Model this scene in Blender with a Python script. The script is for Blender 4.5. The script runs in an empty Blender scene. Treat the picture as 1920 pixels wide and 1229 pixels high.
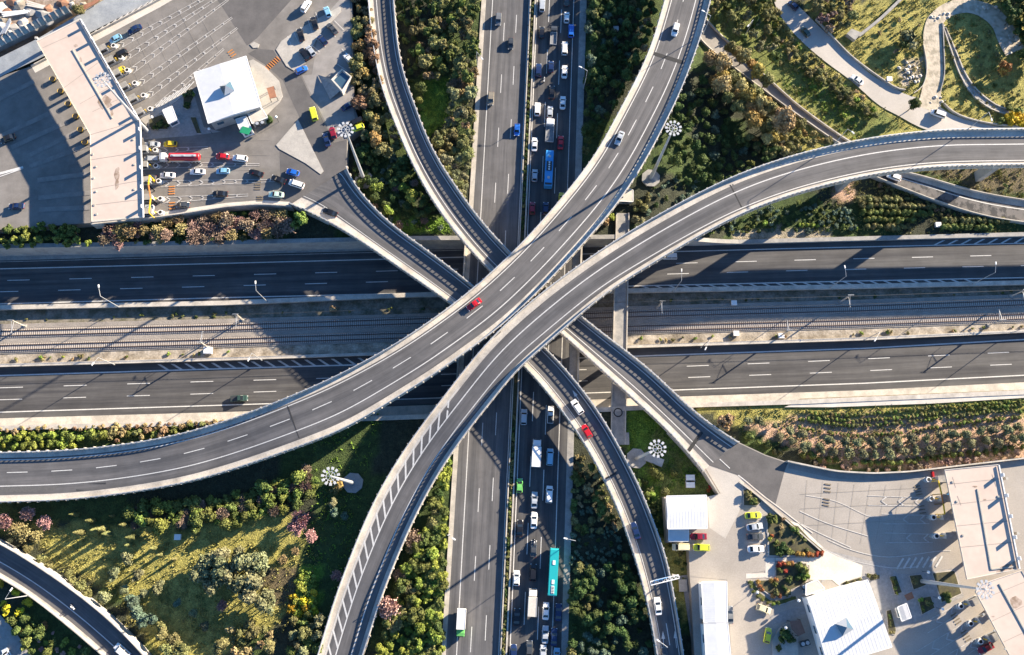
import bpy, bmesh, math, random
from mathutils import Vector, Matrix, noise as mnoise, geometry as mgeo
R = math.radians
random.seed(7)
C = bpy.context.scene.collection
scene = bpy.context.scene

# ------------------------------------------------------------------ camera, sky, sun, exposure
F, CX, CY, W = 1560.0, 960.0, 614.5, 1920.0      # focal length in photo pixels, photo centre
NAD = (925.0, 985.0)                             # nadir seen in the photo
H = 235.0                                        # flying height over the ground
dn = Vector(((NAD[0]-CX)/F, -(NAD[1]-CY)/F, -1)).normalized()
Zc = -dn
Xc = (Vector((1, 0, 0)) - Zc*Zc.x).normalized()
Yc = Zc.cross(Xc)
M3 = Matrix((Xc, Yc, Zc))                        # camera coords -> world coords
cam_d = bpy.data.cameras.new('camera')
cam = bpy.data.objects.new('camera', cam_d); C.objects.link(cam)
cam.matrix_world = Matrix.Translation((0, 0, H)) @ M3.to_4x4()
cam_d.sensor_width = 36; cam_d.lens = 36*F/W
cam_d.clip_start = 1; cam_d.clip_end = 6000
scene.camera = cam
SUN_EL = R(17.5)
SUN_AZ = R(34.0)                                 # world angle of the sun's ground direction, from +x
world = bpy.data.worlds.new('World'); scene.world = world; world.use_nodes = True
nt = world.node_tree; bg = nt.nodes['Background']
sky = nt.nodes.new('ShaderNodeTexSky'); sky.sky_type = 'NISHITA'; sky.sun_disc = False
sky.sun_elevation = SUN_EL; sky.sun_rotation = R(90)-SUN_AZ
sky.air_density = 1.15; sky.dust_density = 0.1; sky.ozone_density = 7.0
nt.links.new(sky.outputs[0], bg.inputs[0]); bg.inputs[1].default_value = 0.069
sl = bpy.data.lights.new('sun', 'SUN'); sl.energy = 5.0; sl.angle = R(0.5); sl.color = (1, .86, .67)
sun = bpy.data.objects.new('sun', sl); C.objects.link(sun)
sd = Vector((math.cos(SUN_EL)*math.cos(SUN_AZ), math.cos(SUN_EL)*math.sin(SUN_AZ), math.sin(SUN_EL)))
sun.rotation_euler = sd.to_track_quat('Z', 'Y').to_euler(); sun.location = sd*400
scene.view_settings.view_transform = 'Standard'; scene.view_settings.look = 'None'
scene.view_settings.exposure = 1.85; scene.view_settings.gamma = 1.0
scene.render.engine = 'CYCLES'

# ------------------------------------------------------------------ survey helpers
def G(u, v, z=0.0):
    "point of the photo (pixels) that lies at height z, as a world point"
    d = M3 @ Vector(((u-CX)/F, -(v-CY)/F, -1))
    k = (z-H)/d.z
    return Vector((d.x*k, d.y*k, z))
S1, S2, S3 = 5.122, 4.727, 4.39
CR = dict(c1=(0,0,S1), c2=(340,0,S1), c3=(0,220,S2), c4=(340,220,S2), c5=(680,0,S3), c6=(680,260,S3), c7=(1080,0,S3),
  c8=(1080,260,S3), c9=(1500,0,S3), c10=(1500,260,S3), c11=(0,440,S3), c12=(400,440,S3), c13=(800,440,S3), c14=(1200,480,S3),
  c15=(1500,480,S3), c16=(0,700,S3), c17=(400,700,S3), c18=(800,700,S3), c19=(1160,740,4.726), c20=(1500,740,S3),
  c21=(0,950,4.405), c22=(400,950,4.405), c23=(800,950,4.405), c24=(1200,969,S2), c25=(1540,980,4.937))
def K(c, x, y):
    a = CR[c]; return (a[0]+x/a[2], a[1]+y/a[2])
def KG(c, x, y, z=0.0): return G(*K(c, x, y), z)

# ------------------------------------------------------------------ materials
MATS = {}
def mat(name, col, col2=None, scale=1.0, rough=.8, detail=4, amt=1.0, metal=0, bump=0, coat=0, coords='pos', stretch=(1,1,1),
        rnd=0.0, isl=0.0, objcol=False, spec=.4, lo=.35, hi=.65, fa=.09, fine=0, blot=0):
    if name in MATS: return MATS[name]
    m = bpy.data.materials.new(name); m.use_nodes = True; MATS[name] = m
    t = m.node_tree; b = t.nodes['Principled BSDF']; N = t.nodes.new; Lk = t.links.new
    b.inputs['Roughness'].default_value = rough; b.inputs['Metallic'].default_value = metal
    b.inputs['Specular IOR Level'].default_value = spec
    if coat: b.inputs['Coat Weight'].default_value = coat; b.inputs['Coat Roughness'].default_value = .08
    c1 = (*col, 1)
    src = None
    if objcol:
        oi = N('ShaderNodeObjectInfo'); src = oi.outputs['Color']
    if col2 is not None:
        if coords == 'pos': co = N('ShaderNodeNewGeometry').outputs['Position']
        elif coords == 'uv': co = N('ShaderNodeUVMap').outputs[0]
        else: co = N('ShaderNodeTexCoord').outputs['Object']
        mp = N('ShaderNodeMapping'); mp.inputs['Scale'].default_value = stretch; Lk(co, mp.inputs[0])
        nz = N('ShaderNodeTexNoise'); nz.inputs['Scale'].default_value = scale; nz.inputs['Detail'].default_value = detail
        nz.inputs['Roughness'].default_value = .62; Lk(mp.outputs[0], nz.inputs['Vector'])
        mr = N('ShaderNodeMapRange'); mr.inputs[1].default_value = lo; mr.inputs[2].default_value = hi; Lk(nz.outputs[0], mr.inputs[0])
        mx = N('ShaderNodeMix'); mx.data_type = 'RGBA'
        mx.inputs[6].default_value = c1; mx.inputs[7].default_value = (*col2, 1)
        ml = N('ShaderNodeMath'); ml.operation = 'MULTIPLY'; ml.inputs[1].default_value = amt
        Lk(mr.outputs[0], ml.inputs[0]); Lk(ml.outputs[0], mx.inputs[0])
        src = mx.outputs[2]
        if fine:
            n2 = N('ShaderNodeTexNoise'); n2.inputs['Scale'].default_value = fine; n2.inputs['Detail'].default_value = 3
            Lk(mp.outputs[0], n2.inputs['Vector'])
            r2 = N('ShaderNodeMapRange'); r2.inputs[1].default_value=.3; r2.inputs[2].default_value=.7; r2.inputs[3].default_value=1-fa; r2.inputs[4].default_value=1+fa
            Lk(n2.outputs[0], r2.inputs[0])
            vm = N('ShaderNodeVectorMath'); vm.operation='SCALE'; Lk(src, vm.inputs[0]); Lk(r2.outputs[0], vm.inputs['Scale']); src = vm.outputs[0]
        if blot:
            g2 = N('ShaderNodeNewGeometry'); n5 = N('ShaderNodeTexNoise'); n5.inputs['Scale'].default_value = .16; n5.inputs['Detail'].default_value = 5; n5.inputs['Roughness'].default_value = .7
            Lk(g2.outputs['Position'], n5.inputs['Vector']); r5 = N('ShaderNodeMapRange'); r5.inputs[1].default_value=.35; r5.inputs[2].default_value=.65; r5.inputs[3].default_value=1-blot; r5.inputs[4].default_value=1+blot
            Lk(n5.outputs[0], r5.inputs[0]); v5 = N('ShaderNodeVectorMath'); v5.operation='SCALE'; Lk(src, v5.inputs[0]); Lk(r5.outputs[0], v5.inputs['Scale']); src = v5.outputs[0]
        if bump:
            bp = N('ShaderNodeBump'); bp.inputs['Strength'].default_value = bump; bp.inputs['Distance'].default_value = .15
            n3 = N('ShaderNodeTexNoise'); n3.inputs['Scale'].default_value = max(fine, scale*3); n3.inputs['Detail'].default_value=4
            Lk(mp.outputs[0], n3.inputs['Vector']); Lk(n3.outputs[0], bp.inputs['Height']); Lk(bp.outputs[0], b.inputs['Normal'])
    if rnd or isl:
        if src is None:
            rg = N('ShaderNodeRGB'); rg.outputs[0].default_value = c1; src = rg.outputs[0]
        hs = N('ShaderNodeHueSaturation'); Lk(src, hs.inputs['Color'])
        if rnd:
            oi = N('ShaderNodeObjectInfo')
            r1 = N('ShaderNodeMapRange'); r1.inputs[3].default_value = .5-rnd*.06; r1.inputs[4].default_value = .5+rnd*.06
            Lk(oi.outputs['Random'], r1.inputs[0]); Lk(r1.outputs[0], hs.inputs['Hue'])
        gm = N('ShaderNodeNewGeometry')
        r3 = N('ShaderNodeMapRange'); r3.inputs[3].default_value = 1-isl; r3.inputs[4].default_value = 1+isl
        Lk(gm.outputs['Random Per Island'], r3.inputs[0])
        if rnd:
            r4 = N('ShaderNodeMapRange'); r4.inputs[3].default_value = 1-rnd*.5; r4.inputs[4].default_value = 1+rnd*.5
            mm = N('ShaderNodeMath'); mm.operation = 'FRACT'; m7 = N('ShaderNodeMath'); m7.operation='MULTIPLY'; m7.inputs[1].default_value = 7.31
            Lk(oi.outputs['Random'], m7.inputs[0]); Lk(m7.outputs[0], mm.inputs[0]); Lk(mm.outputs[0], r4.inputs[0])
            m8 = N('ShaderNodeMath'); m8.operation='MULTIPLY'; Lk(r3.outputs[0], m8.inputs[0]); Lk(r4.outputs[0], m8.inputs[1]); Lk(m8.outputs[0], hs.inputs['Value'])
        else: Lk(r3.outputs[0], hs.inputs['Value'])
        src = hs.outputs[0]
    if src is None: b.inputs['Base Color'].default_value = c1
    else: Lk(src, b.inputs['Base Color'])
    return m

ASPH  = mat('asphalt_dark', (.050,.049,.052), (.098,.094,.091), scale=.6, rough=.85, coords='uv', stretch=(1.0,.025,1), fine=7, fa=.13, lo=.36, hi=.64, blot=.14)
ASPH2 = mat('asphalt_ramp', (.082,.081,.084), (.140,.134,.133), scale=.55, rough=.85, coords='uv', stretch=(1.0,.025,1), fine=7, fa=.13, lo=.36, hi=.64, blot=.14)
ASPHP = mat('asphalt_plaza', (.165,.152,.138), (.215,.198,.18), scale=.16, rough=.88, fine=5, lo=.3, hi=.7, blot=.1)
SHOULD= mat('shoulder_asphalt', (.23,.215,.20), (.30,.28,.26), scale=.3, rough=.88, fine=7)
CONC  = mat('concrete', (.38,.345,.295), (.56,.51,.44), scale=.35, rough=.85, fine=4, fa=.12)
CONCD = mat('concrete_deck', (.36,.33,.29), (.58,.53,.46), scale=.22, rough=.85, fine=2.5, fa=.12, lo=.3, hi=.6)
CONCG = mat('concrete_grey', (.25,.245,.235), (.37,.35,.32), scale=.5, rough=.88, fine=4)
WALLC = mat('wall_concrete', (.30,.29,.27), (.42,.40,.36), scale=.4, rough=.88, fine=3)
PLAZC = mat('plaza_concrete', (.30,.27,.235), (.39,.35,.305), scale=.12, rough=.88, fine=3, lo=.3, hi=.7)
PLAZW = mat('plaza_concrete_pale', (.50,.46,.40), (.62,.57,.50), scale=.15, rough=.88, fine=3)
PAVE  = mat('paving_grey', (.27,.26,.25), (.36,.34,.32), scale=1.2, rough=.9, fine=4)
ROADG = mat('light_road', (.42,.385,.34), (.50,.46,.41), scale=.08, rough=.9, fine=4)
PAINT = mat('road_paint', (.66,.65,.62), (.44,.43,.41), scale=2.5, rough=.7, amt=.7)
PAINTW= mat('road_paint_faint', (.58,.56,.53), (.36,.34,.32), scale=1.2, rough=.85, amt=.9)
ISLE= mat('island_paving', (.36,.335,.30), (.45,.42,.37), scale=.4, rough=.9, fine=3)
PAINTF= mat('road_paint_worn', (.62,.60,.56), (.42,.40,.37), scale=1.6, rough=.8, amt=.9)
ROOFC = mat('roof_membrane', (.52,.42,.35), (.58,.475,.40), scale=.08, rough=.85, fine=.6, fa=.04)
ROOFW = mat('roof_white_metal', (.62,.63,.64), (.56,.57,.58), scale=.5, rough=.45)
WHITE = mat('white_paint', (.78,.77,.75), rough=.5)
STEEL = mat('galvanised_steel', (.50,.51,.52), rough=.45, metal=.3)
DARKM = mat('dark_metal', (.045,.048,.05), rough=.5)
JOINT = mat('joint_and_shadow_dark', (.022,.022,.024), (.04,.04,.04), scale=3, rough=.8)
BALL  = mat('ballast', (.25,.22,.19), (.32,.285,.245), scale=.25, rough=.95, fine=2.6, fa=.16, bump=.5)
RUBB  = mat('verge_soil', (.20,.165,.12), (.46,.40,.32), scale=.30, rough=.95, fine=2.0, fa=.2, bump=.4, lo=.35, hi=.65)
RAIL  = mat('rail_rust', (.075,.045,.035), rough=.6, metal=.3)
SLEEP = mat('sleeper_concrete', (.52,.46,.41), (.40,.36,.32), scale=3, rough=.9)
GLASS = mat('car_glass', (.012,.016,.022), rough=.08, spec=.7)
GLASSB= mat('blue_glass', (.05,.10,.15), rough=.1, spec=.8)
TYRE  = mat('tyre', (.012,.012,.012), rough=.9)
CPNT  = mat('car_paint', (.5,.5,.5), objcol=True, rough=.32, coat=.7)
LAMPW = mat('lens_white', (.75,.75,.72), rough=.2)
LAMPR = mat('lens_red', (.35,.01,.01), rough=.3)
YELL  = mat('yellow_paint', (.72,.47,.03), rough=.55)
ORNG  = mat('orange_paint', (.60,.23,.05), (.42,.18,.06), scale=2, rough=.7)
BLACKP= mat('black_paint', (.02,.02,.02), rough=.7)
BARK  = mat('bark', (.09,.065,.045), (.14,.11,.08), scale=2, rough=.95, coords='obj')
BROWNR= mat('brown_roof', (.19,.10,.075), (.25,.14,.10), scale=1, rough=.8)
TERRA = mat('terracotta', (.36,.17,.10), (.28,.13,.08), scale=1, rough=.85)
GREENP= mat('green_paint', (.02,.25,.12), rough=.5)
TEALP = mat('teal_paint', (.02,.33,.36), rough=.35)
BLUEP = mat('blue_paint', (.03,.22,.50), rough=.35)
REDP  = mat('red_paint', (.42,.012,.02), rough=.35, coat=.5)
SKIN  = mat('skin', (.45,.27,.19), rough=.6)
CLOTHD= mat('cloth_dark', (.03,.03,.04), rough=.9)
CLOTHW= mat('cloth_white', (.65,.64,.62), rough=.9)

# ------------------------------------------------------------------ mesh builder
def tess(P):
    "triangles of a flat polygon, all facing up for a counter-clockwise outline"
    P=[Vector((q[0],q[1],0)) for q in P]; out=[]
    for t in mgeo.tessellate_polygon([P]):
        a,b,c=[P[i] for i in t]
        out.append(tuple(t) if (b-a).cross(c-a).z>0 else (t[0],t[2],t[1]))
    return out
class MB:
    def __init__(s): s.v=[]; s.f=[]; s.m=[]; s.uv=[]
    def quad(s, *p, m=0, uv=None):
        n=len(s.v); s.v += [tuple(q) for q in p]
        if len(p)>4:
            for t in tess(p): s.f.append(tuple(n+i for i in t)); s.m.append(m); s.uv.append(None)
            return s
        s.f.append(tuple(range(n, n+len(p)))); s.m.append(m); s.uv.append(uv); return s
    def box(s, c, d, rz=0, m=0, taper=1.0, top=True):
        cx,cy,cz=c; hx,hy,hz=d[0]/2,d[1]/2,d[2]/2; ca,sa=math.cos(rz),math.sin(rz)
        P=[]
        for z,k in ((-hz,1),(hz,taper)):
            for x,y in ((-hx,-hy),(hx,-hy),(hx,hy),(-hx,hy)):
                x*=k; y*=k; P.append((cx+x*ca-y*sa, cy+x*sa+y*ca, cz+z))
        n=len(s.v); s.v+=P
        for f in ((3,2,1,0),(4,5,6,7),(0,1,5,4),(1,2,6,5),(2,3,7,6),(3,0,4,7)): s.f.append(tuple(n+i for i in f)); s.m.append(m); s.uv.append(None)
        return s
    def bar(s, p, q, w, h, m=0):
        p=Vector(p); q=Vector(q); d=(q-p)
        if d.length<1e-6: return s
        dd=d.normalized(); up=Vector((0,0,1))
        if abs(dd.z)>.97: up=Vector((1,0,0))
        sx=dd.cross(up).normalized()*w/2; sz=sx.cross(dd).normalized()*h/2
        P=[a+b for a in (p,q) for b in (-sx-sz, sx-sz, sx+sz, -sx+sz)]
        n=len(s.v); s.v+=[tuple(x) for x in P]
        for f in ((0,1,2,3),(7,6,5,4),(0,4,5,1),(1,5,6,2),(2,6,7,3),(3,7,4,0)): s.f.append(tuple(n+i for i in f)); s.m.append(m); s.uv.append(None)
        return s
    def tube(s, p, q, r0, r1, n=8, m=0, cap=True):
        p=Vector(p); q=Vector(q); d=(q-p).normalized(); up=Vector((0,0,1)) if abs(d.z)<.97 else Vector((1,0,0))
        a=d.cross(up).normalized(); b=a.cross(d); k=len(s.v)
        for c,r in ((p,r0),(q,r1)):
            for i in range(n):
                t=2*math.pi*i/n; s.v.append(tuple(c+a*r*math.cos(t)+b*r*math.sin(t)))
        for i in range(n):
            j=(i+1)%n; s.f.append((k+i,k+j,k+n+j,k+n+i)); s.m.append(m); s.uv.append(None)
        if cap:
            s.f.append(tuple(k+n+i for i in range(n))); s.m.append(m); s.uv.append(None)
            s.f.append(tuple(k+n-1-i for i in range(n))); s.m.append(m); s.uv.append(None)
        return s
    def prism(s, poly, z0, z1, m=0, bottom=False, inset=0):
        n=len(poly); k=len(s.v)
        if sum(poly[i][0]*poly[(i+1)%n][1]-poly[(i+1)%n][0]*poly[i][1] for i in range(n))<0: poly=list(reversed(poly))
        c=Vector((sum(p[0] for p in poly)/n, sum(p[1] for p in poly)/n))
        s.v += [(p[0],p[1],z0) for p in poly]
        for p in poly:
            d=(Vector((p[0],p[1]))-c); l=d.length; d = c + d*((l-inset)/l); s.v.append((d.x,d.y,z1))
        for i in range(n):
            j=(i+1)%n; s.f.append((k+i,k+j,k+n+j,k+n+i)); s.m.append(m); s.uv.append(None)
        T=tess(poly) if n>4 else [tuple(range(n))]
        for t in T: s.f.append(tuple(k+n+i for i in t)); s.m.append(m); s.uv.append(None)
        if bottom:
            for t in T: s.f.append(tuple(k+i for i in reversed(t))); s.m.append(m); s.uv.append(None)
        return s
    def ribbon(s, A, B, m=0):
        "sheet between two polylines of equal length with metre UVs"
        l=0
        for i in range(len(A)-1):
            a,b,c,d = Vector(A[i]),Vector(B[i]),Vector(B[i+1]),Vector(A[i+1]); w=(b-a).length; l2=l+((a+b)/2-(c+d)/2).length
            if (b-a).cross(d-a).z>0: s.quad(a,b,c,d,m=m,uv=((0,l),(w,l),(w,l2),(0,l2)))
            else: s.quad(a,d,c,b,m=m,uv=((0,l),(0,l2),(w,l2),(w,l)))
            l=l2
        return s
    def strip3(s, A, B, z0, z1, m=0):
        "solid wall/slab between polylines A and B, from z offset z0 to z1 (relative to their z)"
        z0v=Vector((0,0,z0)); z1v=Vector((0,0,z1)); n=len(A)
        for i in range(n-1):
            a,b,c,d=[Vector(x) for x in (A[i],B[i],B[i+1],A[i+1])]
            up = (b-a).cross(d-a).z>0
            def q(*p): s.quad(*(p if up else reversed(p)), m=m)
            q(a+z1v,b+z1v,c+z1v,d+z1v); q(d+z0v,c+z0v,b+z0v,a+z0v)
            q(a+z0v,a+z1v,d+z1v,d+z0v); q(b+z1v,b+z0v,c+z0v,c+z1v)
        for i in (0,n-1):
            a,b=Vector(A[i]),Vector(B[i]); s.quad(a+z0v,b+z0v,b+z1v,a+z1v,m=m)
        return s
    def build(s, name, mats, parent=None, loc=None, smooth=False, merge=False):
        me=bpy.data.meshes.new(name)
        loc = Vector(loc) if loc is not None else Vector((0,0,0))
        me.from_pydata([(x-loc.x,y-loc.y,z-loc.z) for x,y,z in s.v], [], s.f)
        if not isinstance(mats,(list,tuple)): mats=[mats]
        for m in mats: me.materials.append(m)
        if len(mats)>1: me.polygons.foreach_set('material_index', s.m)
        if any(u is not None for u in s.uv):
            ul=me.uv_layers.new(name='UVMap')
            for p,u in zip(me.polygons, s.uv):
                if u is None: continue
                for li,uvc in zip(p.loop_indices,u): ul.data[li].uv=uvc
        if merge:
            bm=bmesh.new(); bm.from_mesh(me); bmesh.ops.remove_doubles(bm,verts=bm.verts,dist=.002); bmesh.ops.recalc_face_normals(bm,faces=bm.faces); bm.to_mesh(me); bm.free()
        if smooth: me.polygons.foreach_set('use_smooth',[True]*len(me.polygons))
        me.update()
        o=bpy.data.objects.new(name,me); C.objects.link(o); o.location=loc
        if parent is not None: o.parent=parent
        return o
def tag(o, label, cat, group=None):
    o['label']=label; o['category']=cat
    if group: o['group']=group
    return o
def struct(o): o['kind']='structure'; return o
def empty(name, loc=(0,0,0), rz=0):
    o=bpy.data.objects.new(name,None); C.objects.link(o); o.location=loc; o.rotation_euler=(0,0,rz); o.empty_display_size=.2; return o
KIDS={}
def reg(root):
    "remember the children of a prototype once"
    def ch(o): return [c for c in C.objects if c.parent is o]
    KIDS[root.as_pointer()]=[(c,[g for g in ch(c)]) for c in ch(root)]
def dup(root, loc, rz=0, sc=1.0):
    r=root.copy(); C.objects.link(r); r.location=loc; r.rotation_euler=(0,0,rz)
    r.scale = (sc,sc,sc) if isinstance(sc,(int,float)) else sc
    for c,gs in KIDS[root.as_pointer()]:
        d=c.copy(); C.objects.link(d); d.parent=r
        for g in gs:
            e=g.copy(); C.objects.link(e); e.parent=d
    return r
def lerp(a,b,t): return a+(b-a)*t
def prof(pts, s):
    if s<=pts[0][0]: return pts[0][1]
    for (a,za),(b,zb) in zip(pts,pts[1:]):
        if s<=b:
            t=(s-a)/(b-a); t=t*t*(3-2*t)*.5+t*.5; return lerp(za,zb,t)
    return pts[-1][1]
def catmull(P, step=2.0):
    out=[]; Q=[P[0]*2-P[1]]+P+[P[-1]*2-P[-2]]
    for i in range(1,len(Q)-2):
        p0,p1,p2,p3=Q[i-1:i+3]; n=max(1,int((p2-p1).length/step))
        for k in range(n):
            t=k/n; out.append(.5*((2*p1)+(p2-p0)*t+(2*p0-5*p1+4*p2-p3)*t*t+(3*p1-p0-3*p2+p3)*t**3))
    out.append(P[-1]); return out
def smooth(P, it=3):
    P=[p.copy() for p in P]
    for _ in range(it):
        P=[P[0]]+[(P[i-1]+P[i]*2+P[i+1])/4 for i in range(1,len(P)-1)]+[P[-1]]
    return P
def cum(P):
    c=[0]
    for a,b in zip(P,P[1:]): c.append(c[-1]+(b-a).length)
    return c
def resample(P, step):
    c=cum(P); n=max(2,int(c[-1]/step)+1); out=[]; j=0
    for i in range(n):
        d=c[-1]*i/(n-1)
        while j<len(c)-2 and c[j+1]<d: j+=1
        t=(d-c[j])/max(1e-9,c[j+1]-c[j]); out.append(P[j].lerp(P[j+1],t))
    return out
# ------------------------------------------------------------------ ground
MT = M3.transposed()
def PX(p):
    d = MT @ (Vector(p)-Vector((0,0,H))); return (CX-F*d.x/d.z, CY+F*d.y/d.z)
def yat(pts, u):
    if u<=pts[0][0]: a,b=pts[0],pts[1]
    elif u>=pts[-1][0]: a,b=pts[-2],pts[-1]
    else:
        for a,b in zip(pts,pts[1:]):
            if a[0]<=u<=b[0]: break
    return a[1]+(b[1]-a[1])*(u-a[0])/(b[0]-a[0])
US = list(range(-600, 2560, 30))
NTOP=[(0,466),(420,459),(764,451),(1321,447),(1500,442),(1920,431)]
STOP=[(0,800),(420,790),(700,782),(1080,768),(1300,757),(1500,751),(1920,733)]
WN=[G(u,yat(NTOP,u),0) for u in US]; WS=[G(u,yat(STOP,u),0) for u in US]
def wy(Wl, x):
    for a,b in zip(Wl,Wl[1:]):
        if a.x<=x<=b.x or b is Wl[-1]: return a.y+(b.y-a.y)*(x-a.x)/(b.x-a.x)
        if x<a.x: return a.y
    return Wl[-1].y
def inpoly(p, poly):
    x,y=p; c=False; j=len(poly)-1
    for i in range(len(poly)):
        xi,yi=poly[i][0],poly[i][1]; xj,yj=poly[j][0],poly[j][1]
        if (yi>y)!=(yj>y) and x<(xj-xi)*(y-yi)/(yj-yi)+xi: c=not c
        j=i
    return c
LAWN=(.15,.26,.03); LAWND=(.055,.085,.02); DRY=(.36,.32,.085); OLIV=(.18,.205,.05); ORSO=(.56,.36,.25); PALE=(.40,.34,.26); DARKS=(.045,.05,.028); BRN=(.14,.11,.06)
REGION=[ # colour, polygon in the photo at ground height
 (DRY,[(1500,0),(1960,0),(1960,260),(1700,250),(1500,0)]),
 (DRY,[(1400,0),(1440,0),(1740,260),(1500,290),(1440,120),(1380,60)]),
 (OLIV,[(1440,120),(1560,150),(1700,240),(1600,262),(1470,170)]),
 (OLIV,[(1320,0),(1440,0),(1480,120),(1400,200),(1320,100)]),
 (LAWN,[(800,150),(838,150),(840,225),(800,258),(788,220)]),
 (LAWN,[(740,410),(840,410),(846,438),(735,440)]),
 (LAWN,[(1170,770),(1215,770),(1330,900),(1230,930),(1170,850)]),
 (OLIV,[(1230,800),(1345,915),(1330,940),(1240,930),(1200,870)]),
 (ORSO,[(1380,770),(1960,770),(1960,870),(1700,880),(1560,870),(1400,800)]),
 (DRY,[(1300,762),(1960,738),(1960,775),(1500,782),(1380,800)]),
 (ORSO,[(1560,345),(1605,345),(1600,385),(1560,375)]),
 (BRN,[(1700,310),(1960,310),(1960,372),(1830,350)]),
 (DRY,[(60,980),(200,985),(340,990),(560,960),(600,1040),(560,1140),(420,1229),(300,1260),(230,1110),(100,1060)]),
 (BRN,[(480,1060),(570,1060),(560,1140),(500,1140)]),
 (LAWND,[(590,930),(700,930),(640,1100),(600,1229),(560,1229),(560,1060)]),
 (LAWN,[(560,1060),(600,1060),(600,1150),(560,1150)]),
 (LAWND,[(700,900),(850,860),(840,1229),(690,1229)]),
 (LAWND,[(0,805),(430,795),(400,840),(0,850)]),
 (LAWND,[(590,820),(720,770),(700,880),(590,900)]),  # flyover shade put into the ground colour: darker lawn tone
 (DRY,[(1200,1010),(1290,1010),(1290,1160),(1240,1100)]),
 (PALE,[(1470,100),(1480,90),(1500,110)]),
 (PALE,[(1685,110),(1735,105),(1730,150),(1690,165)]),
 (PALE,[(0,0),(300,-10),(150,50),(0,130)]),
 (PALE,[(1380,430),(1560,425),(1560,448),(1370,450)]),
]
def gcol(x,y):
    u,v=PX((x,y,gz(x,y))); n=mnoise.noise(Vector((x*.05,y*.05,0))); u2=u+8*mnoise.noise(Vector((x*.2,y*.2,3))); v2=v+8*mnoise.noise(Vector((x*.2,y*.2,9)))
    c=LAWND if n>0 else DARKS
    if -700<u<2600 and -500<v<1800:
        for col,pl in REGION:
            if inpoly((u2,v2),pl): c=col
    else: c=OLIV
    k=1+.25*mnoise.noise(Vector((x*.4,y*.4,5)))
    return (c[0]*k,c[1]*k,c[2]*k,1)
def gz(x,y):
    "the north-east quarter lies about six metres lower than the rest"
    if y<wy(WN,x)-1.5: return 0.0
    u=PX((x,y,-3))[0]; t=max(0.0,min(1.0,(u-1215)/190.0)); return -6.1*t*t*(3-2*t)
def GG(u,v,dz=0.0):
    p=G(u,v,dz)
    for _ in range(4): p=G(u,v,gz(p.x,p.y)+dz)
    return p
TREN=-7.95
def build_ground():
    st=1.7
    xs=[-3200,-1200,-500,-330,-260]+[-220+st*i for i in range(int(440/st))]+[225,260,330,500,1200,3200]
    noff=[0]+[0.05]+[st*i for i in range(1,95)]+[190,260,400,900,3200]
    soff=[0]+[0.05]+[st*i for i in range(1,85)]+[170,240,400,900,3200]
    V=[];COL=[];Fa=[]
    rows=[('n',o) for o in reversed(noff)]+[('s',o) for o in soff]
    nn=len(noff)
    for x in xs:
        yn=wy(WN,x); ys=wy(WS,x)
        for k,(s,o) in enumerate(rows):
            y = yn+o if s=='n' else ys-o
            if o==0: z=TREN; c=(.2,.18,.14,1)
            else:
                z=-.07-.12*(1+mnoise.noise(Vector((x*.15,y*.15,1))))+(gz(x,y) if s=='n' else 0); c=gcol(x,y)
            V.append((x,y,z)); COL.append(c)
    r=len(rows)
    for i in range(len(xs)-1):
        for j in range(r-1): a=i*r+j; Fa.append((a+r,a,a+1,a+r+1))
    me=bpy.data.meshes.new('ground'); me.from_pydata(V,[],Fa)
    at=me.color_attributes.new('tint','FLOAT_COLOR','POINT'); at.data.foreach_set('color',[q for c in COL for q in c])
    m=bpy.data.materials.new('ground_soil'); m.use_nodes=True; t=m.node_tree; N=t.nodes.new; L=t.links.new; b=t.nodes['Principled BSDF']
    b.inputs['Roughness'].default_value=.95
    a=N('ShaderNodeAttribute'); a.attribute_name='tint'; g=N('ShaderNodeNewGeometry')
    n1=N('ShaderNodeTexNoise'); n1.inputs['Scale'].default_value=.55; n1.inputs['Detail'].default_value=6; n1.inputs['Roughness'].default_value=.7; L(g.outputs['Position'],n1.inputs['Vector'])
    r1=N('ShaderNodeMapRange'); r1.inputs[1].default_value=.38; r1.inputs[2].default_value=.64; L(n1.outputs[0],r1.inputs[0])
    mx=N('ShaderNodeMix'); mx.data_type='RGBA'; mx.blend_type='MULTIPLY'; mx.inputs[7].default_value=(.50,.52,.45,1); L(r1.outputs[0],mx.inputs[0]); L(a.outputs['Color'],mx.inputs[6])
    n2=N('ShaderNodeTexNoise'); n2.inputs['Scale'].default_value=3.2; n2.inputs['Detail'].default_value=4; L(g.outputs['Position'],n2.inputs['Vector'])
    r2=N('ShaderNodeMapRange'); r2.inputs[1].default_value=.3; r2.inputs[2].default_value=.7; r2.inputs[3].default_value=.55; r2.inputs[4].default_value=1.5; L(n2.outputs[0],r2.inputs[0])
    vm=N('ShaderNodeVectorMath'); vm.operation='SCALE'; L(mx.outputs[2],vm.inputs[0]); L(r2.outputs[0],vm.inputs['Scale']); L(vm.outputs[0],b.inputs['Base Color'])
    bp=N('ShaderNodeBump'); bp.inputs['Strength'].default_value=.9; bp.inputs['Distance'].default_value=.35; L(n2.outputs[0],bp.inputs['Height']); L(bp.outputs[0],b.inputs['Normal'])
    me.materials.append(m); o=bpy.data.objects.new('ground',me); C.objects.link(o); struct(o)
build_ground()

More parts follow.
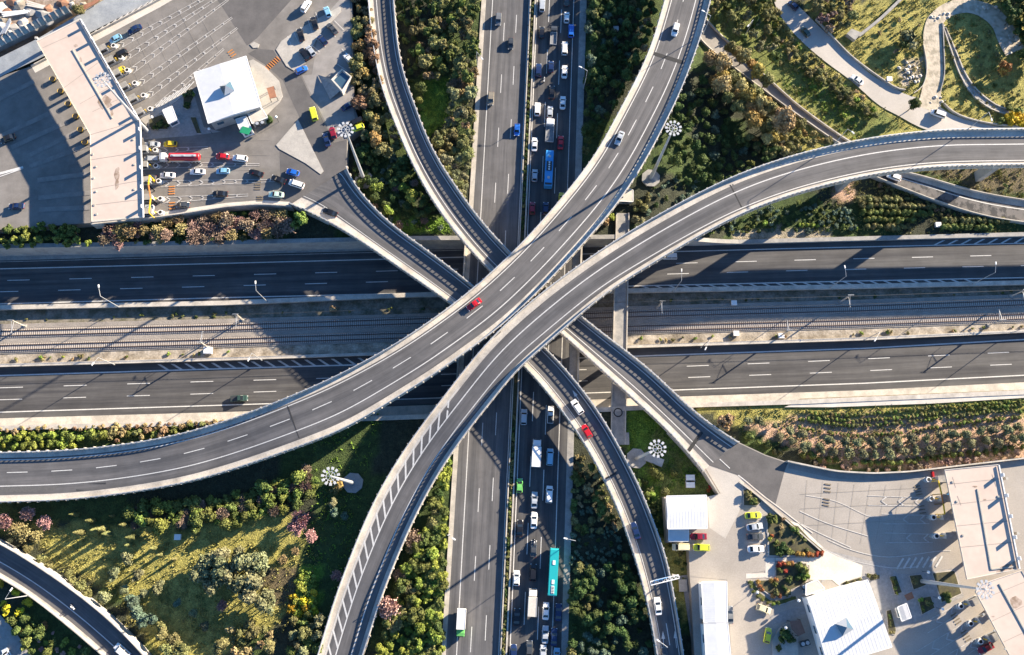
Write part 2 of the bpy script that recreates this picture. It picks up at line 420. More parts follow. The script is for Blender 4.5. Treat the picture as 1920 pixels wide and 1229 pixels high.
# ------------------------------------------------------------------ the two east-west carriageways and the railway in the cutting
def EL(pts, z): return [G(u,yat(pts,u),z) for u in US]
def zset(P, z, dy=0): return [Vector((p.x,p.y+dy,z)) for p in P]
ZN, ZS, ZR = -7.0, -7.8, -7.0
def sheet(name, A, B, m, kind=True, parent=None):
    o=MB().ribbon(A,B).build(name,m,parent)
    if kind and parent is None: struct(o)
    return o
n_solid=[(0,504.5),(420,494.2),(1271,472),(1500,466),(1920,456.5)]
n_d1=[(0,526.5),(377,517.5),(715,508.8),(1500,488),(1920,478)]; n_d2=[(0,547.5),(376,538),(714,528.8),(1500,507.6),(1920,498.2)]
n_low=[(0,570.3),(420,558.5),(764,550.5),(1200,536.3),(1620,527),(1920,521)]
n_bar=[(0,581),(420,572.5),(764,557.5),(1200,549),(1620,541),(1920,534)]
s_bar=[(0,689),(420,677),(685,668),(1200,653),(1620,639),(1920,624.5)]
s_up=[(0,704.7),(420,691.7),(685,684),(1200,668),(1620,653.6),(1920,637)]
s_d1=[(0,727.6),(377,716),(606,709.7),(1296,686.8),(1526,677.7),(1867,662),(1920,659.6)]
s_d2=[(0,750),(372,739),(490,735),(1294,708),(1523,700),(1869,684.6),(1920,682.4)]
s_low=[(0,773.3),(420,760),(514,757),(1259,732),(1620,719),(1920,704)]
s_edge=[(0,784.7),(420,773),(1275,744),(1620,732),(1920,717)]
n_edge=[(0,489),(420,477.5),(764,469),(1321,459),(1500,452),(1920,444)]
sheet('concrete_shoulder', zset(WN,ZN-.02), EL(n_edge,ZN-.02), CONCG)
sheet('north_road', EL(n_edge,ZN), EL(n_bar,ZN), ASPH)
sheet('south_road', EL(s_bar,ZS), EL(s_edge,ZS), ASPH)
sheet('concrete_shoulder', EL(s_edge,ZS-.01), zset(WS,ZS-.01), CONC)
off=lambda pts,d:[(u,y+d) for u,y in pts]
def mline(pts, z, w=.2, name='lane_marking', parent=None, m=PAINT):
    A=[p+Vector((0,w/2,0)) for p in EL(pts,z)]; B=[p-Vector((0,w/2,0)) for p in EL(pts,z)]
    return sheet(name,A,B,m,parent=parent)
mline(n_solid,ZN+.012,.3); mline(n_low,ZN+.012,.34); mline(s_up,ZS+.012,.38); mline(s_low,ZS+.012,.3)
mline([(u,yat(n_solid,u)-13) for u in (0,960,1920)],ZN+.011,.12,m=PAINTF)
def dashes(P, start, period, dl, w, dz=.012, mb=None):
    "dashes along a world polyline; start = world point where a dash centre lies"
    c=cum(P); k=min(range(len(P)),key=lambda i:(P[i]-start).length)
    if 0<k<len(P)-1:
        d=(P[k+1]-P[k-1]).normalized(); s0=c[k]+(start-P[k]).dot(d)
    else: s0=c[k]
    mb=mb or MB()
    def at(s):
        j=0
        while j<len(c)-2 and c[j+1]<s: j+=1
        t=(s-c[j])/(c[j+1]-c[j]); return P[j].lerp(P[j+1],t)
    s=s0-period*int(s0/period)
    while s<c[-1]-dl:
        a=at(max(0,s-dl/2)); b=at(s+dl/2); d=(b-a).normalized(); n=Vector((-d.y,d.x,0))*w/2; z=Vector((0,0,dz))
        if s>dl: mb.quad(a-n+z,b-n+z,b+n+z,a+n+z) if False else mb.quad(a+n+z,a-n+z,b-n+z,b+n+z)
        s+=period
    return mb
pe=18.3
for pts,st,z in ((n_d1,(151,523),ZN),(n_d2,(130,544.7),ZN),(s_d1,(141,723.5),ZS),(s_d2,(140,745.6),ZS)):
    struct(dashes(EL(pts,z),G(*st,z),pe,6.6,.2).build('dashed_lane_marking',PAINT))
# hatched strips beside the two carriageways
def hatch(top,bot,u0,u1,step,slant,z,w=1.0):
    mb=MB(); u=u0
    while u<u1:
        a=G(u,yat(top,u),z+.009); b=G(u+slant,yat(bot,u+slant),z+.009); k=Vector((w/2,0,0)); mb.quad(a-k,b-k,b+k,a+k); u+=step
    return struct(mb.build('hatched_marking',PAINTF if z<-7.5 else PAINT))
hatch(off(n_low,1),off(n_bar,-3.5),1205,1825,25.2,22,ZN,1.1)
hatch(off(s_bar,3),off(s_up,-1),298,700,25,17,ZS,1.0)
hatch([(1740,452),(1920,446)],off(n_solid,-1),1770,2100,25,-17,ZN,.9)
# retaining walls of the cutting
def wall(name, P, z0, z1, th, m, label, cat, coping=None, cw=None):
    r=empty(name, P[0]); tag(r,label,cat)
    A=P; B=[p+Vector((0,th,0)) for p in P]; off_=-P[0]
    A=[p+off_ for p in A]; B=[p+off_ for p in B]
    MB().strip3(A,B,z0-P[0].z,z1-P[0].z).build('wall_body',m,r)
    if coping:
        cw=cw or .15
        A2=[p-Vector((0,cw,0)) for p in A]; B2=[p+Vector((0,cw,0)) for p in B]
        MB().strip3(A2,B2,z1-P[0].z+.002,z1-P[0].z+.16).build('coping',coping,r)
    return r
def part_of(Wl,lo,hi): return [p for p,u in zip(Wl,US) if lo<=u<=hi]
def cutw(pts,u): return G(u,yat(pts,u),0)
WSm=zset(WS,0,-1.0)
wall('retaining_wall', part_of(WN,-600,840)+[cutw(NTOP,868)], TREN, .35, 1.0, WALLC, 'long shaded grey retaining wall below the hedge, north of the upper carriageway on the left','wall',CONCG)
def stepped_wall():
    P=[cutw(NTOP,1091)]+part_of(WN,1100,2560); P=resample(P,4); r=empty('retaining_wall',P[0]); tag(r,'grey wall north of the upper carriageway on the right, below the shrub rows','wall'); o0=P[0].copy()
    for nm_,m,d0,d1,zt in (('wall_body',WALLC,0,1.0,.35),('coping',CONCG,-.15,1.15,.5)):
        mb=MB()
        for a,b in zip(P,P[1:]):
            za=gz(a.x,a.y)+zt; zb=gz(b.x,b.y)+zt; la=TREN if nm_=='wall_body' else za-.15; lb=TREN if nm_=='wall_body' else zb-.15
            A=[Vector((a.x,a.y+d0,za)),Vector((b.x,b.y+d0,zb)),Vector((b.x,b.y+d1,zb)),Vector((a.x,a.y+d1,za))]; B=[Vector((a.x,a.y+d0,la)),Vector((b.x,b.y+d0,lb)),Vector((b.x,b.y+d1,lb)),Vector((a.x,a.y+d1,la))]
            A=[q-o0 for q in A]; B=[q-o0 for q in B]; mb.quad(*A); mb.quad(B[0],B[1],A[1],A[0]); mb.quad(B[2],B[3],A[3],A[2])
        mb.build(nm_,m,r)
stepped_wall()
wall('retaining_wall', [cutw(NTOP,866),cutw(NTOP,1093)], TREN, -1.35, 1.0, WALLC, 'dark abutment wall under the north end of the highway bridge','wall')
dv=Vector((0,-1.0,0))
wall('retaining_wall', part_of(WSm,-600,820)+[cutw(STOP,850)+dv], TREN, .25, 1.0, WALLC, 'long pale retaining wall south of the lower carriageway on the left','wall',CONC)
wall('retaining_wall', [cutw(STOP,1083)+dv]+part_of(WSm,1110,2560), TREN, .25, 1.0, WALLC, 'long pale retaining wall south of the lower carriageway on the right, beside the orchard','wall',CONC)
wall('retaining_wall', [cutw(STOP,848)+dv,cutw(STOP,1085)+dv], TREN, -1.35, 1.0, WALLC, 'dark abutment wall under the south end of the highway bridge','wall')
NB=EL(n_bar,ZN); SB=EL(s_bar,ZS)
wall('concrete_barrier', zset(NB,0), -8.2, ZN+1.0, .75, CONC, 'pale concrete barrier between the upper east-west carriageway and the railway','barrier',CONC,.3)
wall('concrete_barrier', zset(SB,0), -8.2, ZS+1.45, .5, CONC, 'pale concrete barrier between the railway and the lower east-west carriageway','barrier',CONC,.2)
# railway strip
b_top=[(0,608),(420,598),(764,589),(1200,574),(1620,562),(1920,552)]; b_bot=[(0,664),(420,652),(764,641),(1200,627),(1620,616),(1920,605)]
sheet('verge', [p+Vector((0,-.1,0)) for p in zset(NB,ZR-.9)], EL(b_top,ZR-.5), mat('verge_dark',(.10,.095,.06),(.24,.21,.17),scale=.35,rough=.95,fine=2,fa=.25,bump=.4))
sheet('gravel_bed', EL(b_top,ZR-.25), EL(b_bot,ZR-.25), BALL)
sheet('verge', EL(b_bot,ZR-.4), zset(SB,ZR-.35,.4), RUBB)
T1=[(0,626),(420,615),(764,603.5),(1200,590),(1620,579),(1920,568)]; T2=[(0,653),(420,641),(753,630),(1200,616.5),(1620,605),(1920,594)]
for pts,lab in ((T1,'railway track nearer the upper carriageway'),(T2,'railway track nearer the lower carriageway')):
    P=smooth(resample(catmull(EL(pts,ZR-.2),3),.62),6)
    r=empty('railway_track',P[0]); tag(r,lab+', rusty rails on pale concrete sleepers','railway track','railway tracks'); o0=P[0]
    sl_=MB()
    for i,p in enumerate(P):
        d=(P[min(i+1,len(P)-1)]-P[max(i-1,0)]).normalized(); n=Vector((-d.y,d.x,0)); q=p-o0
        sl_.bar(q-n*1.28+Vector((0,0,.06)),q+n*1.28+Vector((0,0,.06)),.3,.16)
    s=sl_.build('sleepers',SLEEP,r); s['kind']='stuff'
    for sg in (-1,1):
        Q=[]
        for i,p in enumerate(P[::4]):
            j=min(i*4,len(P)-2); d=(P[j+1]-P[j]).normalized(); Q.append(p-o0+Vector((-d.y,d.x,0))*sg*.72)
        A=[q+Vector((0,.09,0)) for q in Q]; B=[q-Vector((0,.09,0)) for q in Q]
        MB().strip3(A,B,.13,.32).build('rail',RAIL,r)

# ------------------------------------------------------------------ the north-south highway
VS=list(range(-420,1640,60))
def nsl(xt,xb,z=0.0): return [G(xt+(xb-xt)*v/1229.0,v,z) for v in VS]
ns=dict(edge=(903,827),inner=(911.5,836),sW=(923.7,856),d1=(948,881.8),d2=(970,908.3),sE=(992.5,935),mL=(995.5,939.5),mR=(1003.2,948.5),
  eW=(1007.3,956),e1=(1030.3,980.3),e2=(1053.6,1006.5),eE=(1076,1034.5),kL=(1087.5,1052),kR=(1100,1064.5))
sheet('southbound_road', nsl(*ns['inner'],.0), nsl(*ns['mL'],.0), ASPH2)
sheet('northbound_road', nsl(*ns['mR'],.0), nsl(*ns['kL'],.0), ASPH)
sheet('concrete_shoulder', nsl(*ns['edge'],.03), nsl(*ns['inner'],.03), CONC)
sheet('concrete_shoulder', nsl(*ns['kL'],.03), nsl(*ns['kR'],.03), CONCG)
def vline(k,w,m=PAINT):
    P=nsl(*ns[k],.012); v=Vector((w/2,0,0)); sheet('lane_marking',[p-v for p in P],[p+v for p in P],m)
vline('sW',.24); vline('sE',.24); vline('eW',.24); vline('eE',.24,PAINTF)
for k,st in (('d1',(944.7,60)),('d2',(967.5,45)),('e1',(1028.5,20)),('e2',(1051.5,40))):
    struct(dashes(nsl(*ns[k],0),G(*st,0),18.2 if k[0]=='d' else 18.2,6.4 if k[0]=='d' else 8.4,.2).build('dashed_lane_marking',PAINT))
sheet('median_soil', nsl(*ns['mL'],.05), nsl(*ns['mR'],.05), mat('soil',(.13,.11,.06),(.07,.075,.03),scale=1.2,rough=.95,fine=4))
def nsbar(k,dx,w,h,lab):
    P=nsl(*ns[k],0); A=[p+Vector((dx,0,0)) for p in P]; B=[p+Vector((dx+w,0,0)) for p in P]; o0=A[0]
    r=empty('median_barrier',o0); tag(r,lab,'barrier')
    MB().strip3([a-o0 for a in A],[b-o0 for b in B],-.05,h).build('barrier_body',CONC,r)
    # narrow top
nsbar('mL',-.25,.3,.85,'low concrete barrier on the west side of the planted median')
nsbar('mR',-.1,.42,.85,'sunlit concrete barrier on the east side of the planted median')
# bridge that carries it over the cutting
def nsbridge():
    r=empty('highway_bridge',G(960,600,0)); tag(r,'wide dark highway bridge under the flyovers, crossing the railway and the lower carriageways','bridge'); o0=r.location
    V2=[446,520,600,680,784]
    def l(k,dx=0): return [G(ns[k][0]+(ns[k][1]-ns[k][0])*v/1229.0,v,0)-o0+Vector((dx,0,0)) for v in V2]
    MB().strip3(l('edge',-.5),l('mL',-.1),-1.3,-.06).build('deck',CONCG,r)
    MB().strip3(l('mL',.15),l('kR',.9),-1.3,-.05).build('deck',CONCG,r)
    for k,dx in (('edge',-.5),('kR',.3)):
        MB().strip3(l(k,dx),l(k,dx+.45),-.05,.95).build('parapet',CONC,r)
    for u,v in ((875,565),(862,672),(960,565),(950,672),(1068,565),(1058,672)):
        p=G(u,v,0)-o0; MB().box((p.x,p.y,-4.65),(1.2,3.6,6.7)).build('pier',WALLC,r)
nsbridge()
# ------------------------------------------------------------------ elevated ramps
RAMPS={}
class Ramp:
    def __init__(s, L, Rr, zp, step=2.0, ex=(1,1)):
        cl=[0]
        for a,b in zip(L,L[1:]): cl.append(cl[-1]+math.hypot(a[0]-b[0],a[1]-b[1]))
        s.zp=zp; s.tot=cl[-1]
        Lw=[G(p[0],p[1],prof(zp,c/cl[-1])+.8) for p,c in zip(L,cl)]
        # right edge: height taken from the nearest left point
        Rw=[]
        for q in Rr:
            k=min(range(len(L)),key=lambda i:math.hypot(L[i][0]-q[0],L[i][1]-q[1]))
            Rw.append(G(q[0],q[1],prof(zp,cl[k]/cl[-1])+.8))
        def ext(P):
            Q=list(P)
            if ex[0]: Q=[P[0]+(P[0]-P[1]).normalized()*(55 if ex[0]==1 else ex[0])]+Q
            if ex[1]: Q=Q+[P[-1]+(P[-1]-P[-2]).normalized()*55]
            return Q
        Lw=ext(Lw); Rw=ext(Rw)
        s.L=smooth(resample(smooth(catmull(Lw,step),10),step),6); Rd=smooth(resample(smooth(catmull(Rw,.5),20),.5),20)
        s.Rr=[]; j=0
        for i,p in enumerate(s.L):
            d=(s.L[min(i+1,len(s.L)-1)]-s.L[max(0,i-1)]); d.z=0; d.normalize()
            best=min(range(j,min(len(Rd),j+60)) if i else range(len(Rd)),key=lambda k:abs((Rd[k]-p).to_2d().dot(d.to_2d()))+ (0 if (Rd[k]-p).to_2d().length<26 else 50))
            j=max(j,best); s.Rr.append(Rd[j].copy())
        s.Rr=smooth(s.Rr,8); s.L=smooth(s.L,2)
        for a,b in zip(s.L,s.Rr): z=(a.z+b.z)/2-.8; a.z=z; b.z=z
        s.n=len(s.L); s.c=cum(s.L)
    def line(s,t,dz=0,i0=0,i1=None):
        f=t if callable(t) else (lambda i:t)
        return [s.L[i].lerp(s.Rr[i],f(i))+Vector((0,0,dz)) for i in range(i0,i1 or s.n)]
    def off(s,t,d,dz=0,i0=0,i1=None):
        "polyline at fraction t moved d metres towards the right edge"
        out=[]
        for i in range(i0,i1 or s.n):
            n=(s.Rr[i]-s.L[i]); n.z=0; n.normalize(); tt=t(i) if callable(t) else t
            out.append(s.L[i].lerp(s.Rr[i],tt)+n*d+Vector((0,0,dz)))
        return out
    def near(s,u,v):
        return min(range(s.n),key=lambda i:(lambda p:math.hypot(p[0]-u,p[1]-v))(PX(s.L[i].lerp(s.Rr[i],.5))))
    def z(s,u,v): return s.L[s.near(u,v)].z
def make_ramp(key, label, L, Rr, zp, asph, walk, solids, dash=None, piers=(), joints=(), skirt=3.6, railL=True, railR=True, amat=ASPH2, slab=1.25, par=1.05, ex=(1,1), parR=None):
    r_=Ramp(L,Rr,zp,ex=ex); RAMPS[key]=r_
    o0=r_.L[0].copy(); o0.z=0
    root=empty('elevated_ramp',o0); tag(root,label,'road ramp','elevated ramps of the interchange')
    sh=lambda P:[p-o0 for p in P]
    MB().strip3(sh(r_.line(0)),sh(r_.line(1)),-slab,0).build('deck',CONCD,root)
    i=0
    while i<r_.n:                          # solid side walls where the ramp is close to the ground
        if r_.L[i].z<skirt:
            j=i
            while j<r_.n and r_.L[j].z<skirt: j+=1
            if j-i>2:
                MB().strip3([Vector((p.x,p.y,0)) for p in sh(r_.off(0,.2,0,i,j))],[Vector((p.x,p.y,0)) for p in sh(r_.off(1,-.2,0,i,j))],(-.5 if key!='I' else -7),min(r_.L[k].z for k in range(i,j))-slab+.2).build('abutment',WALLC,root)
            i=j
        else: i+=1
    MB().ribbon(sh(r_.line(asph[0],.02)),sh(r_.line(asph[1],.02))).build('road_surface',amat,root)
    for t,w in solids:
        MB().ribbon(sh(r_.off(t,-w/2,.034)),sh(r_.off(t,w/2,.034))).build('edge_line',PAINT,root)
    if dash:
        t,st,per,dl=dash[:4]; i0=int(r_.n*dash[4]) if len(dash)>4 else 0; P=r_.line(t,.02,i0); k=r_.near(*st)
        s=G(st[0],st[1],r_.L[k].z)
        q=dashes(sh(P),s-o0,per,dl,.22,.016)
        for f in q.f:
            mb=MB(); mb.quad(*[q.v[i] for i in f]); mb.build('lane_dash',PAINT,root)
    for side,has in ((0,railL),(1,railR)):
        d0=0 if side==0 else -.28
        par=par if side==0 or parR is None else parR
        MB().strip3(sh(r_.off(side,d0)),sh(r_.off(side,d0+.28)),-.35,par).build('parapet',CONC,root)
        if has:
            mid=sh(r_.off(side,d0+.14)); mb=MB()
            for a,b in zip(mid,mid[1:]): mb.bar(a+Vector((0,0,par+.42)),b+Vector((0,0,par+.42)),.2,.16)
            cc=cum(mid); pts=resample(mid,1.45)
            for p,p2 in zip(pts,pts[1:]): mb.box((p.x,p.y,p.z+par+.17),(.34,.16,.36),math.atan2(p2.y-p.y,p2.x-p.x))
            mb.build('railing',STEEL,root)
            sc=resample(sh(r_.off(side,(-.12 if side==0 else .12))),2.6); mb=MB()
            for p in sc: mb.box((p.x,p.y,p.z+.35),(.35,.35,1.2))
            o=mb.build('parapet_ribs',CONC,root); o['kind']='stuff'
    for (a,b,w) in joints:
        k=r_.near(*a); A=G(*a,r_.L[k].z); B=G(*b,r_.L[k].z); d=(B-A).normalized(); n=Vector((-d.y,d.x,0))*w/2; z=Vector((0,0,.028))
        A-=o0; B-=o0; MB().quad(A+n+z,A-n+z,B-n+z,B+n+z).build('joint_and_shadow_bar',JOINT,root)
    for (u,v,w) in piers:
        k=r_.near(u,v); c=r_.L[k].lerp(r_.Rr[k],.5)-o0; d=(r_.Rr[k]-r_.L[k]); wd=d.length; a=math.atan2(d.y,d.x); zt=r_.L[k].z-slab
        base=TREN if (wy(WS,c.x+o0.x)<c.y+o0.y<wy(WN,c.x+o0.x)) else -.3+gz(c.x+o0.x,c.y+o0.y)
        mb=MB(); mb.box((c.x,c.y,(zt+base)/2-.5),(w,1.6,zt-base-1.0),a)
        mb2=mb; hw=wd*.42
        ca,sa=math.cos(a),math.sin(a); P=[]
        for z,h,e in ((zt-1.6,w/2,.8),(zt,hw,.9)):
            for x,y in ((-h,-e),(h,-e),(h,e),(-h,e)): P.append((c.x+x*ca-y*sa,c.y+x*sa+y*ca,z))
        n=len(mb.v); mb.v+=P
        for f in ((3,2,1,0),(4,5,6,7),(0,1,5,4),(1,2,6,5),(2,3,7,6),(3,0,4,7)): mb.f.append(tuple(n+i for i in f)); mb.m.append(0); mb.uv.append(None)
        mb.build('pier',WALLC,root)
    return root,r_
AL=[(1246,0),(1231.5,52),(1216.7,100),(1198.5,137),(1175.7,182),(1148,232),(1124,280),(1100,313.5),(1056,369),(1040,388),(996.6,437.7),(956.8,478.5),(891.8,538),(854.7,567.6),(800,607.4),(741.7,646),(673,683.7),(605,718),(559.5,737.6),(468.3,774),(420,790),(341.7,814),(273,827),(182,839.5),(91,846),(0,848)]
AR=[(1332.8,0),(1322.5,41),(1311,79.7),(1297,118.5),(1278,168.6),(1254,218.7),(1222.5,280),(1191.6,333),(1150.6,392),(1114,435.4),(1080,473),(1027.8,529),(993.6,563),(959.5,596),(914,632),(857,672),(820,699),(741.7,747.8),(650.6,802.5),(559.5,838),(468,870.8),(400,892),(341.7,907),(227.8,926.6),(114,938.5),(0,942)]
A_,RA=make_ramp('A','long curved flyover with a dashed centre line, running from the top to the left edge',AL,AR,
  [(0,10.5),(.3,11.5),(.5,11.3),(1,3.2)],(.115,.86),None,[(.155,.24),(.68,.26)],dash=(.41,(951.5,533),12.2,5.7),
  piers=[(1290,60,3),(1170,290,3),(1020,460,3),(830,650,3),(640,770,3),(440,832,3)],joints=[((1226,101),(1281,118),1.3),((543,760),(565,820),1.5)])
BL=[(1920,242),(1773,243.7),(1659.5,255),(1580,269),(1500,288),(1421.7,312.4),(1353,340.5),(1262,387.6),(1171,440),(1096,490),(1027.8,539),(982,576.7),(936.7,617),(891,667),(850,719),(834,743),(800,784),(787,800),(753,850),(719,904),(684.7,973),(668,1015),(649.7,1063.5),(627,1120),(611,1177),(595.2,1229)]
BR=[(1920,310),(1819,311.5),(1727.8,316),(1636.7,328.3),(1568,343),(1500,361),(1421.7,388),(1353,420),(1285,458),(1216.7,499),(1141.7,546),(1084.7,593),(1027.8,642.7),(982,681.5),(945.8,721),(927.6,745.6),(879.7,804),(850,845.8),(822.8,886.8),(800,927.8),(788,950),(763,1003),(740.5,1056),(717.8,1113),(697.4,1177),(681,1229)]
def b_line(i): 
    s=i/RBn; return .84 if s<.5 else .84-.11*min(1,(s-.5)/.2)
_tmp=Ramp(BL,BR,[(0,14.5),(.3,14.5),(.5,13.0),(.62,11.2),(.8,6.3),(1,2.4)],ex=(150,1)); RBn=_tmp.n
B_,RB=make_ramp('B','curved flyover from the right edge to the bottom, white hatched strip on its lower end',BL,BR,
  [(0,14.5),(.3,14.5),(.5,13.0),(.62,11.2),(.8,6.3),(1,2.4)],(.19,.885),None,[(.39,.3),(b_line,.26)],
  piers=[(1905,275,3.2),(1620,300,3.2),(1400,368,3),(1210,470,3),(1010,600,3),(865,740,3),(760,910,3)],ex=(150,1),joints=[((1369,347),(1391,390),.42),((1373.5,346),(1395.5,389),.42),((643,1117),(688,1132),.7)])
# hatched strip on the lower half of B
def b_hatch():
    r=RB; o0=B_.location; i0=r.near(862,770); s=r.c[i0]; tot=r.c[-1]-20; mb=MB(); z=Vector((0,0,.03))
    P=[]
    while s<tot:
        k=min(range(r.n),key=lambda i:abs(r.c[i]-s)); k2=min(r.n-1,k+2)
        a=r.L[k].lerp(r.Rr[k],.155); b=r.L[k2].lerp(r.Rr[k2],.38)
        d=(r.L[k2]-r.L[k]).normalized()*.42
        mb.quad(a-d+z-o0,b-d+z-o0,b+d+z-o0,a+d+z-o0); s+=4.05
    mb.build('hatched_marking',PAINT,B_)
    A=r.off(.155,-.1,.031,i0-2); Bq=r.off(.155,.1,.031,i0-2)
    MB().ribbon([p-o0 for p in A],[p-o0 for p in Bq]).build('edge_line',PAINT,B_)
b_hatch()
CL=[(690,0),(693.7,45.6),(702.8,109),(712.5,159.5),(725.6,196),(741.5,232),(751.8,263),(778,317),(798.5,358),(828,403),(857.7,440),(885,474),(923,513),(986,568),(1048,622),(1096,664),(1150.8,715),(1183,744),(1213,771),(1249,803),(1278.5,835),(1299.7,860),(1318,884)]
CRr=[(739,0),(742.6,45.6),(748,95.7),(759.7,145.8),(778,196),(794,241.5),(803,262),(825.8,306),(857.7,353),(885,392),(919,433.4),(958,475),(1022,536),(1088,591.5),(1141.7,633.6),(1220,694),(1263.7,736),(1291,762),(1320.8,788),(1350.4,808.5),(1384.3,829.5),(1435,853),(1477,867)]
C_,RC=make_ramp('C','narrow two-lane ramp running from the top, under the flyovers, to the lower right toll plaza',CL,CRr,
  [(0,3.4),(.45,5.7),(.6,5.8),(1,3.05)],(.2,.90),None,[(.31,.22),(.83,.22)],piers=[(812,325,2.6),(905,455,2.6),(1105,650,2.6),(1190,715,2.6)],
  joints=[((1291,846),(1316,810),1.0)],ex=(1,0))
DL=[(543,383),(572.7,394),(615,414.6),(657.3,440),(719,481),(764.5,513),(820,551),(850,573),(925,632),(984,687),(1018.7,724),(1032,742),(1068.8,790),(1096,829.8),(1123.5,877.7),(1153,941),(1174.6,995.4),(1195,1059),(1210.6,1115),(1223,1175),(1231.7,1229)]
DR=[(650,313),(656,338),(678.5,363.8),(725.6,414),(771,447.5),(816.7,481),(850,506),(888,537),(958,594),(1019.8,649.6),(1050.6,680),(1082.5,718),(1096,735),(1125.7,776),(1155.4,826),(1187,887),(1210,935),(1233,1000),(1244.4,1024),(1257,1079),(1267.7,1138),(1278,1201.7),(1282,1229)]
D_,RD=make_ramp('D','ramp from the left toll plaza under the flyovers to the bottom, red car on it',DL,DR,
  [(0,3.05),(.3,5.4),(.45,5.8),(.62,5.8),(1,3.5)],(.2,.93),None,[(.235,.16),(.86,.22)],dash=(.56,(1250,1190),12.2,5.5,.66),piers=[(770,480,2.6),(1015,690,2.6),(1085,765,2.6),(1150,880,2.6)],
  joints=[((1135,898),(1155,887),.5)],ex=(0,1))  # mast shadow painted as a dark bar across the deck, built with the joints
FL=[(0,1084),(45,1109),(91,1145),(136,1181.5),(190.7,1229)]; FR=[(0,1016),(34,1034),(68,1056.7),(113.5,1086),(159,1120),(197.5,1150),(227,1179),(256.5,1206.5),(274.7,1229)]
F_,RF=make_ramp('F','curved ramp in the lower left corner with a white van on it',FL,FR,[(0,2.6),(1,2.6)],(.12,.95),None,[(.41,.22),(.93,.16)],railL=False,railR=False,skirt=4,parR=2.0)
IL=[(1632,328),(1705,358),(1796,392),(1864.5,410),(1920,417)]; IR=[(1640,312),(1693.6,320),(1750.6,335),(1819,355.7),(1880,368),(1920,374)]
I_,RI=make_ramp('I','short curved side ramp under the right end of the flyover with patched asphalt',IL,IR,[(0,-5.2),(1,-5.4)],(.10,.72),None,[(.60,.3)],railL=False,railR=False,skirt=4,ex=(0,1),
  amat=mat('patched_asphalt',(.05,.05,.052),(.15,.14,.135),scale=.5,rough=.9,fine=4,lo=.42,hi=.55))

# small direction arrows on ramp D and C
def arrow(ramp, root, tip, tail):
    k=ramp.near(*tip); z=ramp.L[k].z+.035; a=G(*tail,z)-root.location; b=G(*tip,z)-root.location; d=(b-a); l=d.length; d.normalize(); n=Vector((-d.y,d.x,0))
    mb=MB(); mb.quad(a-n*.09,a+d*(l-1.9)-n*.09,a+d*(l-1.9)+n*.09,a+n*.09); c=a+d*(l-1.9)
    mb.quad(c-n*.5,c+d*1.9,c+n*.5); mb.build('direction_arrow',PAINT,root)
arrow(RD,D_,K('c24',203,1015),K('c24',210,1160)); arrow(RD,D_,K('c24',308,1010),K('c24',325,1165)); arrow(RD,D_,K('c18',1200,140),K('c18',1255,225))
# aqueduct-like service bridge beside the highway bridge
def service_bridge():
    Lp=[(1155,400),(1152,530),(1149,640),(1146,760),(1145,834)]; Rp=[(1180,400),(1178,530),(1176,640),(1174,760),(1173,834)]
    r=empty('service_bridge',G(1150,600,0)); tag(r,'narrow straight concrete bridge standing upright right of the highway bridge, crossing the railway','bridge'); o0=r.location
    A=[G(u,v,.3)-o0 for u,v in Lp]; B=[G(u,v,.3)-o0 for u,v in Rp]
    MB().strip3(A,B,-1.4,0).build('deck',CONCG,r)
    for P,d in ((A,0),(B,-.3)):
        P=[p+Vector((d,0,0)) for p in P]; MB().strip3(P,[p+Vector((.3,0,0)) for p in P],0.002,.35).build('kerb',CONC,r)
    for v in (560,668):
        p=G(1163,v,0)-o0; MB().box((p.x,p.y,-4.6),(1.6,1.1,6.6)).build('pier',WALLC,r)
    p=G(1165,823,.1)-o0; MB().box((p.x,p.y,p.z),(4.3,3.4,.9)).build('end_pad',CONCG,r)
service_bridge()
def torus(name, c, r, rr, m, n=40, k=8):
    mb=MB()
    for i in range(n):
        for j in range(k):
            a=2*math.pi*i/n; b=2*math.pi*j/k; mb.v.append((c.x+(r+rr*math.cos(b))*math.cos(a),c.y+(r+rr*math.cos(b))*math.sin(a),c.z+rr*math.sin(b)+rr))
    for i in range(n):
        for j in range(k):
            a=i*k+j; b=i*k+(j+1)%k; c2=((i+1)%n)*k+(j+1)%k; d=((i+1)%n)*k+j; mb.f.append((a,d,c2,b)); mb.m.append(0); mb.uv.append(None)
    return mb.build(name,m,loc=c,smooth=True)
tag(torus('pipe_ring',G(1158.8,774,.32),1.15,.14,BLACKP),'dark coiled pipe ring lying on the narrow service bridge','pipe ring')

def patch(ramp,root,c,pts,m):
    P=[]
    for x,y in pts:
        u,v=K(c,x,y); P.append(G(u,v,ramp.z(u,v)+.027)-root.location)
    MB().quad(*P).build('asphalt_patch',m,root)
PATCHM=mat('asphalt_patch',(.04,.042,.046),(.055,.056,.06),scale=2,rough=.85); PATCHL=mat('asphalt_patch_light',(.10,.098,.096),(.13,.125,.12),scale=2,rough=.85)
patch(RA,A_,'c16',[(612,918),(630,972),(872,945),(872,900)],PATCHM); patch(RA,A_,'c16',[(-60,940),(-60,985),(610,970),(600,925)],PATCHL)
patch(RB,B_,'c13',[(520,810),(560,850),(640,780),(600,745)],PATCHL); patch(RD,D_,'c18',[(1540,945),(1580,1010),(1610,990),(1570,930)],PATCHM)
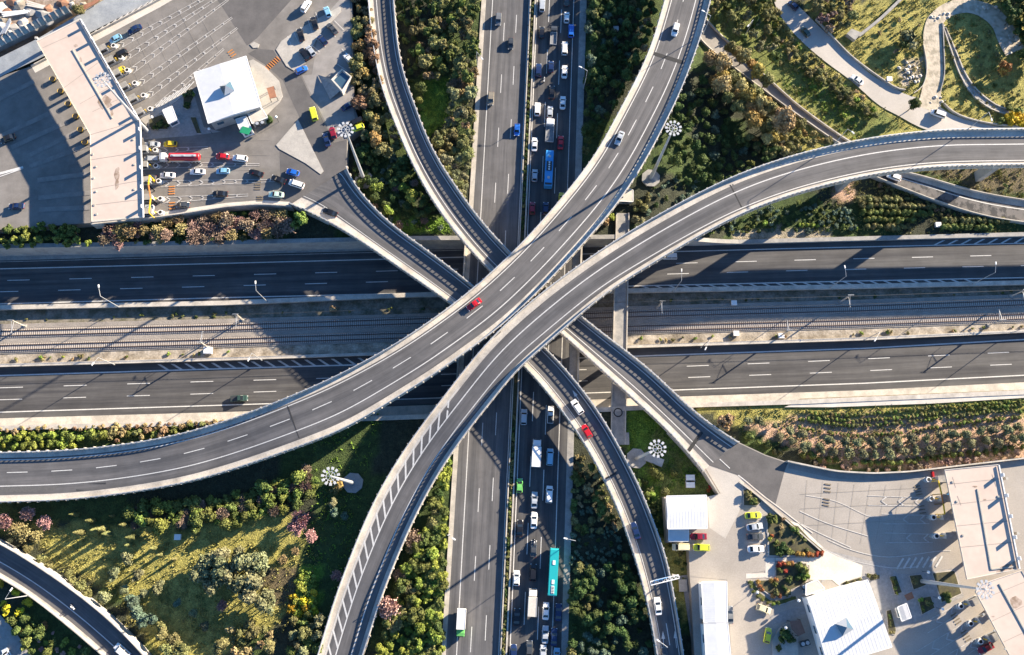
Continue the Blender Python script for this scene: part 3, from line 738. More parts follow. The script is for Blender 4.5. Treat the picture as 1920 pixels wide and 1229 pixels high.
# ------------------------------------------------------------------ toll plazas (3 m above the fields) and other paved ground
PZ=3.0
def pg(c, pts, z): return [KG(c,x,y,z) for x,y in pts]
def pp(pts, z): return [G(x,y,z) for x,y in pts]
_fz=[0]
def flat(name, P, m, h=0, kind=True, parent=None):
    "flat polygon; h>0 gives it a kerb height"
    n=len(P); _fz[0]+=1; P=[p+Vector((0,0,.003*_fz[0] if not h else .002*(_fz[0]%30))) for p in P]
    if sum(P[i].x*P[(i+1)%n].y-P[(i+1)%n].x*P[i].y for i in range(n))<0: P=list(reversed(P))
    mb=MB()
    if h: mb.prism([(p.x,p.y) for p in P],P[0].z-.02,P[0].z+h)
    else: mb.quad(*P)
    o=mb.build(name,m,parent)
    if kind and parent is None: struct(o)
    return o
LP=[(-400,330),(0,144),(58,125),(297,0),(560,-150),(660,-150),(660,0),(664,200),(678,241),(651,262),(650,315),(548,386),(488,382),(424,387),(340,400),(268,410),(172,418),(0,431),(-400,450)]
def slab(name,P,m):
    mb=MB(); mb.prism([(p.x,p.y) for p in P],-.4,PZ); return struct(mb.build(name,[m]))
slab('toll_plaza_ground',pp(LP,PZ),ASPHP)
RP=[(1312,866),(1350,926),(1325,932),(1245,932),(1250,1018),(1291,1018),(1293,1079),(1296,1110),(1302,1229),(1312,1420),(2400,1420),(2400,795),(1920,862),(1773,879),(1705,887),(1637,890),(1568,886),(1500,872),(1477,867),(1435,853),(1384,829),(1350,812),(1318,790)]
slab('toll_plaza_ground',pp(RP,PZ),PLAZC)
ASPM=mat('asphalt_mid',(.095,.09,.088),(.13,.122,.118),scale=.25,rough=.88,fine=5)
z1=PZ+.005
flat('asphalt_road',pp([(408,0),(463,86),(482,72),(600,-60),(560,-140),(330,-140)],z1),ASPM)
flat('asphalt_road',pp([(465,101),(481,92),(512,94),(522,109),(551,135),(563,141),(582,180),(613,240),(626,268),(650,262),(650,314),(600,352),(546,384),(527,377),(524,283),(562,220),(566,230),(545,185),(531,152),(502,125)],z1),ASPM)
flat('parking_paving',pp([(566,142),(585,140),(600,40),(655,-20),(662,200),(668,240),(628,262),(616,240),(585,180)],z1),SHOULD)
def island(P,m=None,h=.15): return flat('kerbed_island',P,m or ISLE,h)
island(pg('c2',[(910,480),(960,400),(1100,300),(1500,80),(1530,60),(1530,120),(1330,330),(1200,560),(1190,610),(1085,685),(1010,640)],PZ))
island(pg('c2',[(650,590),(690,575),(800,640),(940,780),(975,930),(940,990),(820,1110),(770,1040)],PZ))
island(pg('c4',[(840,250),(900,180),(1035,25),(1055,60),(1262,480),(1235,508),(1100,410),(870,285)],PZ))
island(pg('c1',[(1345,1150),(1480,1060),(1640,960),(1770,880),(1790,900),(1690,980),(1500,1120),(1400,1200)],PZ))
island(pg('c2',[(660,430),(700,405),(750,430),(740,462),(690,465)],PZ))
flat('concrete_shoulder',pp([(60,127),(299,1),(320,-10),(324,0),(300,14),(66,137)],z1),PLAZW)
flat('concrete_shoulder',pp([(268,404),(340,393),(424,381),(488,376),(543,379),(543,385),(488,381),(424,386),(340,399),(268,409)],z1),PLAZW)
# yards and paved courts near the left building
flat('paved_court',pg('c1',[(1440,1120),(1700,960),(1844,840),(1960,1229),(1440,1229)],z1),PAVE)
flat('paved_court',pg('c3',[(1240,130),(1702,60),(1960,130),(1702,165),(1400,190),(1255,200)],z1),PAVE)
# right side
flat('asphalt_road',pp([(1317,868),(1384,891),(1420,918),(1454,946),(1471,884),(1477,869),(1435,855),(1384,831),(1350,814),(1322,795),(1296,850)],z1),ASPM)
flat('asphalt_road',pp([(1480,871),(1500,874),(1568,888),(1637,892),(1705,889),(1765,881),(1768,891),(1720,899),(1640,903),(1560,897),(1478,878)],z1),SHOULD)
PLZH=mat('paving_bright',(.60,.54,.45),(.70,.64,.54),scale=.2,rough=.9,fine=3)
flat('parking_paving',pg('c24',[(575,-140),(900,-170),(1060,-150),(1090,0),(1130,360),(1110,480),(940,510),(940,560),(1000,700),(1150,780),(1400,750),(1470,720),(1600,1229),(1170,1229),(1160,1100),(1330,915),(1000,1100),(810,1229),(770,560),(440,530),(430,220),(590,110)],z1),PLAZC)
flat('parking_paving',pp([(1318,870),(1384,893),(1395,905),(1386,960),(1360,1010),(1330,990),(1326,932),(1351,926)],z1),ROADG)
flat('concrete_court',pg('c24',[(1330,40),(1400,60),(1640,290),(1844,420),(1796,640),(1700,560),(1500,560),(1500,430),(1200,390),(1200,365),(1620,360),(1650,320)],z1+.004),PLZH)
flat('concrete_court',pg('c25',[(0,290),(110,270),(640,400),(700,470),(800,480),(1250,420),(1320,690),(1140,760),(870,920),(640,1040),(400,540),(180,600),(100,500),(0,560)],z1),PAVE)
flat('concrete_court',pg('c25',[(0,260),(60,260),(380,400),(370,500),(180,560),(120,500),(0,520)],z1+.008),PLZH)
flat('paved_path',pg('c24',[(1110,360),(1195,365),(1195,560),(1110,540),(940,550),(940,505),(1110,500)],z1+.004),PLAZW)
flat('brick_paving',pg('c24',[(1150,880),(1480,770),(1500,850),(1180,960)],z1+.004),PAVE)
flat('brick_paving',pg('c25',[(765,675),(835,640),(860,700),(795,725)],z1+.006),TERRA)
SOILD=mat('bed_soil',(.06,.055,.035),(.11,.10,.045),scale=.8,rough=.95,fine=3); BEDG=mat('bed_grass',(.07,.09,.022),(.13,.13,.045),scale=.6,rough=.95,fine=3)
def bed(c,pts,m=SOILD): 
    P=pg(c,pts,PZ); n=len(P); cx=sum((p for p in P),Vector())/n
    flat('kerb',[cx+(p-cx)*1.0 for p in P],CONC,.16); flat('planting_soil',[cx+(p-cx)*.94+Vector((0,0,.03)) for p in P],m,.16)
BEDS=[('c19',[(1100,840),(1150,830),(1270,950),(1225,990),(1105,985)]),('c24',[(1125,0),(1240,0),(1310,60),(1400,80),(1500,190),(1640,310),(1600,355),(1130,355)]),
 ('c24',[(1200,408),(1480,405),(1505,520),(1470,590),(1340,650),(1340,700),(1230,720),(1150,700),(1080,650),(1030,565),(1200,560)]),
 ('c24',[(1172,1229),(1168,1100),(1230,990),(1330,925),(1400,1000),(1400,1229)]),('c25',[(630,500),(690,490),(745,650),(680,670)]),
 ('c25',[(810,490),(920,480),(970,580),(850,625)]),('c25',[(890,700),(1010,680),(1050,790),(930,855)]),('c25',[(1020,465),(1230,440),(1300,660),(1110,745)]),
 ('c25',[(600,810),(640,800),(690,1000),(680,1040),(620,1030)]),('c25',[(410,470),(540,485),(540,520),(450,540)]),('c25',[(185,560),(370,505),(380,530),(190,590)]),
 ('c19',[(1310,1100),(1385,1050),(1480,1090),(1560,1160),(1640,1229),(1310,1229)]),
 ('c2',[(20,920),(100,860),(140,900),(60,1060),(20,1040)]),('c1',[(1430,1150),(1560,1100),(1640,1200),(1560,1229),(1430,1229)]),('c4',[(80,0),(130,0),(180,150),(140,150)]),('c3',[(1320,50),(1400,20),(1500,110),(1340,110)])]
for c,p in BEDS: bed(c,p)
for P in ([(950,565),(985,560),(1060,680),(1150,745),(1230,750),(1390,705),(1400,730),(1240,785),(1140,770),(1030,700)],): bed('c24',P,BEDG)
# chevrons and lane lines on the plazas
def seg(mb,a,b,w=.16):
    a=Vector(a); b=Vector(b); d=(b-a).normalized(); n=Vector((-d.y,d.x,0))*w/2; mb.quad(a+n,a-n,b-n,b+n)
def chevrons(c, base, tip, hw0, hw1, z, step=3.4, m=PAINTW, rev=False):
    a=KG(c,*base,z); b=KG(c,*tip,z); d=b-a; L=d.length; d.normalize(); n=Vector((-d.y,d.x,0)); mb=MB()
    for s_ in (-1,1): seg(mb,a+n*hw0*s_,b+n*hw1*s_,.15)
    s=1.0
    while s<L-3:
        w=lerp(hw0,hw1,s/L); q=a+d*s
        for s_ in (-1,1): seg(mb,q+n*w*s_,q+d*(w*1.3)*(-1 if rev else 1),.28)
        s+=step
    return struct(mb.build('chevron_marking',m))
z2=PZ+.10
LBOOTH=[('c1',1060,480),('c1',1128,592),('c1',1190,715),('c1',1262,838),('c1',1345,955),('c1',1410,1085)]
for (c,x,y),tipx in zip(LBOOTH,[(2300,-200),(2250,-120),(2190,0),(2230,170),(2280,270),(2150,470)]):
    chevrons('c1',(x+70,y-30),tipx,1.0,.25,z2)
for (x,y,tx,ty) in [(1420,300,1844,270),(1430,425,2300,420),(1430,590,2500,560),(1440,735,2200,690)]:
    chevrons('c3',(x,y),(tx,ty),1.0,.3,z2)
for (c,x,y,tx,ty) in [('c20',1020,885,560,872),('c20',1060,1030,680,1025),('c20',1090,1185,700,1180),('c25',1270,800,960,980),('c25',1360,960,900,1240),('c25',1450,1110,1040,1360)]:
    chevrons(c,(x,y),(tx,ty),1.1,1.3,z2,4.6,rev=False)
def pline(c,pts,w=.18,m=PAINTF,z=z2+.004):
    P=catmull([KG(c,x,y,z) for x,y in pts],2); mb=MB()
    for a,b in zip(P,P[1:]): seg(mb,a,b,w)
    return struct(mb.build('lane_marking',m))
pline('c20',[(0,960),(200,1050),(380,1110),(560,1165)]); pline('c20',[(0,1060),(160,1140),(420,1260)]); pline('c20',[(50,830),(300,880),(560,1000),(650,1010)],.14)
pline('c25',[(60,160),(300,260),(620,320),(1050,270),(1200,260)]); pline('c25',[(0,230),(240,340),(640,420),(900,410)])
for a,b in (((740,435),(835,522)),((895,572),(985,655)),((1060,715),(1130,770))):
    mb=MB(); seg(mb,KG('c19',*a,z2),KG('c19',*b,z2),.26); struct(mb.build('dashed_lane_marking',PAINT))
pline('c19',[(1130,770),(1200,830),(1290,905),(1400,985),(1600,1140),(1720,1229)],.3,PLAZW)
mb=MB()
for i in range(7): seg(mb,KG('c25',700+60*i,430-3*i,z2),KG('c25',760+60*i,330-3*i,z2),.5)
struct(mb.build('hatched_marking',PAINTF))
mb=MB()
for i in range(12): seg(mb,KG('c1',830+62*i,380-34*i,z2),KG('c1',930+62*i,290-34*i,z2),.35)
struct(mb.build('hatched_marking',PAINTF))
mb=MB()
for i in range(9): seg(mb,KG('c1',1470+38*i,1060-22*i,z2+.10),KG('c1',1560+38*i,960-22*i,z2+.10),.3)
struct(mb.build('hatched_marking',PAINT))
for (c,a,b) in (('c2',(815,665),(940,555)),('c2',(1165,1205),(1260,1165)),('c2',(460,482),(512,545)),('c3',(1522,605),(1522,690)),('c3',(1525,745),(1525,825)),('c4',(680,562),(674,650)),('c4',(697,695),(694,748)),('c20',(230,725),(226,815)),('c20',(220,850),(212,925)),('c20',(960,745),(985,835)),('c20',(995,905),(1015,990)),('c25',(1215,840),(1280,940)),('c25',(1310,1000),(1370,1100))):
    A=KG(c,*a,z2); B=KG(c,*b,z2); n=max(3,int((B-A).length/.75)); d=(B-A).normalized(); nn=Vector((-d.y,d.x,0))*.9; mb=MB()
    for i in range(n):
        p=A.lerp(B,(i+.5)/n); mb.bar(p-nn,p+nn,.34,.06,m=0)
    wh=c in('c2','c3') and a not in((1165,1205),)
    o=mb.build('rumble_strips',ORNG if wh else mat('rumble_brown',(.12,.10,.08),(.22,.18,.12),scale=3),loc=A)
    lab={'(815, 665)':'orange rumble strips across the road beside the white roofed building','(1165, 1205)':'dark rumble strips on the road beside the triangular island','(460, 482)':'short yellowish rumble strips north of the white roofed building','(1522, 605)':'orange rumble strips in the open toll lane below the white car','(1525, 745)':'orange rumble strips beside the grey car in the lowest toll lane',
     '(680, 562)':'dark rumble strips beside the black cars leaving the left plaza','(697, 695)':'small dark rumble strips right of the lowest black car','(230, 725)':'faded rumble strips at the bend of the right plaza, upper piece','(220, 850)':'faded rumble strips at the bend of the right plaza, lower piece','(960, 745)':'dark rumble strips in the topmost lane of the right toll plaza','(995, 905)':'dark rumble strips in the second lane of the right toll plaza','(1215, 840)':'dark rumble strips in the shaded lane right of the white hall','(1310, 1000)':'rumble strips in the lowest toll lane at the bottom right'}[str(a)]
    tag(o,lab,'rumble strips','rumble strips in the toll lanes')
WORN=mat('worn_lane',(.20,.185,.17),(.26,.24,.22),scale=.3,rough=.9,fine=3)
for (c,a,b) in (('c3',(-60,200),(430,-30)),('c3',(100,270),(600,40)),('c3',(250,345),(700,120)),('c3',(260,440),(780,245)),('c3',(330,560),(800,500)),('c3',(340,715),(800,670)),('c3',(350,820),(800,800)),('c1',(-100,1000),(330,780))):
    mb=MB(); seg(mb,KG(c,*a,z2-.012),KG(c,*b,z2-.012),1.5); struct(mb.build('worn_lane_band',WORN))
mb=MB(); seg(mb,KG('c3',-40,540,z2),KG('c3',205,455,z2),.3); seg(mb,KG('c3',-40,510,z2),KG('c3',205,445,z2),.8); struct(mb.build('lane_marking',PAINT))
mb=MB()
for a,b in (((1215,190),(1258,322)),((1145,262),(1165,330)),((1078,310),(1133,432)),((1290,120),(1320,200)),((1290,372),(1388,450)),((1385,242),(1482,356)),((1245,430),(1330,500)),((1470,200),(1560,290)),((1020,350),(1060,450)),((1500,620),(1590,680)),((1540,470),(1640,560))): seg(mb,KG('c2',*a,z2+.07),KG('c2',*b,z2+.07),.16)
struct(mb.build('parking_bay_marking',PAINT))
mb=MB()
for y in (-10,45,135,230,330): seg(mb,KG('c24',965,y,z2),KG('c24',1090,y-5,z2),.13)
struct(mb.build('parking_bay_marking',PAINT))
# joints of the concrete slabs
JL=mat('slab_joint',(.255,.235,.21)); mb=MB()
for i in range(9): seg(mb,KG('c20',60+130*i,700+ (12*i if i<4 else 40),z2-.01),KG('c20',20+120*i,1229,z2-.01),.07)
for y in (820,940,1080): seg(mb,KG('c20',0,y,z2-.01),KG('c20',1150,y-60,z2-.01),.07)
struct(mb.build('slab_joints',JL)); mb=MB()
for i in range(7): seg(mb,KG('c1',1000+140*i,420-70*i,z2-.01),KG('c1',1200+150*i,900-70*i,z2-.01),.07)
for i in range(5): seg(mb,KG('c3',1300+0*i,240+130*i,z2-.01),KG('c3',2400,200+130*i,z2-.01),.07)
struct(mb.build('slab_joints',JL))
# plaza edge walls
def edge_wall(pts,z0,z1_,th,label,m=CONC):
    P=smooth(resample([G(u,v,z1_) for u,v in pts],2),1); o0=P[0]; Q=[]
    for i,p in enumerate(P):
        d=(P[min(i+1,len(P)-1)]-P[max(0,i-1)]).normalized(); Q.append(p+Vector((-d.y,d.x,0))*th-o0)
    o=MB().strip3([p-o0 for p in P],Q,z0-z1_,0).build('plaza_wall',m,loc=o0); o.location=o0
    me=o.data
    for v in me.vertices: v.co+=o0
    return tag(o,label,'wall')
edge_wall([(170,421),(268,411),(340,401),(424,388),(488,383),(546,387)],0,3.9,.35,'curved pale wall along the south edge of the left toll plaza above the bare trees')
edge_wall([(1477,866),(1500,871),(1568,885),(1637,889),(1705,886),(1773,878),(1920,861),(2100,835)],0,4.3,.4,'long pale wall along the north edge of the right toll plaza below the orchard')
edge_wall([(1310,868),(1348,927)],0,3.9,.3,'short pale wall east of the lawn with the floodlight mast')
edge_wall([(1386,905),(1420,930),(1454,960),(1500,1000),(1540,1035)],2.9,3.55,.35,'low pale kerb wall between the parking beds and the right toll lanes')
edge_wall([(58,124),(180,60),(297,-1),(350,-30)],2.9,3.9,.3,'low wall north of the left toll lanes')

# ------------------------------------------------------------------ north-west corner: sloping apron, glazed barrier, rubble yard
def nw_corner():
    A=[G(-60,175,3.0),G(0,144,3),G(70,112,3),G(297,-4,3),G(420,-68,3)]; B=[G(-60,140,5.2),G(0,108,5.2),G(72,72,5.2),G(170,14,5.2),G(260,-36,5.2)]
    struct(MB().ribbon(A,B).build('concrete_apron',mat('apron',(.27,.29,.31),(.36,.38,.39),scale=.4,rough=.9,fine=3)))
    r=empty('noise_barrier',G(0,90,4.5)); tag(r,'long low glazed noise barrier beside the rubble yard in the top left corner','barrier'); o0=r.location
    a=G(-20,100,5)-o0; b=G(133,24,5)-o0; d=(b-a).normalized(); n=Vector((-d.y,d.x,0))
    MB().strip3([a,b],[a+n*1.5,b+n*1.5],-1.5,.4).build('base',CONCG,r)
    for i in range(14):
        p=a.lerp(b,i/14)+d*.3; q=a.lerp(b,(i+1)/14)-d*.2
        mb=MB(); mb.quad(p+Vector((0,0,.45)),q+Vector((0,0,.45)),q+n*1.3+Vector((0,0,2.2)),p+n*1.3+Vector((0,0,2.2))); mb.build('glass_panel',GLASSB,r)
        MB().bar(p-d*.25+Vector((0,0,.4)),p-d*.25+n*1.35+Vector((0,0,2.3)),.14,.14).build('post',STEEL,r)
    yd=[G(u,v,5.0) for u,v in ((-80,120),(0,86),(60,56),(135,14),(200,-40),(100,-120),(-80,-100))]
    mb=MB(); mb.prism([(p.x,p.y) for p in yd],0,5.0); struct(mb.build('rubble_yard_ground',mat('yard_soil',(.20,.13,.09),(.42,.36,.30),scale=.35,rough=.95,fine=2,bump=.5)))
    rn=random.Random(3); names=[('rubble',CONCG),('rubble_pile',mat('debris',(.55,.5,.45),(.25,.2,.18),scale=1.2))]
    k=0
    for i in range(70):
        u=rn.uniform(0,185); v=rn.uniform(0,80)
        if v>84-u*.46 : continue
        p=G(u,v,5.0); s=rn.uniform(.5,2.2); mb=MB()
        bm=bmesh.new(); bmesh.ops.create_icosphere(bm,subdivisions=1,radius=1)
        vs=[(q.co.x*s*rn.uniform(.7,1.3)*1.3,q.co.y*s*rn.uniform(.7,1.3),max(-.2,q.co.z*s*.5*rn.uniform(.7,1.3))) for q in bm.verts]; fs=[tuple(x.index for x in f.verts) for f in bm.faces]; bm.free()
        mb.v=[(x+p.x,y+p.y,z+p.z) for x,y,z in vs]; mb.f=fs; mb.m=[0]*len(fs); mb.uv=[None]*len(fs)
        o=mb.build('rubble_block',[CONCG,RUBB,PLAZW,mat('junk_brown',(.25,.13,.08))][rn.randrange(4)],loc=p); tag(o,'broken block of rubble lying in the yard in the top left corner','rubble','rubble heaps in the top left yard'); k+=1
    for i,(u,v,a,l) in enumerate(((30,22,.1,9),(165,8,.5,8),(10,50,1.2,6),(70,8,-.3,7))):
        p=G(u,v,5.6); mb=MB()
        for j in range(3): mb.box((p.x+j*.5*math.sin(a),p.y-j*.6*math.cos(a),p.z+.12*j),(l-.8*j,.45,.2),a+.05*j)
        tag(mb.build('timber_stack',[WHITE,TERRA,STEEL,PLAZW][i],loc=p),['stack of white beams in the rubble yard, by the left edge','stack of reddish beams at the right end of the rubble yard','stack of grey beams lying steeply near the left edge of the yard','stack of pale beams near the top edge of the yard'][i],'beams')
nw_corner()

# ------------------------------------------------------------------ buildings
def hip_building(name,label,cat,roofpx,c,z0,h,roofm,wallm,over=.5,rib=None,ridge=None,rise=.5,cup=None,parapet=False,windows=3):
    P=[KG(c,x,y,z0+h) for x,y in roofpx]
    if sum(P[i].x*P[(i+1)%4].y-P[(i+1)%4].x*P[i].y for i in range(4))<0: P.reverse()
    cc=sum(P,Vector())/4; o0=Vector((cc.x,cc.y,z0)); r=empty(name,o0); tag(r,label,cat)
    Q=[p-o0 for p in P]; c0=cc-o0; wallp=[c0+(q-c0)*(1-over/(q-c0).length*1.4) for q in Q]
    MB().prism([(q.x,q.y) for q in wallp],0,h-.12).build('wall',wallm,r)
    mb=MB(); e=Vector((0,0,-.3))
    # shallow hipped sheet roof: ridge between the mid-points of the short sides pulled in
    a,b,c1,d=Q
    if (b-a).length<(c1-b).length: a,b,c1,d=b,c1,d,a
    m1=(a+d)/2; m2=(b+c1)/2; k=.0 if ridge is None else ridge
    m1=m1.lerp(m2,k)+Vector((0,0,rise)); m2=m2.lerp((a+d)/2,k)+Vector((0,0,rise))
    mb.quad(a,b,m2,m1); mb.quad(c1,d,m1,m2); mb.quad(b,c1,m2); mb.quad(d,a,m1)
    for p,q in ((a,b),(b,c1),(c1,d),(d,a)): mb.quad(p+e,q+e,q,p)
    mb.quad(d+e,c1+e,b+e,a+e)
    rf=mb.build('roof',roofm,r)
    if rib:
        mb=MB()
        for p,q,s,t in ((a,b,m1,m2),(d,c1,m1,m2)):
            n=int((q-p).length/rib)
            for i in range(1,n):
                x=p.lerp(q,i/n); y=s.lerp(t,max(0,min(1,(i/n-k*.0)))); mb.bar(x+Vector((0,0,.0)),y+Vector((0,0,.0)),.05,.04)
        o=mb.build('roof_seam',roofm,r); o['kind']='stuff'
        o.parent=rf
    mb=MB()
    for p,q in ((a,b),(b,c1),(c1,d),(d,a)): mb.bar(p+Vector((0,0,-.05)),q+Vector((0,0,-.05)),.22,.2)
    mb.build('gutter',WHITE,r)
    for p,q in ((wallp[0],wallp[1]),(wallp[1],wallp[2]),(wallp[2],wallp[3]),(wallp[3],wallp[0])):
        d_=(q-p).normalized(); nn=Vector((d_.y,-d_.x,0)); n=max(1,int((q-p).length/5))
        for i in range(n):
            x=p.lerp(q,(i+.5)/n)+nn*.03; x.z=0; w=MB(); w.bar(x-d_*1.0+Vector((0,0,h*.5)),x+d_*1.0+Vector((0,0,h*.5)),.08,1.2); w.build('window',GLASSB,r)
    if cup:
        cu=KG(c,*cup,z0+h+rise+.6)-o0; s=1.7; zb=cu.z-1.3
        MB().box((cu.x,cu.y,zb+.4),(s*1.7,s*1.7,1.6),.5).build('skylight_base',WHITE,r)
        mb=MB(); k_=len(mb.v); ca,sa=math.cos(.5),math.sin(.5)
        pts=[(cu.x+x*s*ca-y*s*sa,cu.y+x*s*sa+y*s*ca,zb+1.2) for x,y in ((-1,-1),(1,-1),(1,1),(-1,1))]; top=(cu.x,cu.y,zb+2.9)
        for i in range(4): mb.quad(pts[i],pts[(i+1)%4],top,m=i%2)
        mb.build('skylight_pyramid',[STEEL,GLASSB],r)
    return r
hip_building('service_building','big white metal roofed building with a small pyramid skylight on the left toll plaza','building',[(120,700),(622,540),(765,1022),(258,1187)],'c2',PZ,5.6,ROOFW,WALLC,rise=.35,cup=(440,850))
hip_building('service_building','big white ribbed roof building with a pyramid skylight at the bottom right','building',[(-130,695),(430,532),(655,1152),(60,1330)],'c25',PZ,5.8,ROOFW,WHITE,rib=.9,rise=.3,cup=(215,965))
hip_building('depot_building','small white flat roofed building between the ramp and the parking area','building',[(425,900),(778,892),(786,1188),(435,1192)],'c19',PZ,5.0,ROOFW,WHITE,rib=.8,rise=.12)
hip_building('annex_building','lean-to annex with a ribbed roof attached south of the small white building','building',[(255,112),(430,110),(430,218),(255,218)],'c24',PZ,3.2,ROOFW,WHITE,rib=.5,rise=.05)
hip_building('warehouse','long white ribbed roof hall running down to the bottom edge beside the ramp','building',[(545,580),(770,575),(775,940),(565,942)],'c24',PZ,5.4,ROOFW,WHITE,rib=.55,rise=.15)
hip_building('warehouse','smooth white roofed southern half of the long hall at the bottom edge','building',[(568,946),(778,944),(830,1500),(600,1500)],'c24',PZ,5.4,ROOFW,WHITE,rise=.15)
hip_building('switch_house','small pale flat roofed cabin at the top end of the narrow service bridge','cabin',[(380,395),(470,425),(470,520),(345,515)],'c8',0,2.6,PLAZW,WALLC,over=.15,rise=.03)
hip_building('gate_house','small grey ribbed roof kiosk among the garden beds beside the big white building','kiosk',[(705,785),(790,750),(835,880),(745,915)],'c25',PZ,2.8,STEEL,WHITE,rib=.4,rise=.1)
hip_building('equipment_cabin','small white container cabin with two dark roof vents beside the toll roof','cabin',[(1560,1060),(1650,1020),(1700,1150),(1620,1190)],'c1',PZ,2.8,ROOFW,WHITE,over=.1,rise=.03)
hip_building('equipment_cabin','white cabin with a green top attached at the south corner of the left building','cabin',[(480,20),(575,-10),(625,110),(535,145)],'c4',PZ,3.2,ROOFW,WHITE,over=.1,rise=.03)
hip_building('equipment_cabin','cream cabin with roof units at the south east corner of the left white building','cabin',[(620,1060),(760,1020),(830,1130),(680,1190)],'c2',PZ,3.0,PLAZW,WALLC,over=.1,rise=.03)
hip_building('equipment_cabin','cream and glass entrance cabin north of the big ribbed white building','cabin',[(1470,600),(1570,560),(1640,640),(1470,700)],'c24',PZ,3.0,PLAZW,WALLC,over=.1,rise=.03)
o=MB().box((0,0,.1),(5.2,4.6,.2),R(-18)).build('green_mat',GREENP,loc=(0,0,0)); p=KG('c4',570,120,PZ+3.25); o.location=p; tag(o,'bright green square panel lying on the roof of a white cabin','panel'); o.scale=(.55,.45,1)
for c,x,y,lab,z in (('c2',735,1200,'dark rooftop unit, left one of the pair beside the round dark bush',PZ+3),('c2',785,1190,'dark rooftop unit, right one of the pair beside the round dark bush',PZ+3),('c24',1445,620,'dark rooftop unit of the pair in the court north of the ribbed building, upper left',PZ+1.4),('c24',1480,605,'dark rooftop unit of the pair in the court north of the ribbed building, upper right',PZ+1.4),('c24',1435,1125,'dark rooftop unit beside the ribbed building, left one of the low pair',PZ+.6),('c24',1475,1115,'dark rooftop unit beside the ribbed building, right one of the low pair',PZ+.6)):
    p=KG(c,x,y,z); r=empty('cooling_unit',p,.3); tag(r,lab,'cooling unit','rooftop cooling units')
    MB().box((0,0,.45),(1.3,1.3,.9)).build('casing',DARKM,r); MB().tube((0,0,.9),(0,0,.98),.5,.5,12).build('fan_guard',STEEL,r)
# low walls and steps of the concrete kiosk near the left car park
r=empty('stair_shelter',KG('c2',1540,780,PZ)); tag(r,'angular pale concrete stair shelter at the right side of the left car park','shelter'); o0=r.location
P=[q-o0 for q in pg('c2',[(1440,770),(1545,665),(1638,742),(1545,885)],PZ+2.2)]; MB().prism([(q.x,q.y) for q in P],0,2.0).build('wall',PLAZW,r)
cc=sum(P,Vector())/4; MB().prism([(cc.x+(q.x-cc.x)*.78,cc.y+(q.y-cc.y)*.78) for q in P],2.0,2.03).build('sunken_roof',GLASSB,r)
MB().strip3(P+[P[0]],[cc+(q-cc)*.88 for q in P+[P[0]]],-.2,.35).build('parapet',PLAZW,r)
P=[q-o0 for q in pg('c2',[(1310,720),(1440,790),(1545,900),(1430,958)],PZ)]; mb=MB(); mb.quad(P[0]+Vector((0,0,.1)),P[3]+Vector((0,0,.1)),P[2]+Vector((0,0,2.0)),P[1]+Vector((0,0,2.0))); mb.build('sloping_slab',PAVE,r)
for c,pts,lab in (('c2',[(820,850),(885,830),(915,935),(850,950)],'small reddish brown slatted terrace roof east of the left white building'),('c24',[(1330,930),(1420,915),(1465,1030),(1400,1060),(1345,1000)],'dark reddish brown sunken court roof beside the bottom right building')):
    P=pg(c,pts,PZ+2.2); r=empty('pergola',sum(P,Vector())/len(P)-Vector((0,0,2.2))); tag(r,lab,'pergola'); o0=r.location
    MB().prism([(q.x-o0.x,q.y-o0.y) for q in P],2.1,2.3,bottom=True).build('slatted_roof',BROWNR if c=='c24' else TERRA,r)
    for q in P[:4]: MB().box((q.x-o0.x,q.y-o0.y,1.05),(.15,.15,2.1)).build('post',DARKM,r)

# ------------------------------------------------------------------ toll canopies
def canopy(label,P,posts,edges,duct):
    z=PZ+7.4; Q=[G(u,v,z) for u,v in P]; n=len(Q); cc=sum(Q,Vector())/n; o0=Vector((cc.x,cc.y,PZ)); r=empty('toll_canopy',o0); tag(r,label,'toll canopy','toll plaza canopies')
    S=[q-o0 for q in Q]
    MB().prism([(s.x,s.y) for s in S],7.0,7.4,bottom=True).build('roof',ROOFC,r)
    MB().strip3(S+[S[0]],[s.lerp(Vector((0,0,s.z)),.012) for s in S+[S[0]]],0.002,.12).build('roof_edge',PLAZW,r)
    for u,v in posts:
        p=G(u,v,PZ)-o0; MB().box((p.x,p.y,3.5),(.7,.7,7.0)).build('column',WALLC,r)
    for (a,b) in duct:
        A=G(*a,z)-o0; B=G(*b,z)-o0; MB().bar(A+Vector((0,0,.1)),B+Vector((0,0,.1)),.3,.2).build('roof_duct',WALLC,r)
    for (a,b) in edges:     # white pipe rail with lane signs standing above the roof edge
        A=G(*a,z+.4)-o0; B=G(*b,z+.4)-o0; MB().bar(A,B,.28,.28).build('edge_pipe',WHITE,r)
        nn=max(2,int((B-A).length/5.0)); d=(B-A).normalized()
        for i in range(nn):
            p=A.lerp(B,(i+.5)/nn)
            s=MB().box((p.x,p.y,p.z+.65),(.25,.95,1.5),math.atan2(d.y,d.x)+math.pi/2).build('lane_sign_box',WHITE,r)
    # seams of the roofing felt
    return r,o0
def seams(r,o0,lines):
    z=PZ+7.42
    for a,b in lines:
        A=G(*a,z)-o0; B=G(*b,z)-o0; mb=MB(); A.z+=.0; seg(mb,A+Vector((0,0,.006)),B+Vector((0,0,.006)),.13); mb.build('roof_seam',mat('seam',(.34,.29,.25)),r)
tr,o0=canopy('long pale toll canopy bent in the middle, over the left toll plaza',[(150,35),(262,226),(268,408),(172,417),(169,253),(68,77)],
   [(120,90),(160,165),(200,240),(215,300),(215,350),(215,395),(90,95),(230,250)],[((151,36),(263,228)),((263,228),(269,408))],[((136,94),(211,223)),])
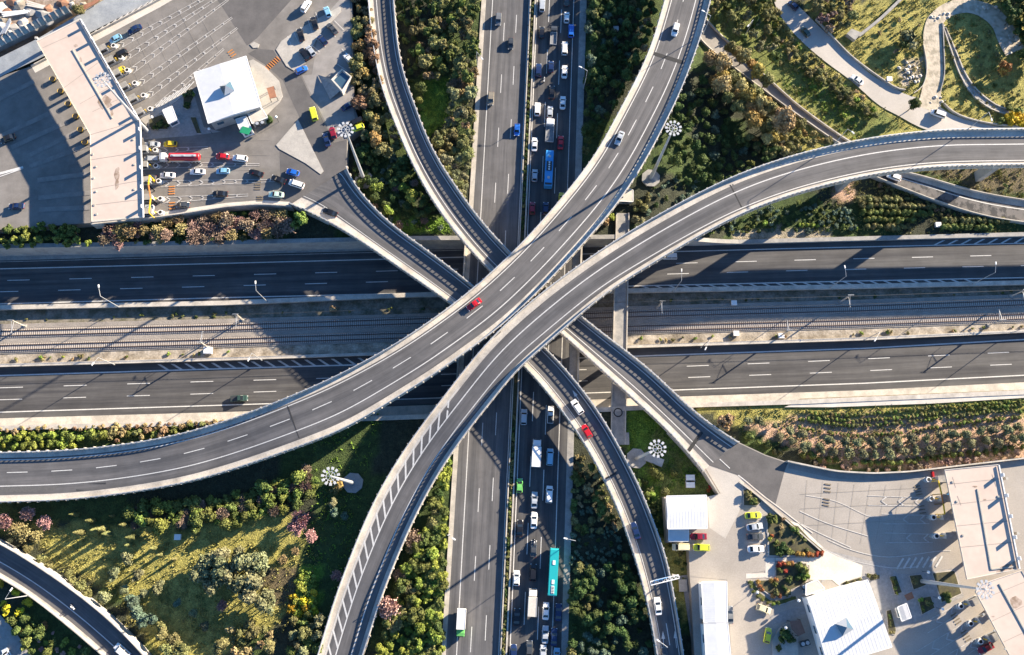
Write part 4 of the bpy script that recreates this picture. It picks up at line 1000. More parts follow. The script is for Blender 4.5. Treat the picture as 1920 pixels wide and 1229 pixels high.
seams(tr,o0,[((80,90),(158,55)),((120,165),(195,110)),((169,253),(262,226)),((170,300),(266,285)),((171,355),(267,338)),((171,385),(267,374)),((173,210),(235,180)),((150,195),(230,150))])
tr2,o02=canopy('upper straight part of the pale toll canopy over the right toll plaza',[(1771,881),(1872,871),(1911,1067),(1813,1087)],[(1800,910),(1810,950),(1818,990),(1828,1040),(1860,900),(1880,1000)],[((1873,872),(1912,1067))],[((1832,917),(1858,1068)),((1858,1068),(1899,1063))])
seams(tr2,o02,[((1774,909),(1876,898)),((1781,947),(1884,935)),((1789,987),(1892,977)),((1797,1027),(1901,1017)),((1786,895),(1792,915)),((1860,890),(1868,913)),((1795,930),(1802,948))])
tr3,o03=canopy('lower slanting part of the pale toll canopy in the bottom right corner',[(1829,1110),(1838,1096),(1915,1070),(1985,1190),(1985,1290),(1925,1290)],[(1870,1130),(1890,1180),(1920,1220),(1900,1110)],[],[((1873,1095),(1925,1190))])
seams(tr3,o03,[((1840,1125),(1925,1090)),((1860,1165),(1945,1125)),((1880,1205),(1965,1165))])
STAIN=mat('roof_stain',(.25,.18,.13),(.42,.33,.27),scale=.8,rough=.9,lo=.4,hi=.6)
def stain(r,o0,c,pts,dz=0):
    P=[KG(c,x,y,PZ+7.412+dz)-o0 for x,y in pts]; MB().quad(*P).build('roof_stain',STAIN,r)
def blob(c,cx,cy,rx,ry,k,r,o0):
    q=random.Random(k); stain(r,o0,c,[(cx+rx*q.uniform(.6,1.1)*math.cos(-6.283*i/12),cy+ry*q.uniform(.6,1.1)*math.sin(-6.283*i/12)) for i in range(12)],.002*(k%5))
blob('c1',1010,985,75,75,1,tr,o0); blob('c1',1075,1090,15,40,2,tr,o0); blob('c1',730,440,22,16,3,tr,o0); blob('c1',775,575,14,30,4,tr,o0); blob('c3',1035,510,26,60,6,tr,o0); blob('c3',1035,590,22,60,7,tr,o0); blob('c3',1050,460,12,22,8,tr,o0)
blob('c20',1440,758,26,8,9,tr2,o02); blob('c20',1518,868,18,8,11,tr2,o02); blob('c25',1800,740,70,60,12,tr3,o03); blob('c25',1590,870,16,8,13,tr3,o03)
stain(tr2,o02,'c25',[(1635,425),(1800,350),(1825,420),(1610,485)],.001)
for r_,o_,c,pts in ((tr,o0,'c3',[(820,330),(850,440),(830,540),(850,660),(835,780),(855,860)]),(tr,o0,'c3',[(1180,200),(1190,420),(1190,640)]),(tr2,o02,'c20',[(1255,720),(1290,880),(1340,1160),(1630,840),(1590,700)]),(tr3,o03,'c25',[(1500,850),(1600,1000),(1700,1170)])):
    for x,y in pts:
        p=KG(c,x,y,PZ+7.4)-o_; MB().box((p.x,p.y,7.5),(.5,.5,.2)).build('roof_vent',WALLC,r_)
# toll booths on their islands
def make_booth():
    r=empty('toll_booth')
    MB().prism([(-5.5,-.75),(2.6,-.75),(3.6,0),(2.6,.75),(-5.5,.75)],0,.2).build('island_kerb',CONC,r)
    MB().box((-1.6,0,1.35),(3.0,1.5,2.3)).build('cabin',STEEL,r)
    for s_ in (-1,1): MB().box((-1.6,s_*.76,1.6),(2.2,.05,.9)).build('window',GLASS,r)
    MB().box((-1.6,0,2.58),(3.3,1.8,.16)).build('cabin_roof',CONCG,r)
    mb=MB(); mb.tube((1.9,0,.2),(1.9,0,1.15),.85,.72,14); nose=mb.build('crash_cushion',WHITE,r)
    mb=MB(); mb.tube((1.9,0,.55),(1.9,0,.75),.87,.85,14,cap=False); mb.tube((1.9,0,1.15),(1.9,0,1.17),.5,.5,14); st=mb.build('stripe',BLACKP,nose)
    MB().box((.5,0,1.1),(.25,.25,1.6)).build('ticket_machine',YELL,r)
    reg(r); return r
bp_=make_booth(); first=[True]
def booth(p,ang,label,sc=1.0):
    if first[0]: o=bp_; first[0]=False; o.location=p; o.rotation_euler=(0,0,ang); o.scale=(sc,)*3
    else: o=dup(bp_,p,ang,sc)
    tag(o,label,'toll booth','toll booths on their islands'); return o
def adir(c,x,y,dx,dy,z=0):
    a=KG(c,x,y,z); b=KG(c,x+dx,y+dy,z); return math.atan2(b.y-a.y,b.x-a.x)
nm=['first','second','third','fourth','fifth','sixth']
for i,(c,x,y) in enumerate(LBOOTH): booth(KG(c,x-10,y+5,PZ),adir(c,x,y,100,-52,PZ),'toll booth on the east side of the left canopy, %s from the top'%nm[i])
for i,(x,y) in enumerate(((1330,305),(1335,445),(1360,580),(1375,735),(1375,857))): booth(KG('c3',x,y,PZ),adir('c3',x,y,100,-4,PZ),'toll booth at the lower half of the left canopy, %s below the yellow cab'%nm[i])
for i,(x,y) in enumerate(((1100,700),(1125,858),(1140,1010),(1165,1163))): booth(KG('c20',x,y,PZ),adir('c20',x,y,-100,4,PZ),'toll booth west of the upper right canopy, %s from the top'%nm[i])
for i,(x,y) in enumerate(((1330,745),(1420,905),(1510,1070))): booth(KG('c25',x,y,PZ),adir('c25',x,y,-100,50,PZ),'toll booth at the slanting canopy in the bottom right corner, %s from the top'%nm[i])
for i,(c,x,y) in enumerate((('c1',520,775),('c1',595,890),('c1',668,1012),('c1',740,1130),('c3',725,120),('c3',765,235))):
    p=KG(c,x,y,PZ); r=empty('crash_barrel',p); tag(r,'yellow rimmed crash barrel under the west edge of the left canopy, %s from the top'%nm[i],'crash barrel','yellow crash barrels west of the left canopy')
    MB().tube((0,0,0),(0,0,1.0),.85,.8,14).build('barrel',BLACKP,r); MB().tube((0,0,.98),(0,0,1.1),.9,.9,16,cap=False).build('rim',YELL,r)
    MB().bar((.5,.4,.15),(5.5,3.2,.15),.9,.3).build('kerb',CONCG,r)
for lab,c,pts in (('yellow height gauge beam standing in the lowest lanes of the left plaza','c3',[(1325,515),(1315,600),(1335,720),(1320,850)]),('yellow height gauge beam in front of the upper right toll booths','c20',[(1140,710),(1165,820),(1180,900),(1192,985)]),):
    for i,(a,b) in enumerate(zip(pts,pts[1:])):
        A=KG(c,*a,PZ+4.6); B=KG(c,*b,PZ+4.6); r=empty('height_gauge',(A.x,A.y,PZ)); tag(r,lab+[', upper piece',', middle piece',', lower piece'][i],'height gauge','yellow height gauges'); o0=r.location
        MB().bar(A-o0,B-o0,.3,.3).build('beam',YELL if i!=1 else ORNG,r)
        for q in (A,B): MB().bar((q.x-o0.x,q.y-o0.y,0),(q.x-o0.x,q.y-o0.y,4.6),.2,.2).build('post',YELL,r)
for i,(x,y) in enumerate(((1180,690),(1212,837),(1283,1145))):
    p=KG('c20',x,y,PZ); r=empty('card_reader_cabin',p); tag(r,'rounded blue topped cabin beside the upper right canopy, %s from the top'%nm[i],'cabin','blue topped cabins at the right canopy')
    MB().box((0,0,1.1),(1.8,1.3,2.2)).build('cabin',STEEL,r); MB().prism([(1.25*math.cos(t*.524)*1.2,.85*math.sin(t*.524)) for t in range(12)],2.2,2.45,bottom=True).build('cabin_roof',BLUEP,r)
# small items
for c,x,y,lab,z in (('c19',632,745,'white double box on the lawn north of the small white building',0),('c19',632,795,'white lower box on the lawn north of the small white building',0),('c11',1715,957,'cream relay box south of the railway tracks',-7.2),('c14',790,640,'white relay box beside the railway right of the service bridge',-7.2),('c14',1160,660,'pale concrete box beside the catenary mast south of the railway',-7.2),('c14',772,390,'grey relay box in the shaded verge north of the railway',-7.4),('c21',1470,253,'white box with a dark hatch on the dry grass by the dense bushes',0),('c10',1135,712,'small white box beside the clipped hedges',0),('c9',733,655,'white framed well cover on the grass beside the light road',0),('c7',328,240,'grey box in the shaded wood right of the highway',0)):
    p=(GG(*K(c,x,y),.5) if c in('c9','c10') else KG(c,x,y,z+.5)); r=empty('equipment_box',(p.x,p.y,p.z-.5)); tag(r,lab,'box')
    s=(2.3,1.9,1.1) if c in('c19','c11') else (1.6,1.4,.9)
    MB().box((0,0,s[2]/2),s).build('casing',PLAZW,r); MB().box((0,0,s[2]+.04),(s[0]+.12,s[1]+.12,.08)).build('lid',WHITE,r)
tag(MB().box((0,0,.45),(.5,1.4,.9)).build('waste_bin',REDP,loc=(0,0,0)),'small red bin beside the north wall of the right toll plaza','bin').location=KG('c20',1085,658,PZ)
# red topped flower bush position is planted below

# ------------------------------------------------------------------ north-east: light road, streambed path, channels, walls
def ribpx(name,Lp,Rp,m,z=.02,n=50):
    def rs(P): 
        Q=resample(catmull([GG(u,v,z) for u,v in P],1.5),.5); c=cum(Q); return [Q[min(len(Q)-1,int(i*(len(Q)-1)/(n-1)))] for i in range(n)]
    return struct(MB().ribbon(rs(Lp),rs(Rp)).build(name,m))
ribpx('light_road',[(1455,-80),(1482,0),(1500,14),(1534,48),(1584,95),(1628,136),(1668,160),(1700,178),(1745,190),(1785,215),(1841,232),(1920,243),(2050,246)],[(1425,-80),(1450,0),(1470,40),(1500,75),(1545,114),(1596,152),(1646,196),(1682,216),(1727,240),(1780,255),(1841,262),(1920,270),(2050,275)],ROADG,.03)
PATHM=mat('path_rubble',(.52,.45,.35),(.32,.28,.21),scale=.5,rough=.95,fine=2,bump=.6,lo=.45,hi=.62)
ribpx('stony_path',[(1722,200),(1728,170),(1736,140),(1733,110),(1731,70),(1735,45),(1742,30),(1765,10),(1800,-2),(1840,3),(1870,15),(1900,50),(1920,90)],[(1765,215),(1764,180),(1768,150),(1768,110),(1766,70),(1768,45),(1776,35),(1790,28),(1812,24),(1835,30),(1860,50),(1872,80),(1886,105)],PATHM,.035)
def chan(name,label,Lp,Rp,depthm,wallh,zt=0.0,cat='channel',floor=None):
    P=[GG(u,v,zt) for u,v in Lp]; Q=[GG(u,v,zt) for u,v in Rp]; P=resample(catmull(P,2),2.5); Qd=resample(catmull(Q,2),.5); Q=[Qd[min(len(Qd)-1,int(i*(len(Qd)-1)/(len(P)-1)))] for i in range(len(P))]
    o0=P[0]; r=empty(name,o0); tag(r,label,cat); P=[p-o0 for p in P]; Q=[q-o0 for q in Q]
    MB().ribbon([p+Vector((0,0,.04)) for p in P],[q+Vector((0,0,.04)) for q in Q]).build('floor',floor or ASPHP,r)
    for E,s_ in ((P,-1),(Q,1)):
        E2=[]
        for i,p in enumerate(E):
            n=(Q[i]-P[i]).normalized()*s_*.35; E2.append(p+n)
        MB().strip3(E,E2,-.2,wallh).build('side_wall',CONC,r)
chan('underpass_ramp','narrow sunken lane with pale side walls running diagonally past the olive brown trees',[(1309,64),(1330,92),(1441,177),(1500,220),(1556,259),(1604,288)],[(1320,36),(1357,75),(1463,172),(1500,204),(1568,253),(1612,280)],.0,.9,cat='sunken lane')
chan('drain_channel','narrow grey drain channel curving through the dry grass in the upper right corner',[(1766,45),(1782,90),(1800,140),(1825,180),(1860,205),(1890,215)],[(1772,52),(1790,95),(1808,138),(1832,172),(1866,198),(1893,208)],0,.4,floor=CONCG)
def lowwall(label,pts,z,h,w=.4,m=CONC):
    P=resample(catmull([GG(u,v,z) for u,v in pts],2),2); o0=P[0].copy(); Q=[]
    for i,p in enumerate(P):
        d=(P[min(i+1,len(P)-1)]-P[max(0,i-1)]).normalized(); Q.append(p+Vector((-d.y,d.x,0))*w-o0)
    r=MB().strip3([p-o0 for p in P],Q,-.3,h).build('low_wall',m); r.location=o0; return tag(r,label,'wall')
lowwall('straight concrete wall running up to the top edge in the upper right',[(1610,72),(1650,40),(1692,0),(1720,-26)],0,1.0,.9,CONCG)
lowwall('guard wall along the upper side of the light road',[(1528,38),(1575,88),(1600,112),(1640,142),(1680,168),(1696,171)],0,.8,.3)
lowwall('thin retaining wall along the right end of the light road below the dry grass',[(1768,196),(1790,215),(1840,231),(1920,241),(1990,243)],0,.8,.3)
lowwall('thin wall along the left side of the stony path',[(1730,85),(1736,120),(1735,145),(1727,165),(1712,175)],0,.5,.25)
lowwall('thin wall along the right side of the stony path',[(1766,45),(1768,90),(1769,140),(1762,170)],0,.5,.25,CONCG)
o=flat('concrete_platform',[GG(*K('c9',x,y),.2) for x,y in [(370,300),(410,258),(490,290),(440,352)]],CONCG,1.4,kind=False); tag(o,'small grey concrete platform at the lower end of the straight wall, upper right','platform')
rn=random.Random(11)
for i in range(60):
    c=rn.choice([((1700,128),22,18),((1715,145),18,14),((1745,190),25,10),((1765,35),20,12),((1900,75),18,30),((1850,12),40,8)])
    p=GG(c[0][0]+rn.gauss(0,.5)*c[1],c[0][1]+rn.gauss(0,.5)*c[2],0); s=rn.uniform(.25,.8); bm=bmesh.new(); bmesh.ops.create_icosphere(bm,subdivisions=1,radius=s); mb=MB()
    mb.v=[(q.co.x*rn.uniform(.7,1.2)+p.x,q.co.y*rn.uniform(.7,1.2)+p.y,q.co.z*.6+.1+p.z) for q in bm.verts]; mb.f=[tuple(x.index for x in f.verts) for f in bm.faces]; mb.m=[0]*len(mb.f); mb.uv=[None]*len(mb.f); bm.free()
    tag(mb.build('boulder',PLAZW,loc=p),'pale boulder lying beside the stony path in the upper right','boulder','pale boulders along the stony path')
# concrete spoil bank and paved corner at lower left
flat('paved_corner',[G(u,v,.05) for u,v in ((-80,1120),(0,1152),(30,1185),(62,1235),(120,1330),(-80,1330))],PAVE)
flat('concrete_verge',[G(u,v,.06) for u,v in ((1475,757),(1500,752),(1920,738),(2100,732),(2100,722),(1920,731),(1500,748))],mat('verge_brown',(.22,.17,.10),(.34,.29,.2),scale=.8,rough=.95,fine=3))
flat('gravel_strip',[G(u,v,.07) for u,v in ((1470,764),(1560,764),(1750,757),(1960,744),(1960,738),(1500,753))],PLAZW)
flat('service_path',[G(u,v,.05) for u,v in ((1272,1080),(1290,1078),(1296,1110),(1312,1229),(1330,1400),(1318,1400),(1300,1229),(1282,1110))],PAVE)
# ------------------------------------------------------------------ vegetation
def fmat(name,c,rnd=.5,isl=.35): c=(min(.6,c[0]*1.75),min(.6,c[1]*1.7),min(.6,c[2]*1.5)); return mat('foliage_'+name,c,tuple(x*.55 for x in c),scale=.9,rough=.75,coords='obj',rnd=rnd,isl=isl,spec=.15,lo=.4,hi=.6)
FM=dict(dark=fmat('dark',(.05,.075,.026)),green=fmat('green',(.088,.108,.034)),olive=fmat('olive',(.125,.125,.055)),grey=fmat('grey_olive',(.135,.14,.08)),
 lime=fmat('lime',(.15,.19,.04)),gold=fmat('gold',(.23,.17,.065)),brown=fmat('brown',(.17,.125,.075)),blue=fmat('blue_green',(.075,.11,.085)),
 pink=fmat('pink',(.31,.19,.19)),mauve=fmat('mauve',(.20,.145,.125)),yellow=fmat('yellow',(.33,.26,.025)),red=fmat('red',(.22,.055,.03)),orange=fmat('orange',(.22,.12,.045)),tan=fmat('tan',(.25,.20,.11)),pine=fmat('pine',(.12,.15,.04)))
def crown_mb(seed,rx,rz,zc,nl,nleaf,leaf,core=True,lobe=(.34,.55)):
    rn=random.Random(seed); mb=MB(); lobes=[]
    for i in range(nl):
        while True:
            p=Vector((rn.uniform(-1,1),rn.uniform(-1,1),rn.uniform(-.75,1)))
            if .25<p.length<1: break
        p=p*.68; r=rn.uniform(*lobe)
        lobes.append((Vector((p.x*rx,p.y*rx,zc+p.z*rz)),r*rx,r*max(rz,rx*.6)))
    if core:
        bm=bmesh.new()
        for c,r,r2 in lobes:
            g=bmesh.ops.create_icosphere(bm,subdivisions=1,radius=1)['verts']
            for v in g: v.co=Vector((c.x+v.co.x*r*.7,c.y+v.co.y*r*.7,c.z+v.co.z*r2*.7))
        k=0
        mb.v=[tuple(v.co) for v in bm.verts]; mb.f=[tuple(x.index for x in f.verts) for f in bm.faces]; mb.m=[0]*len(mb.f); mb.uv=[None]*len(mb.f); bm.free()
    for i in range(nleaf):
        c,r,r2=lobes[rn.randrange(nl)]
        d=Vector((rn.gauss(0,1),rn.gauss(0,1),rn.gauss(.25,1))).normalized()
        q=rn.uniform(.7,1.12); p=c+Vector((d.x*r*q,d.y*r*q,d.z*r2*q))
        n=(d+Vector((rn.uniform(-1,1),rn.uniform(-1,1),rn.uniform(-.6,1)))*.8).normalized()
        a=n.orthogonal().normalized(); b=n.cross(a); t=rn.uniform(0,6.28); a,b=a*math.cos(t)+b*math.sin(t),b*math.cos(t)-a*math.sin(t)
        s=leaf*rn.uniform(.55,1.25)*.5; s2=s*rn.uniform(.5,.9)
        mb.quad(p-a*s-b*s2,p+a*s-b*s2*.6,p+a*s*.9+b*s2,p-a*s*.7+b*s2)
    return mb
def cypress_mb(seed,r,h,nleaf,leaf):
    rn=random.Random(seed); mb=MB(); mb.tube((0,0,.3),(0,0,h*.5),r*.7,r*.65,8); mb.tube((0,0,h*.5),(0,0,h*.97),r*.65,.05,8)
    for i in range(nleaf):
        z=rn.uniform(0,1); rr=r*(1-(z**2.2))*rn.uniform(.75,1.15)+.05; t=rn.uniform(0,6.28); p=Vector((rr*math.cos(t),rr*math.sin(t),.2+z*h))
        n=Vector((math.cos(t),math.sin(t),rn.uniform(-.3,.8))).normalized(); a=n.orthogonal().normalized(); b=n.cross(a); s=leaf*rn.uniform(.5,1.1)*.5
        mb.quad(p-a*s-b*s,p+a*s-b*s,p+a*s+b*s,p-a*s+b*s)
    return mb
def trunk_mb(seed,h,r,limbs=4,spread=1.6):
    rn=random.Random(seed); mb=MB(); mb.tube((0,0,-.1),(0,0,h*.55),r,r*.7,7)
    for i in range(limbs):
        t=6.28*i/limbs+rn.uniform(-.4,.4); e=Vector((math.cos(t)*spread,math.sin(t)*spread,h*rn.uniform(.85,1.1))); mb.tube((0,0,h*.5),e,r*.55,r*.2,5)
    return mb
def bare_mb(seed,R_,h,n,buds):
    "twiggy crown: fans of thin twigs with small flower or bud faces"
    rn=random.Random(seed); tw=MB(); fl=MB(); ends=[]
    for i in range(7):
        t=6.28*i/7+rn.uniform(-.3,.3); e=Vector((math.cos(t)*R_*.45,math.sin(t)*R_*.45,h*rn.uniform(.5,.7))); tw.tube((0,0,h*.15),e,.09,.05,4,cap=False); ends.append(e)
    ends.append(Vector((0,0,h*.7)))
    for e in ends:
        for j in range(n):
            d=Vector((e.x*.5+rn.gauss(0,.6)*R_*.6,e.y*.5+rn.gauss(0,.6)*R_*.6,rn.uniform(.1,.9)*h*.5)); d=d.normalized()*R_*rn.uniform(.35,.75); q=e+d
            s=Vector((rn.uniform(-1,1),rn.uniform(-1,1),0)).normalized()*.045; s=d.cross(Vector((0,0,1))).normalized()*.05 if d.cross(Vector((0,0,1))).length>.1 else s
            tw.quad(e-s,e+s,q+s*.4,q-s*.4)
            for k in range(buds):
                p=e.lerp(q,rn.uniform(.35,1.05))+Vector((rn.gauss(0,.12),rn.gauss(0,.12),rn.gauss(0,.1))); a=Vector((rn.uniform(-1,1),rn.uniform(-1,1),rn.uniform(-1,1))).normalized(); b=a.orthogonal().normalized(); z=rn.uniform(.09,.20)
                fl.quad(p-a*z-b*z*.6,p+a*z-b*z*.6,p+a*z+b*z*.6,p-a*z+b*z*.6)
    return tw,fl
ROADPX=[[(1455,-80),(1482,0),(1500,12),(1534,46),(1584,93),(1628,134),(1668,158),(1700,176),(1745,188),(1785,213),(1841,230),(1920,241),(1920,270),(1841,262),(1780,256),(1727,242),(1682,218),(1646,198),(1596,154),(1545,116),(1500,77),(1470,42),(1450,0)],
 [(1718,205),(1728,170),(1736,140),(1733,110),(1731,70),(1735,45),(1742,30),(1765,8),(1800,-4),(1840,1),(1870,13),(1900,48),(1922,90),(1886,107),(1870,80),(1858,52),(1835,32),(1812,26),(1790,30),(1778,37),(1770,45),(1770,110),(1768,180),(1765,215)],
 [(1304,72),(1326,98),(1436,180),(1500,227),(1552,263),(1570,251),(1500,202),(1463,170),(1357,73),(1320,34)]]
MESH={}
def P_mesh(kind,var):
    k=(kind,var)
    if k in MESH: return MESH[k]
    sd=hash_(kind)+var*17
    if kind=='tree': d=dict(crown=crown_mb(sd,2.6,2.0,4.0,11,1150,.50),trunk=trunk_mb(sd,3.4,.2))
    elif kind=='tall': d=dict(crown=crown_mb(sd,3.1,3.2,7.0,15,1700,.52),trunk=trunk_mb(sd,6.0,.26))
    elif kind=='pine': d=dict(crown=crown_mb(sd,2.3,2.4,3.8,16,1200,.46,lobe=(.2,.36)),trunk=trunk_mb(sd,3.6,.2))
    elif kind=='olive': d=dict(crown=crown_mb(sd,1.9,1.25,2.1,9,800,.36,lobe=(.4,.6)),trunk=trunk_mb(sd,1.8,.16,3,.9))
    elif kind=='loose': d=dict(crown=crown_mb(sd,2.4,1.8,3.0,13,620,.42,lobe=(.18,.34)),trunk=trunk_mb(sd,3.0,.16,6,1.6))
    elif kind=='shrub': d=dict(bush=crown_mb(sd,1.3,.8,.8,7,420,.34,lobe=(.35,.6)))
    elif kind=='hedge': d=dict(bush=crown_mb(sd,1.0,.62,.62,6,360,.24,lobe=(.5,.7)))
    elif kind=='tuft': d=dict(bush=crown_mb(sd,.7,.42,.35,5,150,.26,core=False,lobe=(.35,.6)))
    elif kind=='cypress': d=dict(crown=cypress_mb(sd,.85,7.5,520,.34),trunk=trunk_mb(sd,1.2,.14,2,.2))
    elif kind=='bare':
        tw,fl=bare_mb(sd,2.4,4.2,30,5); d=dict(branches=tw,blossom=fl,trunk=trunk_mb(sd,1.4,.16,3,.4))
    MESH[k]={n:m.build(n,BARK) for n,m in d.items()}
    for o in MESH[k].values(): C.objects.unlink(o)
    return MESH[k]
def hash_(s): return sum(ord(c)*(i+3) for i,c in enumerate(s))
NAMES=dict(tree='broadleaf_tree',tall='eucalyptus_tree',pine='pine_tree',olive='olive_tree',loose='sparse_tree',shrub='shrub',hedge='hedge_shrub',tuft='low_bush',cypress='cypress_tree',bare='flowering_tree')
CAT=dict(tree='tree',tall='tree',pine='tree',olive='tree',loose='tree',shrub='shrub',hedge='hedge shrub',tuft='bush',cypress='tree',bare='tree')
nplant=[0]; vr=random.Random(5)
KN=dict(tree=dict(dark='dark_leaved_tree',green='broadleaf_tree',lime='broadleaf_tree',olive='olive_green_tree',pine='olive_green_tree',grey='grey_leaved_tree',blue='conifer_tree'),  # kind names chosen by foliage colour, not by known species
  shrub=dict(dark='dark_shrub',blue='blue_green_shrub',green='green_shrub',olive='olive_shrub',lime='lime_shrub',tan='dry_shrub',brown='dry_shrub',mauve='dry_shrub',yellow='broom_shrub'))
def plant(kind,fm,p,s,label,group=None,cat=None):
    nplant[0]+=1; var=vr.randrange(3 if kind!='hedge' else 2); M=P_mesh(kind,var); rz=vr.uniform(0,6.28)
    nm_=KN.get(kind,{}).get(fm,NAMES[kind])
    sc=(s*vr.uniform(.9,1.1),s*vr.uniform(.9,1.1),s*vr.uniform(.85,1.15))
    def setm(o,m): o.material_slots[0].link='OBJECT'; o.material_slots[0].material=m
    if len(M)==1:
        o=list(M.values())[0].copy(); o.name=nm_; C.objects.link(o); o.location=p; o.rotation_euler=(0,0,rz); o.scale=sc; setm(o,FM[fm])
    else:
        o=bpy.data.objects.new(nm_,None); C.objects.link(o); o.location=p; o.rotation_euler=(0,0,rz); o.scale=sc
        for n,m in M.items():
            c=m.copy(); c.name=n; C.objects.link(c); c.parent=o
            if n in('crown','blossom'): setm(c,FM[fm])
            elif n=='branches': setm(c,FM['mauve'] if fm=='pink' else FM[fm])
    if -.3<p[2]<.2: o.location.z+=gz(p[0],p[1])
    tag(o,label,cat or CAT[kind],group); return o
ADJ=dict(dark='dark green',green='green',olive='olive green',grey='grey green',lime='lime green',gold='golden brown',brown='brown',blue='bluish',pink='pink',mauve='reddish leafless',yellow='yellow',red='red',orange='orange',tan='tan',pine='yellowish green')
NOUN=('tree','shrub','bush','eucalyptus','pine','cypress','tuft')
def relabel(label,kind,fm,s,lo,hi,u,v,box):
    w=label.split(); k=next((i for i,x in enumerate(w) if x in NOUN),0)
    size='small' if s<lo+(hi-lo)/2 else 'large'
    tail=' '.join(w[k+1:]); noun=w[k]
    wide=(box[1]-box[0])>1.3*(box[3]-box[2])
    t=(u-box[0])/(box[1]-box[0]+1e-6) if wide else (v-box[2])/(box[3]-box[2]+1e-6)
    part=('left part','middle','right part')[min(2,int(t*3))] if wide else ('upper part','middle','lower part')[min(2,int(t*3))]
    out='%s %s %s %s'%(size,ADJ[fm],noun,tail)
    while len((out+', '+part).split())>16: out=' '.join(out.split()[:-1])
    for bad in (' the',' and',' of',' in',' to',' by',' beside',' between'):
        if out.endswith(bad): out=out[:-len(bad)]
    return out+', '+part
def scat(label,group,poly,mix,gap,hz=2.5,crop=None,seed=1,z=0,excl=(),maxn=300):
    "fill a photo polygon; mix = (kind, foliage, smin, smax, weight)"
    rn=random.Random(seed*13+1); poly=[K(crop,*p) for p in poly] if crop else poly
    xs=[p[0] for p in poly]; ys=[p[1] for p in poly]; pts=[]; tot=sum(m[4] for m in mix); A=(max(xs)-min(xs))*(max(ys)-min(ys))
    for _ in range(int(min(20000,A*.9))):
        u=rn.uniform(min(xs),max(xs)); v=rn.uniform(min(ys),max(ys))
        if not inpoly((u,v),poly) or any(inpoly((u,v),e) for e in list(excl)+ROADPX): continue
        p=(GG(u,v,hz) if z==0 else G(u,v,z+hz)); q=rn.uniform(0,tot); 
        for m in mix:
            q-=m[4]
            if q<=0: break
        s=rn.uniform(m[2],m[3])*(rn.choice((.8,1,1,1.22)) if m[0] in('tree','pine','tall','olive','shrub') else 1); g=gap*s*(1.12 if m[0] in('tree','pine') else 1)
        if all((p.x-a.x)**2+(p.y-a.y)**2>(.5*(g+b))**2 for a,b in pts):
            pts.append((p,g)); plant(m[0],m[1],(p.x,p.y,z-.1),s,relabel(label,m[0],m[1],s,m[2],m[3],u,v,(min(xs),max(xs),min(ys),max(ys))),group)
            if len(pts)>=maxn: break
    return len(pts)
ORD=['leftmost','second','third','fourth','fifth','sixth','seventh','eighth','ninth','tenth','eleventh','twelfth','thirteenth','fourteenth','fifteenth','sixteenth','seventeenth','eighteenth','nineteenth','twentieth']+['%dth'%i for i in range(21,40)]
def numbered(label,i):
    tail='leftmost one' if i==0 else ORD[i]+' from the left'; w=label.split()
    while len(w)+len(tail.split())>16 or w[-1] in('the','and','of','in','to','by','beside','between','from','at','a','on','over','dry'): w=w[:-1]
    return ' '.join(w).rstrip(',')+', '+tail
def ones(kind,fm,c,lst,label,group=None,z=0,hz=None,s=1.0):
    base_=label; order=sorted(range(len(lst)),key=lambda i:lst[i][0]); rank={j:i for i,j in enumerate(order)}
    H0=dict(tree=4,tall=7,pine=4,olive=2.1,loose=3,shrub=.8,hedge=.6,tuft=.4,cypress=4,bare=2.6)[kind]
    for qi,q in enumerate(lst):
        label=numbered(base_,rank[qi]) if len(lst)>1 else base_
        x,y=q[:2]; sc=q[2] if len(q)>2 else s; f=q[3] if len(q)>3 else fm
        u,v=K(c,x,y) if c else (x,y); hh=H0*sc if hz is None else hz; p=(GG(u,v,hh) if z==0 else G(u,v,z+hh)); plant(kind,f,(p.x,p.y,z-.08),sc,label,group)
# V1: brownish trees between the left car park and the ramp
scat('brownish gold tree in the belt between the left car park and the curved ramp','trees of the belt right of the car park',[(664,-20),(688,-20),(694,60),(706,130),(728,200),(745,262),(735,290),(700,275),(672,240),(664,120)],[('tree','gold',.75,1.15,3),('tree','olive',.7,1.0,2),('tree','brown',.7,1.1,3),('loose','tan',.8,1.1,1)],3.3,4,seed=1)
# V3
scat('dark green shrub in the triangle between the two ramps left of centre','shrubs of the left triangle',[(662,275),(700,255),(742,275),(775,335),(822,405),(830,430),(740,420),(705,392),(680,365),(668,335)],[('shrub','dark',.7,1.3,4),('tree','dark',.5,.8,2),('shrub','blue',.7,1.1,2),('tuft','olive',.8,1.3,1)],2.6,1,seed=2)
ones('tree','lime','c6',[(110,400,.85),(210,590,.7),(400,470,.9),(340,400,.7)],'yellow green tree among dark shrubs in the triangle between the ramps','yellow green trees of the left triangle')
ones('bare','pink','c6',[(425,370,.55)],'small bright pink blossoming tree beside the curved ramp, left of centre')
ones('bare','mauve','c6',[(270,400,.7),(510,680,.6),(300,720,.6),(100,560,.45)],'leafless mauve tree in the triangle between the ramps','leafless trees of the left triangle')
